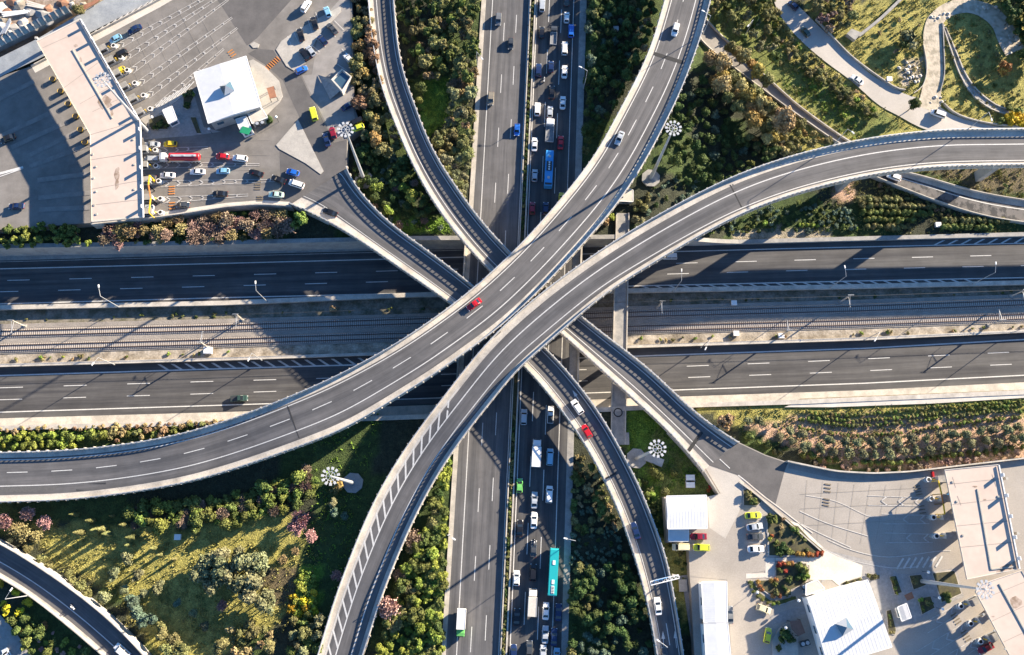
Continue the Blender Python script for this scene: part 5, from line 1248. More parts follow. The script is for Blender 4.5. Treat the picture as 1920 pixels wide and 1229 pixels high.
# V2 wood between ramp C and the southbound road
V2=[(748,-30),(900,-30),(894,120),(884,250),(878,310),(866,372),(850,345),(815,280),(790,200),(768,140),(752,60)]
lawnx=[(798,148),(840,150),(842,225),(802,262),(780,215)]
scat('broad tree of the mixed wood between the curved ramp and the southbound road','mixed wood left of the highway',[(790,-30),(895,-30),(888,150),(850,140),(800,145),(775,60)],[('pine','green',.8,1.15,3),('tree','pine',.8,1.2,2),('tree','olive',.8,1.2,3),('pine','olive',.7,1,2),('loose','brown',.7,1,1)],2.9,4,seed=3)
scat('grey green tree in the lower wood between the curved ramp and the southbound road','lower wood left of the highway',[(842,150),(886,150),(882,290),(866,372),(850,345),(808,265),(840,230)],[('tree','grey',.6,.95,3),('tree','olive',.6,.9,3),('shrub','olive',.8,1.3,2),('loose','tan',.6,.9,1)],2.8,3,seed=4)
scat('dark young tree in the shade right beside the curved ramp','shaded young trees beside the curved ramp',[(748,-30),(790,-30),(775,60),(798,145),(785,205),(768,140),(752,60)],[('olive','dark',.6,1,3),('olive','green',.6,1,2),('shrub','dark',.8,1.3,3),('cypress','green',.4,.6,1)],3.6,2,seed=5)
ones('tree','yellow','c5',[(600,205,.45)],'small yellow treetop in the wood left of the southbound road')
ones('bare','mauve','c5',[(770,690,.95),(830,700,.7),(780,790,.8)],'leafless reddish brown tree beside the bright lawn left of the southbound road','leafless trees beside the bright lawn')
# V4 hedge below the left plaza
scat('green pine in the row below the left edge toll lanes','pine row at the left edge',[(-40,432),(60,418),(148,428),(146,452),(-40,458)],[('pine','pine',.7,.95,3),('pine','green',.7,1,2)],2.9,3.6,seed=6)
ones('pine','lime',None,[(163,455,.55)],'small bright green tree at the end of the pine row, beside the wall')
scat('leafless reddish brown tree in the row below the left toll plaza','leafless tree row below the left plaza',[(185,432),(250,418),(330,408),(480,400),(545,405),(555,432),(480,445),(190,452)],[('bare','mauve',.75,1.05,4),('bare','tan',.7,.95,2),('bare','pink',.5,.7,1),('shrub','dark',.9,1.4,2),('shrub','olive',.6,1,1)],2.7,2.6,seed=7)
ones('pine','pine','c4',[(1060,880,1.1),(1010,960,.8)],'bushy green pine standing at the start of the ramp below the left plaza','green pines at the ramp start')
ones('shrub','lime','c4',[(340,885,.7),(460,860,.8),(560,860,.7),(920,870,.9)],'small lime green shrub behind the leafless tree row','lime shrubs behind the leafless row')
ones('bare','pink','c3',[(1010,1010,.85),(1050,1130,.7)],'pink blossoming tree at the left end of the leafless row','pink trees at the left end of the row')
# V5 dark wood right of the northbound road
scat('dark tree in the shaded wood between the northbound road and the flyover','shaded wood right of the highway',[(1104,-40),(1240,-40),(1218,60),(1186,130),(1145,205),(1112,262),(1098,285),(1101,120)],[('tall','dark',.44,.54,4),('pine','dark',.6,.78,2),('tree','blue',.5,.7,1),('loose','olive',.6,.8,1)],4.0,3,seed=8)
ones('tree','tan','c7',[(590,180,.6),(560,400,.6),(470,640,.6),(545,240,.5),(610,100,.5,'orange'),(650,250,.45,'gold'),(140,100,.9,'olive'),(270,140,.6,'olive')],'sunlit tan bush sticking out of the shade along the left side of the flyover','sunlit bushes along the flyover')
# V6 right side
scat('tall olive brown eucalyptus in the grove right of the flyover','eucalyptus grove',[(1330,75),(1365,75),(1400,95),(1430,130),(1465,180),(1474,225),(1452,262),(1420,240),(1372,190),(1340,150)],[('tall','tan',.75,1.1,3),('tall','olive',.75,1.05,2),('tall','gold',.7,1.0,2)],3.9,6.5,seed=9)
scat('dark round young tree in the plantation between the two flyovers','dark plantation between the flyovers',[(1262,185),(1320,150),(1345,190),(1400,265),(1460,275),(1425,318),(1350,345),(1280,345),(1250,300)],[('olive','dark',.75,1.15,4),('olive','green',.7,1.0,2),('tree','dark',.5,.75,2),('olive','blue',.8,1,1)],3.8,2,seed=10)
scat('dry olive tree at the foot of the eucalyptus grove','trees at the foot of the grove',[(1400,255),(1470,225),(1530,240),(1555,262),(1500,278),(1440,292)],[('loose','tan',.6,.9,2),('tree','olive',.5,.8,3),('loose','gold',.6,.9,1)],3.4,3,seed=11)
scat('olive green tree above the sunken lane near the top edge','trees at the top edge right of the flyover',[(1335,-30),(1432,-30),(1440,30),(1455,110),(1420,90),(1372,60),(1340,35)],[('tree','olive',.6,1,3),('loose','grey',.8,1.1,2),('tree','green',.6,.9,2)],3.8,3.5,seed=12)
scat('grey green shrub in the hedge along the lower side of the light road','hedge along the light road',[(1442,-30),(1468,40),(1500,82),(1545,122),(1596,160),(1648,206),(1636,222),(1600,196),(1540,152),(1480,110),(1445,60),(1425,10)],[('shrub','olive',.8,1.4,4),('olive','olive',.6,.9,2),('shrub','tan',.8,1.2,2),('shrub','lime',.6,.9,1)],2.3,1.4,seed=13)
scat('low green bush on the sloping meadow beside the sunken lane','bushes on the sloping meadow',[(1460,110),(1560,165),(1640,225),(1600,262),(1500,200),(1470,165)],[('tuft','green',.8,1.8,3),('tuft','olive',.9,1.8,2),('shrub','lime',.5,.8,1)],4.2,.5,seed=14)
ones('cypress','dark','c7',[(1290,60,1.1),(1480,170,.9)],'tall dark slender cypress above the sunken lane','slender cypresses above the lane')
ones('tall','dark','c9',[(950,850,.72)],'dark loose tree leaning over the bend of the light road')
ones('shrub','grey','c9',[(910,330,3.0)],'large round dark grey bush beside the stony path')
ones('tree','dark','c9',[(845,380,.7)],'dark shady bush on the lower left side of the large round bush')
ones('loose','orange','c9',[(1690,560,1.25),(1690,590,1.0)],'reddish leafless round tree near the right edge above the dry slope','reddish round tree')
ones('shrub','yellow','c9',[(1750,980,1.8),(1810,960,1.4),(1820,1020,1.2)],'bright yellow flowering bush at the right edge above the flyover','yellow bushes at the right edge')
ones('shrub','green','c9',[(1730,900,1.3),(1800,905,1.2),(1660,1000,1.2)],'green bush around the yellow flowering bushes at the right edge','green bushes at the right edge')
scat('dark tree of the shaded wood in the top right corner','wood in the top right corner',[(1850,-30),(1960,-30),(1960,120),(1925,120),(1905,60),(1880,20)],[('tree','dark',.9,1.2,1),('pine','dark',.8,1.2,1)],3.1,3,seed=15)
scat('grey brown tree near the top edge left of the straight wall','trees left of the straight wall',[(1520,-20),(1600,-20),(1605,20),(1590,50),(1560,60),(1530,20)],[('loose','mauve',.8,1.1,2),('tree','olive',.6,.9,3),('loose','tan',.8,1,1)],3.3,3,seed=16)
# V7
ones('shrub','olive','c8',[(510,660,1.5,'grey'),(560,560,1.3),(590,500,1.0),(500,590,1.0),(520,520,1.0),(240,680,1.2,'tan'),(290,650,1.1,'lime'),(600,460,.8)],'rounded grey green shrub between the two flyovers beside the small cabin','shrubs beside the small cabin')
scat('small dark shrub in the shaded strip along the upper side of the right flyover','shaded shrubs along the right flyover',[(1225,350),(1270,335),(1330,340),(1290,368),(1230,400),(1205,405)],[('shrub','blue',.7,1.1,2),('tuft','dark',.8,1.4,2)],3,.7,seed=17)
# V8
scat('low blue green bush in the dark cover below the right flyover','dark cover below the right flyover',[(1400,405),(1480,378),(1545,372),(1600,395),(1610,430),(1560,432),(1360,436),(1320,436)],[('shrub','blue',.6,1.0,3),('tuft','dark',.9,1.5,3),('shrub','green',.5,.8,1)],2.3,.7,seed=18)
ones('hedge','lime','c8',[(1550,695,.9),(1610,700,.7),(1840,712,.7)],'small lime green clipped bush left in the strip above the highway wall','lime clipped bushes above the wall')
ones('hedge','lime','c10',[(20,712,.7),(62,712,.75),(105,712,.75),(148,717,.7),(195,717,.6),(465,738,.7)],'small lime green clipped bush in the short row above the highway wall','lime clipped bush row')
for ri,(y,x0,x1,f) in enumerate(((497,480,870,'olive'),(552,520,1110,'olive'),(605,520,1110,'green'),(664,560,960,'green'),(724,560,900,'olive'),(670,1190,1710,'olive'),(728,1170,1580,'green'))):
    x=x0; k=0
    while x<x1:
        p=GG(*K('c10',x+vr.uniform(-4,4),y+vr.uniform(-5,5)+(x-x0)*.02),.7); plant('hedge',f,(p.x,p.y,-.05),vr.uniform(1.0,1.35),'clipped round shrub in the hedge rows below the right flyover','clipped hedge rows below the flyover'); x+=vr.uniform(32,56)
scat('wild shrub on the slope between the clipped hedges and the side ramp','slope shrubs beside the side ramp',[(560,340),(700,360),(860,430),(1150,545),(1290,610),(1700,680),(1500,650),(1200,640),(1110,590),(870,500),(700,450)],[('shrub','olive',.5,.8,3),('tuft','green',.8,1.3,2),('shrub','brown',.5,.8,1)],2.5,.8,'c10',19)
scat('low bush on the dry ground between the flyover and the side ramp','bushes between flyover and side ramp',[(1020,260),(1400,240),(1600,250),(1844,300),(1844,480),(1600,440),(1300,370)],[('tuft','olive',.8,1.6,3),('tuft','green',.8,1.4,2)],4.6,.5,'c10',20)
# V9 meadow tufts
scat('small tuft of scrub on the dry meadow left of the stony path','scrub on the dry meadow',[(1600,110),(1640,60),(1700,0),(1730,40),(1726,150),(1700,168),(1650,140)],[('tuft','green',.7,1.7,3),('tuft','tan',.8,1.6,2),('shrub','olive',.4,.7,1)],4.5,.4,seed=21)
scat('small tuft of scrub on the dry slope right of the stony path','scrub on the dry slope',[(1775,30),(1850,35),(1875,110),(1900,150),(1920,200),(1890,215),(1800,200),(1775,170)],[('tuft','green',.8,1.7,3),('tuft','olive',.8,1.6,3),('shrub','olive',.4,.8,1)],3.9,.4,seed=22)
# V10 orchard
rows=[[(60,145),(300,165),(560,160),(1000,110),(1300,90),(1580,70),(1844,60)],[(100,190),(430,215),(800,190),(1100,160),(1400,120),(1844,85)],[(0,200),(330,250),(640,250),(960,215),(1250,180),(1560,145),(1844,125)],[(0,270),(230,310),(460,335),(700,325),(1000,290),(1300,240),(1600,205),(1844,185)]]
RN=['topmost','second','third','fourth']
for i,rw in enumerate(rows):
    P=resample(catmull([KG('c20',x,y,.5) for x,y in rw],1),1.15)
    for p in P:
        if vr.random()<(.05 if i<3 else .12): continue
        plant('hedge','pine' if vr.random()<.6 else 'olive',(p.x+vr.gauss(0,.12),p.y+vr.gauss(0,.12),-.05),vr.uniform(.52,.72),'low green shrub in the %s planted row of the orchard above the right toll plaza'%RN[i],'orchard shrub row, %s'%RN[i])
ra=[(20,325),(245,380),(370,395),(485,400),(595,400),(710,385),(815,375),(925,370),(1045,360),(1170,345),(1260,330),(1370,320),(1490,300),(1590,295),(1700,280),(1800,270)]
rb=[(60,430),(165,450),(275,470),(395,485),(520,480),(625,490),(740,480),(850,465),(960,455),(1075,450),(1185,440),(1290,420),(1410,400),(1530,385),(1640,390),(1745,360),(1844,360)]
ones('olive','grey','c20',[(x,y,vr.uniform(.78,.95)) for x,y in ra],'round grey green olive tree in the upper olive row of the orchard','upper olive row')
ones('olive','grey','c20',[(x,y,vr.uniform(.78,.95)) for x,y in rb],'round grey green olive tree in the lower olive row of the orchard','lower olive row')
ones('hedge','green','c20',[(x,y,vr.uniform(.9,1.2)) for x,y in [(20,500),(90,490),(110,510),(170,540),(240,530),(300,540),(450,570),(530,560),(580,560),(640,565),(690,565),(750,565),(820,560),(890,545),(940,550),(985,530),(1040,530),(1100,520),(1150,510),(1210,505),(1270,500),(1320,492),(1395,480),(1460,490),(1540,470),(1610,460),(1680,440),(1750,440),(1830,430)]],'clipped dark green bush in the row below the olive trees','clipped row below the olives')
ones('shrub','mauve','c20',[(x,y,vr.uniform(.6,.85)) for x,y in [(350,600),(400,620),(560,620),(640,625),(720,625),(820,610),(920,600),(980,595),(1050,590),(1160,560),(1230,560),(1320,545),(1380,550),(1500,515),(1440,535),(1640,500),(1700,490),(1790,480),(120,570),(190,600)]],'brownish shrub along the wall of the right toll plaza','brown shrubs along the plaza wall')
ones('loose','tan','c19',[(960,230,1.35),(940,260,1.1)],'big sandy coloured round bush right beside the ramp end','big sandy bush')
ones('olive','grey','c19',[(1140,230,.75),(1250,240,.85),(1380,280,.55),(1420,380,.85),(1540,420,.85),(1520,315,.8),(1620,350,.8),(1640,470,.85),(1780,460,.7)],'grey olive tree at the left end of the orchard','olive trees at the left end of the orchard')
ones('hedge','green','c19',[(1160,380,1.5),(1330,440,1.4),(1240,430,.9),(1480,480,1.1),(1430,500,1.0,'olive'),(1640,540,1.1),(1720,545,1.1),(1390,505,.9,'olive')],'dark green clipped bush at the left end of the orchard near the bend','clipped bushes at the left end of the orchard')
# V11
scat('yellow green bush in the strip between the lower carriageway and the left flyover','bush strip above the left flyover',[(-40,815),(190,812),(195,825),(120,838),(-40,840)],[('shrub','pine',1.0,1.6,3),('shrub','lime',.9,1.3,2)],2.1,1.2,seed=24)
scat('brownish bush in the strip above the left flyover, right part','bush strip above the left flyover, right part',[(200,806),(300,802),(410,792),(340,806),(275,818),(205,828)],[('shrub','olive',.8,1.3,3),('shrub','brown',.8,1.2,2),('shrub','green',.8,1.2,1)],2.2,1.1,seed=25)
scat('dry bush along the retaining wall south of the lower carriageway','dry bushes along the south wall',[(-40,802),(200,799),(420,790),(400,794),(200,804),(-40,812)],[('shrub','tan',.5,.9,2),('shrub','brown',.5,.8,2)],2.6,.8,seed=26)
# V12
scat('green bush in the dense thicket below the left flyover','thicket below the left flyover',[(240,955),(300,940),(420,935),(520,905),(575,880),(598,905),(560,950),(500,960),(440,985),(300,985),(250,985)],[('olive','pine',.8,1.3,4),('olive','green',.8,1.25,3),('bare','mauve',.5,.8,1)],2.4,2,seed=27)
ones('bare','pink',None,[(561,977,1.15),(555,990,.9),(584,1005,.75),(9,979,.95),(52,964,.9),(84,980,.85)],'large pink blossoming tree in the lower left grounds','pink blossoming trees lower left')
ones('bare','tan',None,[(45,1000,1.0),(30,992,.9),(70,1005,.7)],'leafless tan tree beside the pink trees at the left edge','leafless tan trees at the left edge')
ones('cypress','olive','c21',[(735,115,.75),(1010,150,.75),(1085,255,.85),(610,65,.6),(640,215,.8),(780,195,.85),(830,185,.8),(870,225,.85),(1050,320,.6),(1255,345,.6),(1310,400,.55),(1430,435,.5),(920,78,.4)],'slender cypress throwing a long shadow over the dry grass lower left','cypresses on the dry grass')
ones('olive','grey','c21',[(1050,440,.95),(930,565,1.0),(1130,570,1.05),(1020,700,.8),(870,745,1.05),(1180,720,.8),(1300,680,.9),(1590,890,.75),(1690,980,.8),(1310,650,.8)],'round olive tree standing on the dry grass in the lower left','olive trees on the dry grass')
ones('olive','olive','c21',[(660,650,.9),(720,720,.9),(560,560,.7),(330,430,.8),(230,350,.8),(590,600,.7),(270,300,.6),(400,480,.6)],'olive green bush just above the lower left ramp','bushes above the lower left ramp')
ones('tree','blue','c21',[(1100,800,.8),(1130,870,.8),(1180,930,.85),(1240,940,.7),(1080,760,.6),(1460,800,.5)],'blue green conifer above the lower left ramp','blue green conifers lower left')
ones('tree','olive','c21',[(1340,1060,.8),(1420,1110,.85),(1500,1180,.85),(1390,1180,.8),(1330,1000,.6),(1450,1150,.7)],'dense olive green tree at the bottom edge of the lower left grounds','trees at the bottom edge lower left')
ones('tree','grey','c21',[(1650,560,1.2),(1700,480,1.15),(1760,430,1.1),(1740,640,1.2),(1830,520,1.25)],'pale grey green tree at the left side of the large willow clump','willow clump, left side')
ones('tree','grey','c22',[(60,430,1.15),(250,460,1.35),(370,450,1.2),(130,530,1.2),(200,650,1.25),(330,640,1.3),(400,770,1.1),(300,730,1.2),(60,600,1.1),(190,410,.9),(440,820,.9),(330,540,1.1)],'pale grey green tree in the large willow clump of the lower left','willow clump')
scat('bright green and yellow broom bush beside the shaded lawn','broom bushes',[(740,535),(825,545),(830,700),(700,720),(690,640)],[('shrub','lime',.9,1.3,3),('shrub','pine',.8,1.1,1)],1.2,1,'c22',28)
scat('yellow flowering broom bush in the band left of the shaded lawn','yellow broom bushes',[(700,700),(830,700),(835,890),(720,900),(650,850),(660,760)],[('shrub','yellow',.9,1.3,3),('shrub','lime',.7,1,1)],1.2,1,'c22',29)
scat('olive tree in the group at the bottom between the meadow and the flyover','trees at the bottom left of the flyover',[(660,920),(860,900),(900,1010),(860,1229),(600,1229),(640,1100)],[('tree','olive',.6,.9,3),('tree','grey',.6,.8,2),('olive','green',.8,1.1,2)],2.9,3,'c22',30)
scat('dull olive tree in the lower meadow near the bottom edge','trees of the lower meadow',[(180,980),(300,960),(520,1080),(520,1180),(300,1229),(20,1229),(60,1120)],[('tree','olive',.6,.9,3),('loose','tan',.7,1,3),('olive','olive',.8,1.1,1)],3.4,3,'c22',31)
ones('bare','tan','c22',[(570,440,.6),(680,370,.5)],'small leafless grey tree on the meadow above the broom bushes','small leafless trees on the meadow')
ones('bare','pink','c22',[(70,820,.65),(1020,570,.6)],'small dusky pink tree, one near the willow clump and one at the flyover','dusky pink small trees')
ones('tree','blue','c17',[(985,1070,.6,'grey'),(1000,1150,.55),(1085,1180,.55),(790,1000,.4,'grey')],'shaded bluish conifer below the floodlight mast on the lawn','bluish conifers below the mast')
ones('shrub','olive','c17',[(1040,910,1.6,'gold'),(1000,960,1.2),(980,900,1.0)],'tan bush at the foot of the floodlight mast on the shaded lawn','bushes at the mast foot')
# V13
scat('bright green tree in the belt between the hatched flyover and the southbound road','green belt right of the hatched flyover',[(842,850),(836,960),(828,1240),(706,1240),(716,1185),(748,1095),(778,1025),(808,950),(828,895)],[('tree','green',.6,.95,4),('tree','lime',.5,.8,3),('olive','olive',.8,1.1,2),('tree','dark',.6,.8,1),('shrub','lime',.8,1.3,2)],2.6,2.6,seed=33)
ones('bare','mauve','c22',[(1660,270,1.15),(1450,830,1.2,'pink'),(1420,860,.9,'pink'),(1540,560,.8),(1500,980,.9,'tan'),(1640,330,.8,'tan')],'leafless pinkish tree in the green belt beside the hatched flyover','leafless trees of the green belt')
# V14
scat('bush in the shaded thicket between the northbound road and the right ramp','thicket right of the northbound road, upper part',[(1075,850),(1100,862),(1140,925),(1165,985),(1130,1000),(1074,990)],[('shrub','olive',.8,1.3,3),('olive','green',.6,.9,2),('shrub','tan',.7,1.1,2),('shrub','blue',.8,1.1,2)],2.5,1.2,seed=34)
ones('shrub','orange','c18',[(1240,780,1.0),(1250,830,.8)],'rust coloured bush beside the northbound road shoulder','rust coloured bushes')
scat('low blue green bush in the shaded hollow right of the northbound road','shaded hollow right of the northbound road',[(1074,995),(1160,992),(1165,1060),(1072,1060)],[('shrub','blue',.5,.8,3),('tuft','dark',.9,1.4,2)],2.4,.7,seed=35)
scat('half shaded tree in the wood between the northbound road and the right ramp','wood right of the northbound road, lower part',[(1072,1065),(1150,1060),(1178,1040),(1198,1110),(1215,1180),(1222,1250),(1068,1250)],[('tree','olive',.5,.7,2),('tall','dark',.42,.52,4),('tree','blue',.5,.65,2),('tuft','dark',1.0,1.6,2)],4.1,3,seed=36)  # tall trees given dark foliage to carry the ramp's shade in their colour
# V15
ones('olive','green','c19',[(320,680,.8),(375,720,.7),(490,700,.75),(530,580,.7),(290,880,.6,'lime'),(410,850,.7,'olive'),(250,900,.6),(300,640,.5)],'round green bush on the lawn above the small white building','bushes on the mast lawn')
ones('shrub','red','c19',[(815,820,.55),(795,850,.45)],'bright red flowering bush at the corner of the lawn','red flowering bush')
scat('shaded shrub between the ramp and the small white building','shrubs left of the small white building',[(1185,900),(1215,905),(1238,960),(1244,1010),(1222,960)],[('shrub','dark',.7,1.1,3),('shrub','olive',.7,1,1)],2.4,1,seed=37)
scat('dry shrub on the strip between the ramp and the yard','shrubs on the strip beside the ramp',[(1255,1022),(1285,1022),(1288,1100),(1270,1060)],[('tuft','olive',.8,1.3,2),('shrub','dark',.5,.8,1)],3,.6,seed=38)
# V16
ones('olive','yellow','c21',[(130,700,.8),(230,780,.75),(50,860,.8),(170,870,.7),(365,990,.65,'orange'),(190,1040,.6,'orange'),(5,640,.6),(20,800,.5)],'yellow orange tree in the lower left corner below the ramp','yellow trees in the corner')
scat('green bush in the lower left corner below the ramp','green bushes in the corner',[(60,900),(200,900),(330,1000),(520,1080),(760,1229),(250,1229),(180,1100)],[('olive','green',.6,.95,3),('shrub','lime',.7,1,2),('shrub','pink',.5,.7,1)],3.1,1.5,'c21',39)
# beds beside the right buildings
def bedset(kind,c,lst,label,group): ones(kind,'green',c,[(*q[:2],q[2],q[3]) for q in lst],label,group,z=PZ+.15)
bedset('shrub','c24',[(1150,30,.7,'green'),(1200,25,.8,'lime'),(1250,150,.6,'olive'),(1160,200,.7,'lime'),(1210,240,.9,'green'),(1270,280,1.3,'dark'),(1330,320,1.0,'green'),(1230,320,.9,'dark'),(1360,220,.45,'olive')],'green shrub in the triangular bed beside the parked cars','shrubs of the triangular bed')
bedset('hedge','c24',[(1340,95,.6,'green'),(1370,120,.6,'green'),(1400,150,.6,'green'),(1430,180,.6,'green'),(1460,205,.6,'olive'),(1480,300,.7,'olive')],'clipped hedge shrub along the upper edge of the triangular bed','hedge of the triangular bed')
bedset('hedge','c24',[(1400,335,.9,'orange'),(1440,335,.9,'orange'),(1490,335,.9,'red'),(1530,338,.8,'orange'),(1570,335,.8,'red'),(1610,328,.8,'red'),(1170,170,.6,'red')],'red leaved hedge shrub along the path of the triangular bed','red hedge of the triangular bed')
bedset('shrub','c24',[(1440,470,1.3,'green'),(1470,520,1.1,'lime'),(1410,440,1.0,'green'),(1400,530,.9,'dark'),(1215,670,.8,'olive'),(1310,665,.6,'tan'),(1240,470,.7,'green'),(1330,560,.9,'dark'),(1200,600,.6,'green'),(1280,640,.7,'dark')],'green shrub in the rounded bed north of the big white roof','shrubs of the rounded bed')
bedset('hedge','c24',[(1235,425,.8,'red'),(1270,420,.8,'red'),(1310,415,.8,'orange'),(1350,412,.7,'orange'),(1045,580,.7,'orange'),(1060,615,.7,'orange'),(1085,650,.7,'orange'),(1165,565,.7,'orange'),(1210,560,.7,'orange'),(1290,480,.6,'red'),(1180,700,.7,'orange'),(1240,700,.7,'orange'),(1300,690,.6,'olive')],'orange red hedge shrub of the rounded bed','red hedge of the rounded bed')
bedset('hedge','c24',[(970,580,.55,'green'),(985,620,.55,'green'),(1010,665,.55,'green'),(1045,710,.55,'olive'),(1085,740,.55,'green'),(1130,765,.55,'green'),(1180,775,.55,'lime'),(1230,765,.55,'green'),(1290,745,.55,'dark'),(1350,725,.5,'green')],'small hedge shrub in the curved border of the car park','hedge of the curved border')
bedset('shrub','c24',[(1290,1060,1.6,'dark'),(1250,1100,.9,'dark'),(1340,1090,.9,'dark'),(1230,1170,.7,'dark')],'dark bush in the shaded round lawn at the bottom edge','dark bushes of the round lawn')
bedset('olive','c25',[(870,540,.55,'olive'),(1005,750,.6,'olive')],'small round tree in a square bed beside the floodlight mast','round trees in square beds')
bedset('shrub','c25',[(925,720,.7,'lime'),(940,800,.6,'green'),(665,520,.5,'olive'),(685,560,.5,'green'),(690,610,.6,'green'),(705,655,.4,'lime'),(1165,680,.9,'green'),(1180,715,.7,'green'),(440,490,.5,'olive'),(500,500,.5,'olive'),(640,870,.5,'green'),(650,940,.5,'olive'),(650,1015,.6,'olive'),(240,560,.4,'olive'),(300,545,.4,'olive'),(355,525,.4,'olive')],'small shrub in the narrow beds right of the big ribbed roof','shrubs in the narrow beds')
bedset('shrub','c19',[(1150,880,.9,'olive'),(1200,945,.9,'green'),(1370,1110,1.1,'green'),(1340,1090,.8,'green'),(1560,1190,.9,'green'),(1460,1110,.6,'brown'),(1440,1170,.6,'tan')],'rounded shrub in the pointed bed next to the toll lanes','shrubs of the pointed bed')
bedset('shrub','c2',[(85,890,.9,'olive'),(40,920,.8,'dark'),(60,1010,.9,'dark'),(110,900,.7,'lime')],'dark shrub in the bed west of the left white building','shrubs west of the left building')
bedset('shrub','c3',[(1430,60,1.2,'dark'),(1380,90,.9,'dark'),(1480,80,.8,'dark')],'dark shrub in the shaded bed below the container cabin','shrubs below the container cabin')
ones('shrub','dark','c2',[(845,1140,1.2)],'round dark bush beside the rooftop units at the left building',z=PZ+.1)
ones('tree','olive','c1',[(740,90,.75)],'olive green tree in front of the rubble yard, top left',z=4.5)
# scrub beside the railway
for i in range(46):
    u=rn.uniform(0,430) if i<20 else rn.uniform(1190,1920); v=lerp(yat(b_bot,u),yat(s_bar,u),rn.uniform(.3,.55)); p=G(u,v,ZR-.3)
    plant('tuft',rn.choice(['olive','tan','lime','green']),p,rn.uniform(.5,1.0),'low scrub plant on the verge south of the railway tracks','scrub on the south railway verge')
for i in range(34):
    u=rn.uniform(0,800) if i<20 else rn.uniform(1190,1920); v=lerp(yat(n_bar,u)+10,yat(b_top,u),rn.uniform(.3,.8)); p=G(u,v,ZR-.6)
    plant('tuft',rn.choice(['dark','green','olive']),p,rn.uniform(.5,1.0),'dark scrub plant on the shaded verge north of the railway tracks','scrub on the north railway verge')
ones('shrub','tan','c12',[(985,620,1.1)],'dry brown bush below the barrier north of the railway',z=-7.4)
# planted median of the north-south highway
v=-60
while v<1260:
    if not 452<v<780 and not (430<v<700):
        t=(995.5+1003.2)/2+((939.5+948.5)/2-(995.5+1003.2)/2)*v/1229.0; p=G(t,v,1.2)
        plant('shrub',rn.choice(['dark','olive','green','olive']),(p.x,p.y,0),rn.uniform(.55,.95),'dense narrow shrub in the highway median, '+('in the stretch above the flyovers' if v<500 else 'in the stretch below the flyovers'),'median shrubs').scale=(.5,.8,rn.uniform(.45,.8))
    v+=rn.uniform(7,12)
print('plants',nplant[0])
# loose grass and weeds on the open ground: one uncountable object per area
def tuftfield(name,label,polys,n,cols,z=0,hs=.45):
    r2=random.Random(len(label)); mb=MB(); k=0
    for poly,cnt in polys:
        xs=[p[0] for p in poly]; ys=[p[1] for p in poly]
        for _ in range(cnt):
            u=r2.uniform(min(xs),max(xs)); v=r2.uniform(min(ys),max(ys))
            if not inpoly((u,v),poly): continue
            if mnoise.noise(Vector((u*.05,v*.05,2)))+r2.uniform(-.4,.4)<0: continue
            if any(inpoly((u,v),e) for e in ROADPX): continue
            p=GG(u,v,z)
            for j in range(4):
                t=r2.uniform(0,6.28); d=Vector((math.cos(t),math.sin(t),0)); w=Vector((-d.y,d.x,0))*.13*r2.uniform(.7,1.5); q=p+d*r2.uniform(0,.5); e=q+d*r2.uniform(.1,.35)+Vector((0,0,hs*r2.uniform(.3,1)))
                mb.quad(q-w-Vector((0,0,.1)),q+w-Vector((0,0,.1)),e+w*.5,e-w*.5)
    o=mb.build(name,cols); o['kind']='stuff'; o['label']=label; return o
GD=mat('grass_dry',(.27,.24,.08),(.19,.19,.055),scale=.3,rough=.9,isl=.25,lo=.4,hi=.6); GRG=mat('grass_green',(.17,.28,.035),(.11,.18,.025),scale=.3,rough=.9,isl=.4,lo=.4,hi=.6)
tuftfield('dry_grass','dry grass',[([(1440,0),(1920,0),(1920,250),(1700,240),(1500,280)],6000),([(60,980),(340,990),(600,1040),(560,1180),(300,1229),(100,1060)],3500),([(1380,770),(1920,750),(1920,870),(1560,870)],2500),([(1560,310),(1920,310),(1920,440),(1500,440)],2500)],0,GD)
tuftfield('green_grass','green grass',[([(798,148),(840,150),(842,225),(802,262),(780,215)],1500),([(735,408),(840,412),(846,438),(735,440)],700),([(1170,770),(1215,770),(1330,900),(1230,930),(1180,850)],1800),([(590,820),(720,770),(640,1100),(570,1160)],900),([(1480,110),(1640,220),(1590,250),(1470,160)],1500),([(0,805),(430,795),(0,845)],900)],0,GRG,hs=.35)
# ------------------------------------------------------------------ vehicles
COL=dict(white=(.78,.78,.77),silver=(.42,.45,.48),grey=(.16,.17,.18),dgrey=(.06,.065,.07),black=(.012,.012,.014),red=(.50,.012,.02),dred=(.22,.01,.025),blue=(.02,.13,.50),navy=(.012,.028,.09),
 lblue=(.22,.45,.62),yellow=(.72,.52,.03),lime=(.58,.62,.04),dgreen=(.035,.07,.055),cream=(.68,.62,.40),pgreen=(.50,.66,.55),green=(.16,.48,.12),tan=(.25,.22,.17))
def loft(mb,st):
    "st: list of (x, halfwidth, z0, z1, top inset); closed shell with rounded shoulders"
    k=len(mb.v); n=8
    for x,w,z0,z1,ti in st:
        for y,z in ((-w*.9,z0),(w*.9,z0),(w,z0+(z1-z0)*.3),(w,z0+(z1-z0)*.72),(w-ti,z1),(-(w-ti),z1),(-w,z0+(z1-z0)*.72),(-w,z0+(z1-z0)*.3)): mb.v.append((x,y,z))
    for i in range(len(st)-1):
        for j in range(n):
            a=k+i*n+j; b=k+i*n+(j+1)%n; mb.f.append((a,a+n,b+n,b)); mb.m.append(0); mb.uv.append(None)
    mb.f.append(tuple(k+j for j in range(n))); mb.m.append(0); mb.uv.append(None)
    k2=k+(len(st)-1)*n; mb.f.append(tuple(k2+n-1-j for j in range(n))); mb.m.append(0); mb.uv.append(None)
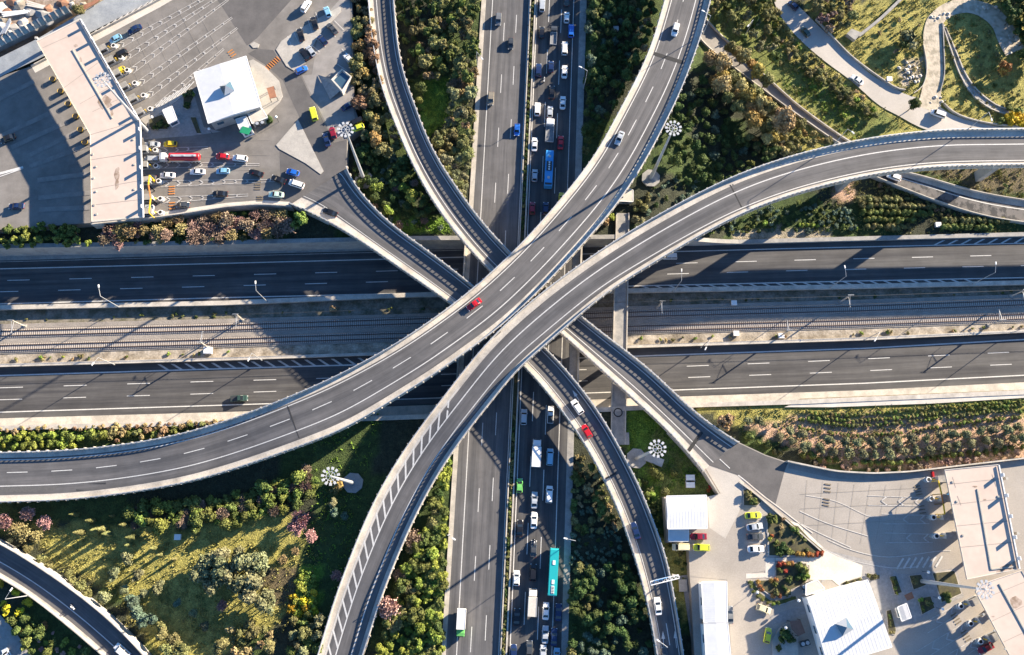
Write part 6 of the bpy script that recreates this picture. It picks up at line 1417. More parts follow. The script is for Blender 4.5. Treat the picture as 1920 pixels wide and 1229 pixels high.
def wheels(r,xs,y,rad=.33,w=.22):
    for x in xs:
        for s_ in (-1,1):
            wo=MB().tube((x,s_*(y-w/2),rad),(x,s_*(y+w/2),rad),rad,rad,14).build('wheel',TYRE,r)
            if s_>0: MB().tube((x,y+w/2,rad),(x,y+w/2+.012,rad),rad*.6,rad*.6,10).build('rim',STEEL,wo)
            else: MB().tube((x,-y-w/2,rad),(x,-y-w/2-.012,rad),rad*.6,rad*.6,10).build('rim',STEEL,wo)
SPEC=dict( # half length, half width, hood height, belt, roof, windshield base, roof front, roof rear, rear glass base, tail
 sedan=(2.28,.88,.80,.92,1.43,1.02,.36,-.95,-1.62,.88), hatch=(2.0,.86,.82,.94,1.47,1.0,.40,-1.35,-1.82,.94), suv=(2.25,.92,.98,1.08,1.72,1.15,.62,-1.65,-2.08,1.05), van=(2.35,.93,.98,1.05,1.86,1.45,.95,-2.05,-2.25,1.0))
def make_car(kind):
    L,w,hh,hb,hr,wx,rx,rr,rb,tz=SPEC[kind]; r=empty(kind)
    mb=MB(); loft(mb,[(-L,w*.80,.38,tz-.18,.10),(-L+.10,w*.90,.28,tz-.04,.12),(-L+.45,w*.98,.22,tz,.12),(rb,w,.2,max(tz,hb-.02),.12),(0,w,.2,hb,.11),(wx,w,.2,hb-.02,.12),(wx+.12,w,.2,hh+.06,.14),(L-.55,w*.97,.22,hh-.05,.16),(L-.15,w*.88,.28,hh-.16,.16),(L,w*.72,.38,hh-.30,.12)])
    tw=w*.74; k=len(mb.v)
    # roof panel and pillars
    mb.v+=[(rx,-tw,hr-.04),(rx,tw,hr-.04),((rx+rr)/2,tw,hr),((rx+rr)/2,-tw,hr),(rr,tw*.97,hr-.05),(rr,-tw*.97,hr-.05)]
    for f in ((k,k+1,k+2,k+3),(k+3,k+2,k+4,k+5)): mb.f.append(f); mb.m.append(0); mb.uv.append(None)
    for s_ in (-1,1):
        a=Vector((wx,s_*(w-.13),hb)); b=Vector((rx,s_*tw,hr-.06)); c=Vector((rr,s_*tw*.97,hr-.07)); d=Vector((rb,s_*(w-.13),hb)); m1=Vector(((wx+rb)/2-.1,s_*(w-.1),hb)); m2=Vector(((rx+rr)/2,s_*tw,hr-.03))
        for p,q in ((a,b),(b,c),(c,d),(m1,m2)): mb.bar(p,q,.09,.07)
    mb.build('body',CPNT,r,smooth=False)
    e=.02; wb=w-.14
    MB().quad((wx,-wb,hb-.01),(wx,wb,hb-.01),(rx+e,tw-.03,hr-.06),(rx+e,-tw+.03,hr-.06)).build('windscreen',GLASS,r)
    MB().quad((rb,wb,hb-.01),(rb,-wb,hb-.01),(rr-e,-tw+.04,hr-.08),(rr-e,tw-.04,hr-.08)).build('rear_window',GLASS,r)
    for s_ in (-1,1):
        P=[(wx,s_*wb,hb),(rb,s_*wb,hb),(rr,s_*(tw-.01),hr-.08),(rx,s_*(tw-.01),hr-.07)]
        MB().quad(*(P if s_<0 else P[::-1])).build('side_window',GLASS,r)
        MB().box((L-.13,s_*(w-.24),hh-.27),(.2,.34,.16)).build('headlight',LAMPW,r)
        MB().box((-L+.06,s_*(w-.22),tz-.22),(.14,.28,.16)).build('tail_light',LAMPR,r)
        MB().box((wx-.12,s_*(w+.09),hb+.04),(.14,.2,.13)).build('mirror',CPNT,r)
    wheels(r,(L-.85,-L+.85),w-.1); return r
def make_pickup():
    r=empty('pickup'); mb=MB(); w=.9
    loft(mb,[(-2.5,w*.95,.45,1.0,.05),(-.35,w,.3,1.0,.05),(-.3,w,.25,1.05,.1),(1.1,w,.25,1.05,.12),(1.3,w,.25,.98,.14),(2.1,w*.95,.3,.92,.16),(2.45,w*.8,.4,.7,.12)])
    tw=.68; mb.quad((.55,-tw,1.68),(.55,tw,1.68),(-.3,tw,1.68),(-.3,-tw,1.68))
    for s_ in (-1,1): mb.bar((1.1,s_*.78,1.05),(.55,s_*tw,1.66),.08,.07); mb.bar((-.3,s_*.8,1.05),(-.3,s_*tw,1.66),.09,.09)
    mb.build('body',CPNT,r); MB().box((-1.4,0,1.01),(2.0,1.45,.03)).build('cargo_bed',DARKM,r)
    MB().quad((1.1,-.76,1.04),(1.1,.76,1.04),(.57,.66,1.66),(.57,-.66,1.66)).build('windscreen',GLASS,r); MB().quad((-.31,.76,1.04),(-.31,-.76,1.04),(-.31,-.66,1.66),(-.31,.66,1.66)).build('rear_window',GLASS,r)
    for s_ in (-1,1):
        P=[(1.05,s_*.77,1.05),(-.28,s_*.77,1.05),(-.28,s_*.67,1.65),(.55,s_*.67,1.65)]; MB().quad(*(P if s_<0 else P[::-1])).build('side_window',GLASS,r)
        MB().box((2.38,s_*.62,.72),(.16,.3,.16)).build('headlight',LAMPW,r)
    wheels(r,(1.55,-1.6),.8,.36); return r
def make_truck(boxcol,L=7.2,flat_=False,name='truck'):
    r=empty(name); w=1.15; f=L/2
    mb=MB(); loft(mb,[(f-1.9,w*.95,.5,2.25,.12),(f-1.2,w*.96,.5,2.35,.14),(f-.35,w*.94,.5,2.2,.16),(f,w*.9,.5,1.3,.08)]); mb.build('cab',CPNT,r)
    MB().quad((f-.02,-.9,1.35),(f-.02,.9,1.35),(f-.3,.85,2.1),(f-.3,-.85,2.1)).build('windscreen',GLASS,r)
    for s_ in (-1,1):
        P=[(f-.5,s_*(w*.97),1.3),(f-1.5,s_*(w*.97),1.3),(f-1.5,s_*(w*.93),2.0),(f-.6,s_*(w*.93),2.0)]; MB().quad(*(P if s_<0 else P[::-1])).build('side_window',GLASS,r)
        MB().box((f,s_*.8,.85),(.08,.34,.22)).build('headlight',LAMPW,r); MB().box((f-.25,s_*(w+.2),1.7),(.12,.28,.4)).build('mirror',DARKM,r)
    MB().box((-.4,0,.75),(L-1.2,.9,.3)).build('chassis',DARKM,r); c0=(-f+f-2.1)/2; ln=(f-2.1)+f
    if flat_:
        b=MB(); b.box((c0,0,1.05),(ln,2.1,.12)); bo=b.build('cargo_bed',mat('worn_steel',(.16,.17,.18),(.25,.25,.25),scale=2),r)
        for y in (-1.05,1.05): MB().box((c0,y,1.3),(ln,.07,.45)).build('side_board',STEEL,r)
        for x in (c0-ln/2,c0+ln/2): MB().box((x,0,1.3),(.07,2.1,.45)).build('end_board',STEEL,r)
    else:
        MB().box((c0,0,2.0),(ln,2.35,2.2)).build('cargo_box',boxcol,r); 
        for y in (-1.1,1.1): MB().box((c0,y,3.12),(ln,.12,.05)).build('box_trim',STEEL,r)
    wheels(r,(f-1.1,-f+1.5),w-.18,.45,.26); return r
def make_bus(m,ln,name):
    r=empty(name); w=1.25; f=ln/2; mb=MB(); loft(mb,[(-f,w*.94,.4,2.9,.12),(-f+.25,w,.35,3.1,.14),(f-.5,w,.35,3.1,.14),(f-.1,w*.97,.35,2.9,.14),(f,w*.9,.4,1.6,.1)]); mb.build('body',m,r)
    MB().quad((f+.01,-1.0,1.3),(f+.01,1.0,1.3),(f-.07,1.0,2.8),(f-.07,-1.0,2.8)).build('windscreen',GLASS,r)
    for s_ in (-1,1):
        for i in range(6):
            x0=-f+.7+i*(ln-1.6)/6; P=[(x0,s_*(w+.012),1.5),(x0+(ln-1.6)/6-.15,s_*(w+.012),1.5),(x0+(ln-1.6)/6-.15,s_*(w+.012),2.35),(x0,s_*(w+.012),2.35)]; MB().quad(*(P[::-1] if s_>0 else P)).build('side_window',GLASS,r)
        MB().bar((f-.1,s_*w,2.4),(f+.45,s_*(w+.22),2.3),.08,.08).bar((f+.45,s_*(w+.22),2.4),(f+.45,s_*(w+.22),1.9),.2,.12).build('mirror',DARKM,r)
        MB().box((f-.02,s_*.9,.8),(.08,.35,.2)).build('headlight',LAMPW,r)
    return r
def make_bike():
    r=empty('motorcycle'); 
    mb=MB(); mb.box((0,0,.62),(.7,.28,.35),0,taper=.8); mb.box((.3,0,.85),(.4,.26,.2)); mb.box((-.45,0,.82),(.6,.24,.12)); mb.box((-.78,0,.95),(.32,.34,.3)); mb.build('body',CPNT,r)
    for x in (-.68,.68): MB().tube((x,-.07,.31),(x,.07,.31),.31,.31,16).build('wheel',TYRE,r)
    MB().bar((.62,0,.3),(.42,0,1.0),.08,.1).bar((.40,-.35,1.02),(.40,.35,1.02),.05,.05).build('handlebar',DARKM,r); MB().box((.62,0,.85),(.12,.2,.18)).build('headlight',LAMPW,r); return r
def make_rider():
    "seated rider leaning forward, one continuous skinned body with five-fingered hands on the grips"
    J=[(-.30,0,.92),(-.24,0,1.12),(-.12,0,1.34),(-.06,0,1.46),(-.02,0,1.56),(.0,0,1.68)]; Rr=[.17,.15,.18,.08,.07,.11]; E=[(i,i+1) for i in range(5)]
    for s_ in (-1,1):
        b=len(J); J+=[(-.10,s_*.20,1.38),(.06,s_*.30,1.20),(.28,s_*.32,1.06),(.38,s_*.30,1.04)]; Rr+=[.075,.05,.042,.035]; E+=[(2,b),(b,b+1),(b+1,b+2),(b+2,b+3)]
        for k in range(5):
            c=len(J); y=s_*(.255+k*.022); J+=[(.43,y,1.07-.004*k),(.45,y,1.03)] if k else [(.40,s_*.25,1.0),(.43,s_*.24,.99)]; Rr+=[.010,.008]; E+=[(b+3,c),(c,c+1)]
        b=len(J); J+=[(-.24,s_*.13,.88),(.14,s_*.22,.80),(.02,s_*.22,.42),(.16,s_*.22,.36)]; Rr+=[.11,.085,.06,.05]; E+=[(0,b),(b,b+1),(b+1,b+2),(b+2,b+3)]
    me=bpy.data.meshes.new('person'); me.from_pydata(J,E,[]); o=bpy.data.objects.new('person',me); C.objects.link(o); me.materials.append(CLOTHD)
    m=o.modifiers.new('skin','SKIN'); sk=me.skin_vertices[0].data
    for i,q in enumerate(Rr): sk[i].radius=(q,q)
    sk[0].use_root=True; o.modifiers.new('sub','SUBSURF').levels=1
    h=MB(); bm=bmesh.new(); bmesh.ops.create_uvsphere(bm,u_segments=14,v_segments=9,radius=.145)
    h.v=[(v.co.x*1.12+.0,v.co.y*.95,v.co.z+1.70) for v in bm.verts]; h.f=[tuple(x.index for x in f.verts) for f in bm.faces]; h.m=[0]*len(h.f); h.uv=[None]*len(h.f); bm.free(); h.build('helmet',WHITE,o,smooth=True)
    MB().box((.14,0,1.70),(.05,.2,.09)).build('visor',GLASS,o); MB().box((-.27,0,1.22),(.22,.40,.42),taper=.8).build('jacket_back',CLOTHW,o); return o
PROTO={}
def proto(kind):
    if kind in PROTO: return PROTO[kind],False
    if kind in SPEC: r=make_car(kind)
    elif kind=='pickup': r=make_pickup()
    elif kind=='box_truck': r=make_truck(WHITE)
    elif kind=='cream_truck': r=make_truck(PLAZW,7.0)
    elif kind=='tow_truck': r=make_truck(WHITE,6.6,True)
    elif kind=='blue_bus': 
        r=make_bus(mat('bus_blue',(.05,.30,.66),rough=.35,coat=.4),11.6,'bus')
        MB().box((.5,0,3.2),(3.0,1.6,.25)).build('air_conditioner',DARKM,r)
        for i in range(4): MB().tube((-.6+i*.75,0,3.32),(-.6+i*.75,0,3.36),.28,.28,10).build('fan',WHITE,r)
        for x in (3.6,-3.2): MB().box((x,0,3.15),(.7,.7,.12)).build('roof_hatch',PLAZW,r)
        MB().box((-5.2,0,3.13),(.6,2.0,.1)).build('rear_panel',DARKM,r); wheels(r,(3.6,-2.8),1.12,.5,.3)
    elif kind=='teal_bus':
        r=make_bus(mat('bus_teal',(.02,.36,.38),rough=.35,coat=.4),12.4,'bus')
        for x in (2.4,-2.6): MB().box((x,0,3.16),(1.1,.7,.14)).build('roof_hatch',WHITE,r)
        MB().box((-4.6,0,3.15),(2.0,.8,.14)).build('roof_vent',WHITE,r)
        for i in range(5): MB().box((-3.9-i*.38,0,3.24),(.18,.6,.03)).build('vent_slot',BLACKP,r)
        wheels(r,(3.9,-3.2),1.12,.5,.3)
    elif kind=='tanker':
        r=empty('tank_truck'); mb=MB(); loft(mb,[(4.2,1.15,.5,2.9,.15),(5.2,1.18,.5,3.0,.15),(5.9,1.15,.5,2.8,.2),(6.2,1.05,.5,1.6,.1)]); mb.build('cab',CPNT,r)
        MB().quad((6.17,-.95,1.6),(6.17,.95,1.6),(5.93,.9,2.7),(5.93,-.9,2.7)).build('windscreen',GLASS,r)
        mb=MB(); k=0; n=14
        for x,q in ((-6.0,.75),(-5.8,1.0),(3.0,1.0),(3.2,.75)):
            for i in range(n): t=6.283*i/n; mb.v.append((x,1.2*q*math.cos(t),2.1+.95*q*math.sin(t)))
        for a in range(3):
            for i in range(n): mb.f.append((a*n+i,a*n+(i+1)%n,(a+1)*n+(i+1)%n,(a+1)*n+i)); mb.m.append(0); mb.uv.append(None)
        mb.f.append(tuple(range(n))); mb.f.append(tuple(3*n+n-1-i for i in range(n))); mb.m+=[0,0]; mb.uv+=[None,None]; mb.build('tank',REDP,r,smooth=False)
        MB().box((-1.4,0,3.12),(7.6,.7,.1)).build('walkway',STEEL,r); MB().box((-.5,0,.8),(10,.9,.3)).build('chassis',DARKM,r)
        for x in (-4.5,-1.5,1.6): MB().tube((x,0,3.1),(x,0,3.3),.3,.3,10).build('manhole',STEEL,r)
        for s_ in (-1,1): MB().box((6.2,s_*.85,.9),(.08,.34,.22)).build('headlight',LAMPW,r); MB().box((-1.5,s_*1.16,1.3),(9,.06,.3)).build('side_rail',WHITE,r)
        wheels(r,(5.2,2.6,-3.2,-4.3,-5.3),1.0,.5,.28)
    elif kind=='motorcycle': r=make_bike()
    elif kind=='rider': r=make_rider()
    reg(r); PROTO[kind]=r; return r,True
VN=dict(sedan='car',hatch='car',suv='suv',van='van',pickup='pickup_truck',box_truck='box_truck',cream_truck='box_truck',tow_truck='flatbed_truck',blue_bus='bus',teal_bus='bus',tanker='tank_truck',motorcycle='motorcycle',rider='person')
VC=dict(sedan='car',hatch='car',suv='car',van='van',pickup='pickup truck',box_truck='truck',cream_truck='truck',tow_truck='truck',blue_bus='bus',teal_bus='bus',tanker='truck',motorcycle='motorcycle',rider='person')
def veh(kind,col,c,x,y,ang,surf,label,sc=1.0,group='vehicles on the roads and plazas'):
    u,v=K(c,x,y)
    if isinstance(surf,Ramp): z=surf.z(u,v)+.025
    else: z=surf
    hh=dict(box_truck=2.6,cream_truck=2.6,blue_bus=3,teal_bus=3,tanker=2.6).get(kind,1.0)
    if surf==.05:
        g=GG(u,v,hh); z=gz(g.x,g.y)+.06
    p=G(u,v,z+hh); a=G(u+20*math.cos(R(ang)),v-20*math.sin(R(ang)),z+hh)-p; p.z=z
    r,new=proto(kind); o=r if new else dup(r,p,0,sc)
    if new: r.location=p; r.scale=(sc,sc,sc)
    o.rotation_euler=(0,0,math.atan2(a.y,a.x)); o.name=VN[kind]
    ch=[q for q in C.objects if q.parent is o] if new else None
    o['_c']=0; del o['_c']
    VEH.append((o,col)); tag(o,label,VC[kind],group); return o
VEH=[]
N_,S_=87,-93.3
def lane(items,ang,surf):
    for it in items: veh(it[0],it[1],it[2],it[3],it[4],it[6] if len(it)>6 else ang,surf,it[5])
lane([('suv','grey','c5',1118,155,'grey car, uppermost on the southbound road near the top edge'),('hatch','dgrey','c5',1220,355,'dark grey car in the second lane of the southbound road, below the uppermost car'),
 ('suv','tan','c5',1055,810,'brownish grey car close to the left edge line of the southbound road'),('hatch','blue','c5',1270,1065,'bright blue car beside the median on the southbound road')],S_,0.0)
veh('box_truck','green','c23',283,965,S_,0.0,'white box truck with a green cab on the southbound road near the bottom')
lane([('van','silver','c5',1478,40,'silver van at the top edge in the left northbound lane'),('suv','dgrey','c5',1680,-5,'dark car cut by the top edge in the right northbound lane'),('hatch','white','c5',1680,140,'white car second from the top in the right northbound lane'),
 ('van','blue','c5',1717,250,'bright blue boxy van on the right shoulder line of the northbound road'),('hatch','black','c5',1475,262,'black car in the left northbound lane left of the dark flatbed'),
 ('van','white','c5',1663,395,'white van below the blue boxy van in the right northbound lane'),('suv','navy','c5',1447,575,'dark blue car at the median beside the motorcyclist'),
 ('hatch','navy','c5',1550,545,'navy car in the middle northbound lane above the motorcyclist'),('sedan','white','c5',1662,588,'white saloon in the right northbound lane level with the navy cars'),
 ('sedan','black','c5',1558,757,'black car in the middle northbound lane above a silver car'),('sedan','white','c5',1648,842,'white saloon in the right northbound lane beside the silver car'),
 ('suv','white','c5',1438,897,'white car with a long shadow next to the median wall'),('hatch','silver','c5',1542,918,'silver car right in front of the flatbed truck'),
 ('sedan','red','c5',1630,1170,'dark red car in the right northbound lane above the blue bus'),('sedan','white','c5',1415,1185,'white saloon in the left northbound lane beside the upper end of the blue bus'),
 ('hatch','silver','c6',1417,300,'pale small van left of the blue bus'),('hatch','dred','c6',1397,570,'red car in the left lane below the blue bus'),('hatch','navy','c6',1507,572,'small dark blue car in the middle lane below the blue bus'),
 ('sedan','yellow','c6',1637,498,'pale yellow taxi half hidden by the flyover below the blue bus')],N_+.3,0.0)
veh('tow_truck','dgrey','c5',1572,298,N_,0.0,'dark flatbed truck with a grey load bed near the top of the northbound road',.95)
veh('tow_truck','white','c5',1540,1080,N_,0.0,'flatbed truck with a white cab and an empty grey bed',1.15)
veh('blue_bus','white','c6',1535,240,N_,0.0,'long bright blue bus on the northbound road above the flyovers')
lane([('suv','silver','c18',800,360,'pale blue grey car beside the median, first below the flyovers'),('pickup','white','c18',1020,340,'white pickup standing in the sunlit patch below the flyovers'),('van','lblue','c18',1015,690,'pale blue van to the right of the white box truck'),
 ('hatch','green','c18',765,925,'light green car beside the median'),('sedan','silver','c18',887,1045,'silver saloon below the white box truck'),('van','white','c18',1010,998,'white van right of the silver saloon, with a big roof'),
 ('sedan','white','c23',887,115,'white saloon right below the silver saloon in the middle lane'),('sedan','black','c23',770,180,'black car beside the median in the lower northbound road'),('sedan','dgrey','c23',884,350,'dark grey car throwing a shadow in the sunlit patch left of the teal bus'),
 ('suv','black','c23',880,545,'black car left of the middle of the teal bus'),('hatch','white','c23',742,592,'white car beside the median level with the teal bus'),('sedan','white','c23',985,865,'white saloon just below the teal bus'),
 ('sedan','navy','c23',1090,875,'navy car on the right shoulder line just below the teal bus'),('sedan','black','c23',745,915,'black car in the left lane beside the cream box truck'),('sedan','silver','c23',980,1060,'silver saloon, second below the teal bus'),
 ('sedan','navy','c23',1052,1080,'dark blue saloon right of the second silver saloon below the bus'),('hatch','dgrey','c23',848,1172,'dark grey small car in the middle lane near the bottom edge'),('hatch','navy','c23',717,1205,'navy car cut by the bottom edge beside the median'),
 ('hatch','silver','c23',962,1210,'silver grey car cut by the bottom edge in the third lane'),('hatch','lblue','c23',1075,1235,'pale blue car cut by the bottom edge in the rightmost lane')],N_+.3,0.0)
veh('box_truck','white','c18',905,655,N_,0.0,'white box truck in the middle of the northbound road below the flyovers',1.08)
veh('cream_truck','white','c23',875,795,N_,0.0,'cream roofed box truck left of the lower end of the teal bus')
veh('teal_bus','white','c23',1048,540,N_,0.0,'long teal bus in the right lane of the lower northbound road')
veh('van','white','c8',770,968,180,ZN,'white van on the upper carriageway coming out from under the right flyover')
veh('pickup','dgreen','c17',212,207,2,ZS,'dark green pickup on the lower carriageway near the left flyover')
veh('sedan','red','c13',390,572,216,RA,'bright red car on the big flyover near the centre')
veh('suv','white','c7',820,240,255,RA,'white car near the top end of the big flyover'); veh('sedan','silver','c7',360,1133,247,RA,'silver car farther down the big flyover with a shadow on the barrier')
veh('suv','white','c18',1240,278,124,RD,'white car on the right ramp just below the flyovers'); veh('hatch','red','c18',1318,478,121,RD,'red car on the right ramp behind the white car')
veh('sedan','navy','c23',1725,200,107,RD,'navy car in the shaded part of the right ramp'); veh('sedan','white','c24',160,795,97,RD,'white saloon on the right ramp below the sign gantry'); veh('sedan','dgrey','c24',225,1240,95,RD,'dark car cut by the bottom edge on the right ramp')
veh('suv','white','c10',778,313,160,RI,'white car on the side ramp emerging from under the right flyover')
veh('sedan','white','c9',475,655,143,.05,'white car on the light road below the straight wall'); veh('van','white','c9',1140,935,160,.05,'white van on the light road near the right flyover')
veh('hatch','dgreen','c9',45,258,130,.05,'dark car on the shaded stretch of the light road'); veh('hatch','navy','c7',1790,40,135,.05,'navy car at the top edge on the light road')
veh('van','white','c21',1005,1195,138,RF,'white van on the lower left ramp at the bottom edge'); veh('hatch','white','c21',55,1232,120,.1,'white car cut by the bottom edge in the paved lower left corner')
P_=PZ+.09; A1=207
for it in [('sedan','navy','c1',1290,275,A1,'navy car in the topmost lane right of the left canopy'),('hatch','lblue','c1',1105,370,A1,'light blue car in front of the topmost booths of the left canopy'),('suv','black','c1',1155,520,A1,'black car between the first and second booth of the left canopy'),('hatch','yellow','c1',1140,680,A1,'yellow taxi at the third booth of the left canopy'),
 ('sedan','black','c3',62,185,200,'black car at the left edge beyond the canopy shadow'),('sedan','navy','c3',140,785,182,'dark blue car in the lower left of the plaza near the pine row'),
 ('sedan','silver','c3',1345,240,180,'silver car in the upper lane beside the canopy, left of the taxi'),('hatch','yellow','c3',1505,234,180,'yellow taxi above the red tank truck'),('van','silver','c3',1345,373,180,'silver grey van left of the tank truck cab'),
 ('sedan','white','c3',1480,512,180,'white car nearest the height gauge in the third lane'),('sedan','dgrey','c3',1310,535,180,'dark car half under the left canopy beside the height gauge'),('hatch','silver','c3',1300,800,180,'silver car half under the canopy in the lowest lane'),
 ('hatch','dgrey','c3',1620,775,178,'dark car with a shiny roof in the lowest toll lane'),('hatch','red','c4',360,345,175,'red car behind the red tank truck'),('suv','white','c4',517,362,174,'white car right of the red car'),
 ('sedan','white','c4',140,480,180,'white car in the second row below the tank truck'),('hatch','lblue','c4',365,475,180,'light blue car between the white and the black car'),('sedan','black','c4',658,492,165,'black car in the middle row, right of the light blue car'),
 ('sedan','black','c4',858,548,160,'black car left of the white van near the ramp entrance'),('hatch','blue','c4',985,485,165,'bright blue car above the white van'),('van','white','c4',1018,590,162,'white van below the bright blue car'),
 ('sedan','black','c4',340,675,178,'black car in the row nearest the curved south wall'),('sedan','pgreen','c4',838,683,177,'pale green car with a dark roof hatch near the south wall'),('sedan','black','c4',1315,840,160,'black car in the shade at the start of the ramp'),
 ('sedan','navy','c4',1285,195,105,'navy car driving past the triangular island'),('hatch','dred','c4',1340,135,105,'dark red car next to the navy car by the triangular island'),('hatch','lime','c4',1562,90,200,'lime yellow car under the lamps of the tall mast'),
 ('van','black','c4',1545,45,205,'black van above the lime yellow car at the tall mast'),
 ('suv','white','c2',1195,55,57,'white car at the top of the car park with a round shadow'),('hatch','lblue','c2',1400,110,110,'turquoise car in the upper parking row'),('sedan','black','c2',1275,215,107,'black car in the upper parking row below the turquoise car'),
 ('sedan','black','c2',1143,328,107,'black car in the middle of the upper parking row'),('sedan','dgrey','c2',1445,270,132,'dark grey car in the right parking row, uppermost'),('hatch','navy','c2',1352,378,132,'navy car in the middle of the right parking row'),
 ('suv','black','c2',1180,515,125,'black car with roof bars at the lower end of the parking row'),('hatch','silver','c2',1240,485,128,'grey car tucked beside the black car with roof bars'),('hatch','white','c2',1605,560,130,'white car at the right side of the car park by the trees'),
 ('hatch','blue','c2',1150,668,25,'blue car at the tip of the kerbed parking island'),('van','lime','c2',1268,1090,105,'lime yellow van with a roof load at the rumble strips'),('sedan','navy','c2',1600,1012,30,'navy car parked by the trees below the stair shelter')]:
    veh(it[0],it[1],it[2],it[3],it[4],it[5],P_,it[6])
veh('tanker','white','c4',-20,345,180,P_,'red tank truck with a white cab queueing at the left toll booths',.98)
for it in [('sedan','dred','c24',520,177,180,'dark red car beside the lean-to annex'),('suv','lime','c24',547,275,178,'lime yellow car below the dark red car'),('van','cream','c24',365,270,180,'cream yellow van under the lean-to annex'),
 ('sedan','silver','c24',1020,90,8,'blue grey car, second in the parked row at the beds'),('sedan','dgrey','c24',1025,178,2,'dark grey car, third in the parked row at the beds'),('sedan','white','c24',1030,287,2,'white car, lowest in the parked row at the beds'),
 ('sedan','lime','c19',1195,1072,3,'lime yellow car, topmost in the parked row at the beds'),('hatch','cream','c24',1100,820,-20,'beige car turning at the curved kerb'),('hatch','lime','c24',1135,1055,80,'lime yellow car by the round dark lawn'),
 ('sedan','grey','c24',800,872,92,'grey car standing tight against the long white hall'),('sedan','dred','c25',1530,1165,205,'dark red car under the slanting canopy at the bottom right')]:
    veh(it[0],it[1],it[2],it[3],it[4],it[5],P_,it[6])
for c,x,y,ang,surf,lab,col in (('c5',1495,650,N_,0.0,'with a white helmet between the navy cars','white'),('c21',595,828,128,RF,'on the lower left ramp','white'),('c23',890,292,N_,0.0,'in front of the dark grey car left of the teal bus','dgrey')):
    veh('motorcycle',col,c,x,y,ang,surf,'motorcycle '+lab); veh('rider','white',c,x,y,ang,surf,'person on the motorcycle '+lab,group=None)
paint={o.name:COL[col] for o,col in VEH}
for q in C.objects:
    if q.parent is not None and q.parent.name in paint and q.type=='MESH': q.color=(*paint[q.parent.name],1)

# ------------------------------------------------------------------ lamps, masts, catenary, gantry
def street_lamp(base,z,h,head,label,double=False):
    "tapered pole at a photo position; arm reaches towards the photo position of the head"
    p=G(*base,z); q=G(*head,z+h+.4); d=Vector((q.x-p.x,q.y-p.y,0)); d=d.normalized()*min(3.0,max(1.6,d.length)) 
    r=empty('street_lamp',p); tag(r,label,'street lamp','street lamps along the roads')
    MB().tube((0,0,0),(0,0,h),.13,.07,8).build('pole',STEEL,r); MB().tube((0,0,h),(d.x*.8,d.y*.8,h+.45),.06,.045,6).build('arm',STEEL,r)
    a=math.atan2(d.y,d.x); mb=MB().box((d.x,d.y,h+.5),(1.0,.38,.18),a,taper=.8); mb.build('lamp_head',WHITE,r); MB().box((0,0,.25),(.35,.35,.5)).build('base_plate',CONCG,r)
for i,(b,hd) in enumerate((((223,576),(185,537)),((501,566),(479,530)),((1261.5,548),(1278,507)),((1556,540),(1584,501)),((1823,533),(1867,494)))):
    street_lamp(b,ZN+.9,12.0,hd,'street lamp on the barrier of the upper carriageway, %s from the left'%nm[i])
for i,(b,hd) in enumerate((((215,684),(174,683)),((491,676),(466,675)),((1314,652),(1316,668)),((1620,638),(1632,652)),((1895,625),(1910,640)))):
    street_lamp(b,ZS+1.2,10.5,hd,'street lamp on the barrier of the lower carriageway, %s from the left'%nm[i])
for b,z,hd,lab in (((1094,168),0,(1088,126),'street lamp right of the northbound road near the top'),((1072,1013),0,(1060,1010),'street lamp right of the northbound road beside the teal bus'),
   ((895,134),0,(904,110),'street lamp left of the southbound road near the top'),((843,1003),0,(851,1011),'street lamp left of the southbound road near the bottom'),((1819,240),14.9,(1859,225),'street lamp on the far edge of the right flyover, right one'),((1564,271),14.9,(1599,249),'street lamp on the far edge of the right flyover, left one'),
   ((1318,65),10.3,(1318,21),'street lamp on the outer edge of the big flyover near the top'),((54,1117),2.6,(21,1106),'street lamp on the lower left ramp'),((1236,1203),3.5,(1212,1186),'tall street lamp beside the right ramp at the bottom edge'),((1393,75),-5.5,(1392,62),'street lamp among the trees above the sunken lane')):
    street_lamp(b,z,11.0 if z<8 else 9.5,hd,lab)
LAMPG=mat('lamp_housing',(.55,.56,.57),(.40,.41,.42),scale=3,rough=.5)
def flood_mast(base,z,h,label,pad=True):
    p=G(*base,z); r=empty('floodlight_mast',p); tag(r,label,'floodlight mast','tall floodlight masts')
    MB().tube((0,0,0),(0,0,h*.5),.55,.38,12).tube((0,0,h*.5),(0,0,h),.38,.22,12).build('pole',STEEL,r)
    mb=MB(); n=11
    for i in range(24):
        a=6.283*i/24; b=6.283*(i+1)/24; mb.bar((1.05*math.cos(a),1.05*math.sin(a),h-.2),(1.05*math.cos(b),1.05*math.sin(b),h-.2),.14,.14)
    for i in range(6):
        a=6.283*i/6; mb.bar((0,0,h),(1.05*math.cos(a),1.05*math.sin(a),h-.2),.1,.1)
    mb.build('lamp_ring',STEEL,r)
    for i in range(n):
        a=6.283*i/n+.2; x,y=1.9*math.cos(a),1.9*math.sin(a); f=MB().box((x,y,h-.1),(.66,.6,.24),a); f.bar((1.05*math.cos(a),1.05*math.sin(a),h-.2),(x*.9,y*.9,h-.12),.14,.14); f.build('floodlight',LAMPG if pad else STEEL,r)
    if pad:
        MB().prism([(2.9*math.cos(6.283*i/8+.3),2.9*math.sin(6.283*i/8+.3)) for i in range(8)],-.3,.45).build('concrete_base',CONCG if h>1 else CONC,r)
flood_mast((662,906),0,33,'floodlight mast on the shaded lawn between the two flyovers, lower left'); flood_mast((683,338),.0,33,'floodlight mast between the two ramps, upper left of centre'); flood_mast((1220,335),0,33,'floodlight mast between the two flyovers, upper right of centre')
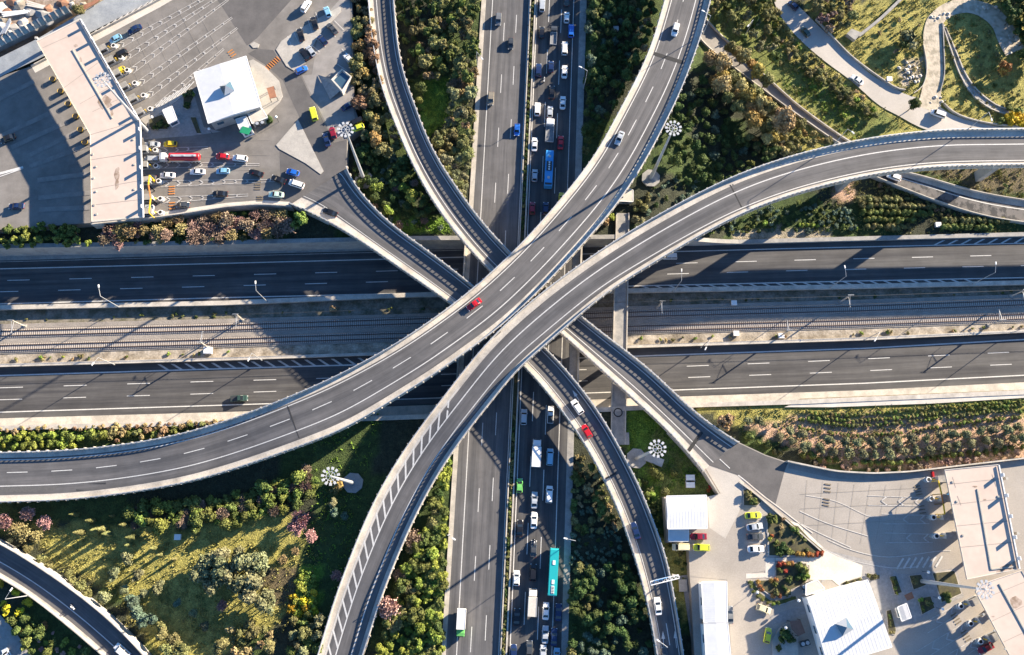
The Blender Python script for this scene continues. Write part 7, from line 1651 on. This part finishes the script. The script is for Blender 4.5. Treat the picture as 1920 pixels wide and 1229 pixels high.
flood_mast((1193,860),0,31,'floodlight mast on the lawn between the right ramps'); flood_mast((277,247),PZ,30,'floodlight mast standing at the bend of the left toll canopy',False); flood_mast((1728,1090),PZ,30,'floodlight mast among the garden beds at the right toll canopy',False)
o=MB().box((0,0,.35),(5.2,2.2,.7),R(-22)).build('concrete_plinth',CONC,loc=(0,0,0)); o.location=G(1226,863,0); tag(o,'pale concrete plinth attached to the base of the mast on the right lawn','plinth')
def catenary(base,z,side,label,h=7.6):
    p=G(*base,z); r=empty('catenary_mast',p); tag(r,label,'catenary mast','catenary masts along the railway')
    MB().bar((-.22,0,0),(-.15,0,h),.16,.2).bar((.22,0,0),(.15,0,h),.16,.2).bar((-.2,0,h*.33),(.2,0,h*.45),.08,.08).bar((.2,0,h*.6),(-.2,0,h*.72),.08,.08).build('post',CONC,r)
    MB().bar((0,0,h*.78),(0,side*3.4,h*.84),.1,.1).bar((0,0,h*.95),(0,side*3.0,h*.84),.07,.07).bar((0,side*3.4,h*.84),(.1,side*3.5,h*.7),.07,.07).build('cantilever',STEEL,r)
    MB().bar((-.9,0,h),(.9,0,h+.05),.12,.12).build('cross_arm',STEEL,r); MB().box((0,0,.1),(.9,.9,.5)).build('footing',CONCG,r)
for i,b in enumerate(((47,612),(456,601),(1233,577),(1576,566),(1895,556))): catenary(b,ZR-.3,-1,'catenary mast north of the railway tracks, %s from the left'%nm[i])
for i,b in enumerate(((391,652),(1464,630),(1853,611))): catenary(b,ZR-.3,1,'catenary mast south of the railway tracks, %s from the left'%nm[i])
def wire(P,label,zh):
    Q=resample(catmull(EL(P,ZR),2),14); o0=Q[0].copy(); mb=MB()
    for a,b in zip(Q,Q[1:]): mb.bar(a-o0+Vector((0,0,zh)),b-o0+Vector((0,0,zh)),.07,.07)
    o=mb.build('contact_wire',DARKM); o.location=o0; tag(o,label,'wire','railway wires')
wire(T1,'overhead contact wire above the upper railway track',5.6); wire(T2,'overhead contact wire above the lower railway track',5.6); wire([(u,v-12) for u,v in T1],'feeder wire running north of the railway tracks',7.6)
def gantry():
    a=G(1270,1083,3.5); k=RD.near(1225,1088); z=RD.L[k].z; b=G(1219,1091,z+6.6); a2=G(1272,1078,z+6.6)
    r=empty('sign_gantry',(a2.x,a2.y,PZ)); tag(r,'white truss sign gantry reaching over the right ramp','gantry'); o0=r.location; a2=a2-o0; b=b-o0; d=(b-a2).normalized(); n=Vector((-d.y,d.x,0))*.9
    mb=MB(); mb.bar(a2,b,.22,.22).bar(a2+n,b+n,.22,.22)
    for i in range(8): p=a2.lerp(b,i/7); mb.bar(p,p+n,.16,.16)
    for i in range(7): mb.bar(a2.lerp(b,i/7),a2.lerp(b,(i+1)/7)+n,.1,.1)
    mb.build('truss',WHITE,r); MB().tube((a2.x+n.x/2,a2.y+n.y/2,0),(a2.x+n.x/2,a2.y+n.y/2,a2.z),.25,.2,10).build('post',WHITE,r)
    c=a2.lerp(b,.62); MB().bar(c-d*1.8+Vector((0,0,-.3)),c+d*1.8+Vector((0,0,-.3)),.1,2.0).build('sign_panel',BLUEP,r)
    o=MB().box((0,0,.3),(2.2,3.2,.6)).build('concrete_plinth',CONC); o.location=G(1280,1098,.2); tag(o,'pale concrete plinth below the sign gantry','plinth')
gantry()
for i,(c,x,y,ang,z) in enumerate((('c24',1040,672,0,PZ),('c24',1292,985,0,PZ),('c25',990,460,0,PZ),('c25',1120,800,0,PZ),('c25',1092,697,0,PZ),('c24',1405,745,0,PZ),('c3',1345,1,0,PZ),('c4',840,0,0,PZ),('c4',245,105,0,PZ))):
    p=KG(c,x,y,z+3.2); r=empty('globe_lamp',(p.x,p.y,z)); tag(r,['globe lamp on the curved border of the car park','globe lamp in the round dark lawn','globe lamp at the upper corner of the large dark bed','globe lamp below the square beds at the road edge','globe lamp at the middle of the path beside the large dark bed','globe lamp at the corner of the ribbed building','globe lamp near the container cabin','globe lamp above the round dark bush','globe lamp in the shaded court below the left building'][i],'lamp','globe lamps')
    MB().tube((0,0,0),(0,0,3.0),.06,.05,6).build('pole',DARKM,r); bm=bmesh.new(); bmesh.ops.create_uvsphere(bm,u_segments=10,v_segments=8,radius=.42); mb=MB(); mb.v=[(v.co.x,v.co.y,v.co.z+3.3) for v in bm.verts]; mb.f=[tuple(x.index for x in f.verts) for f in bm.faces]; mb.m=[0]*len(mb.f); mb.uv=[None]*len(mb.f); bm.free(); mb.build('globe',WHITE,r,smooth=True)
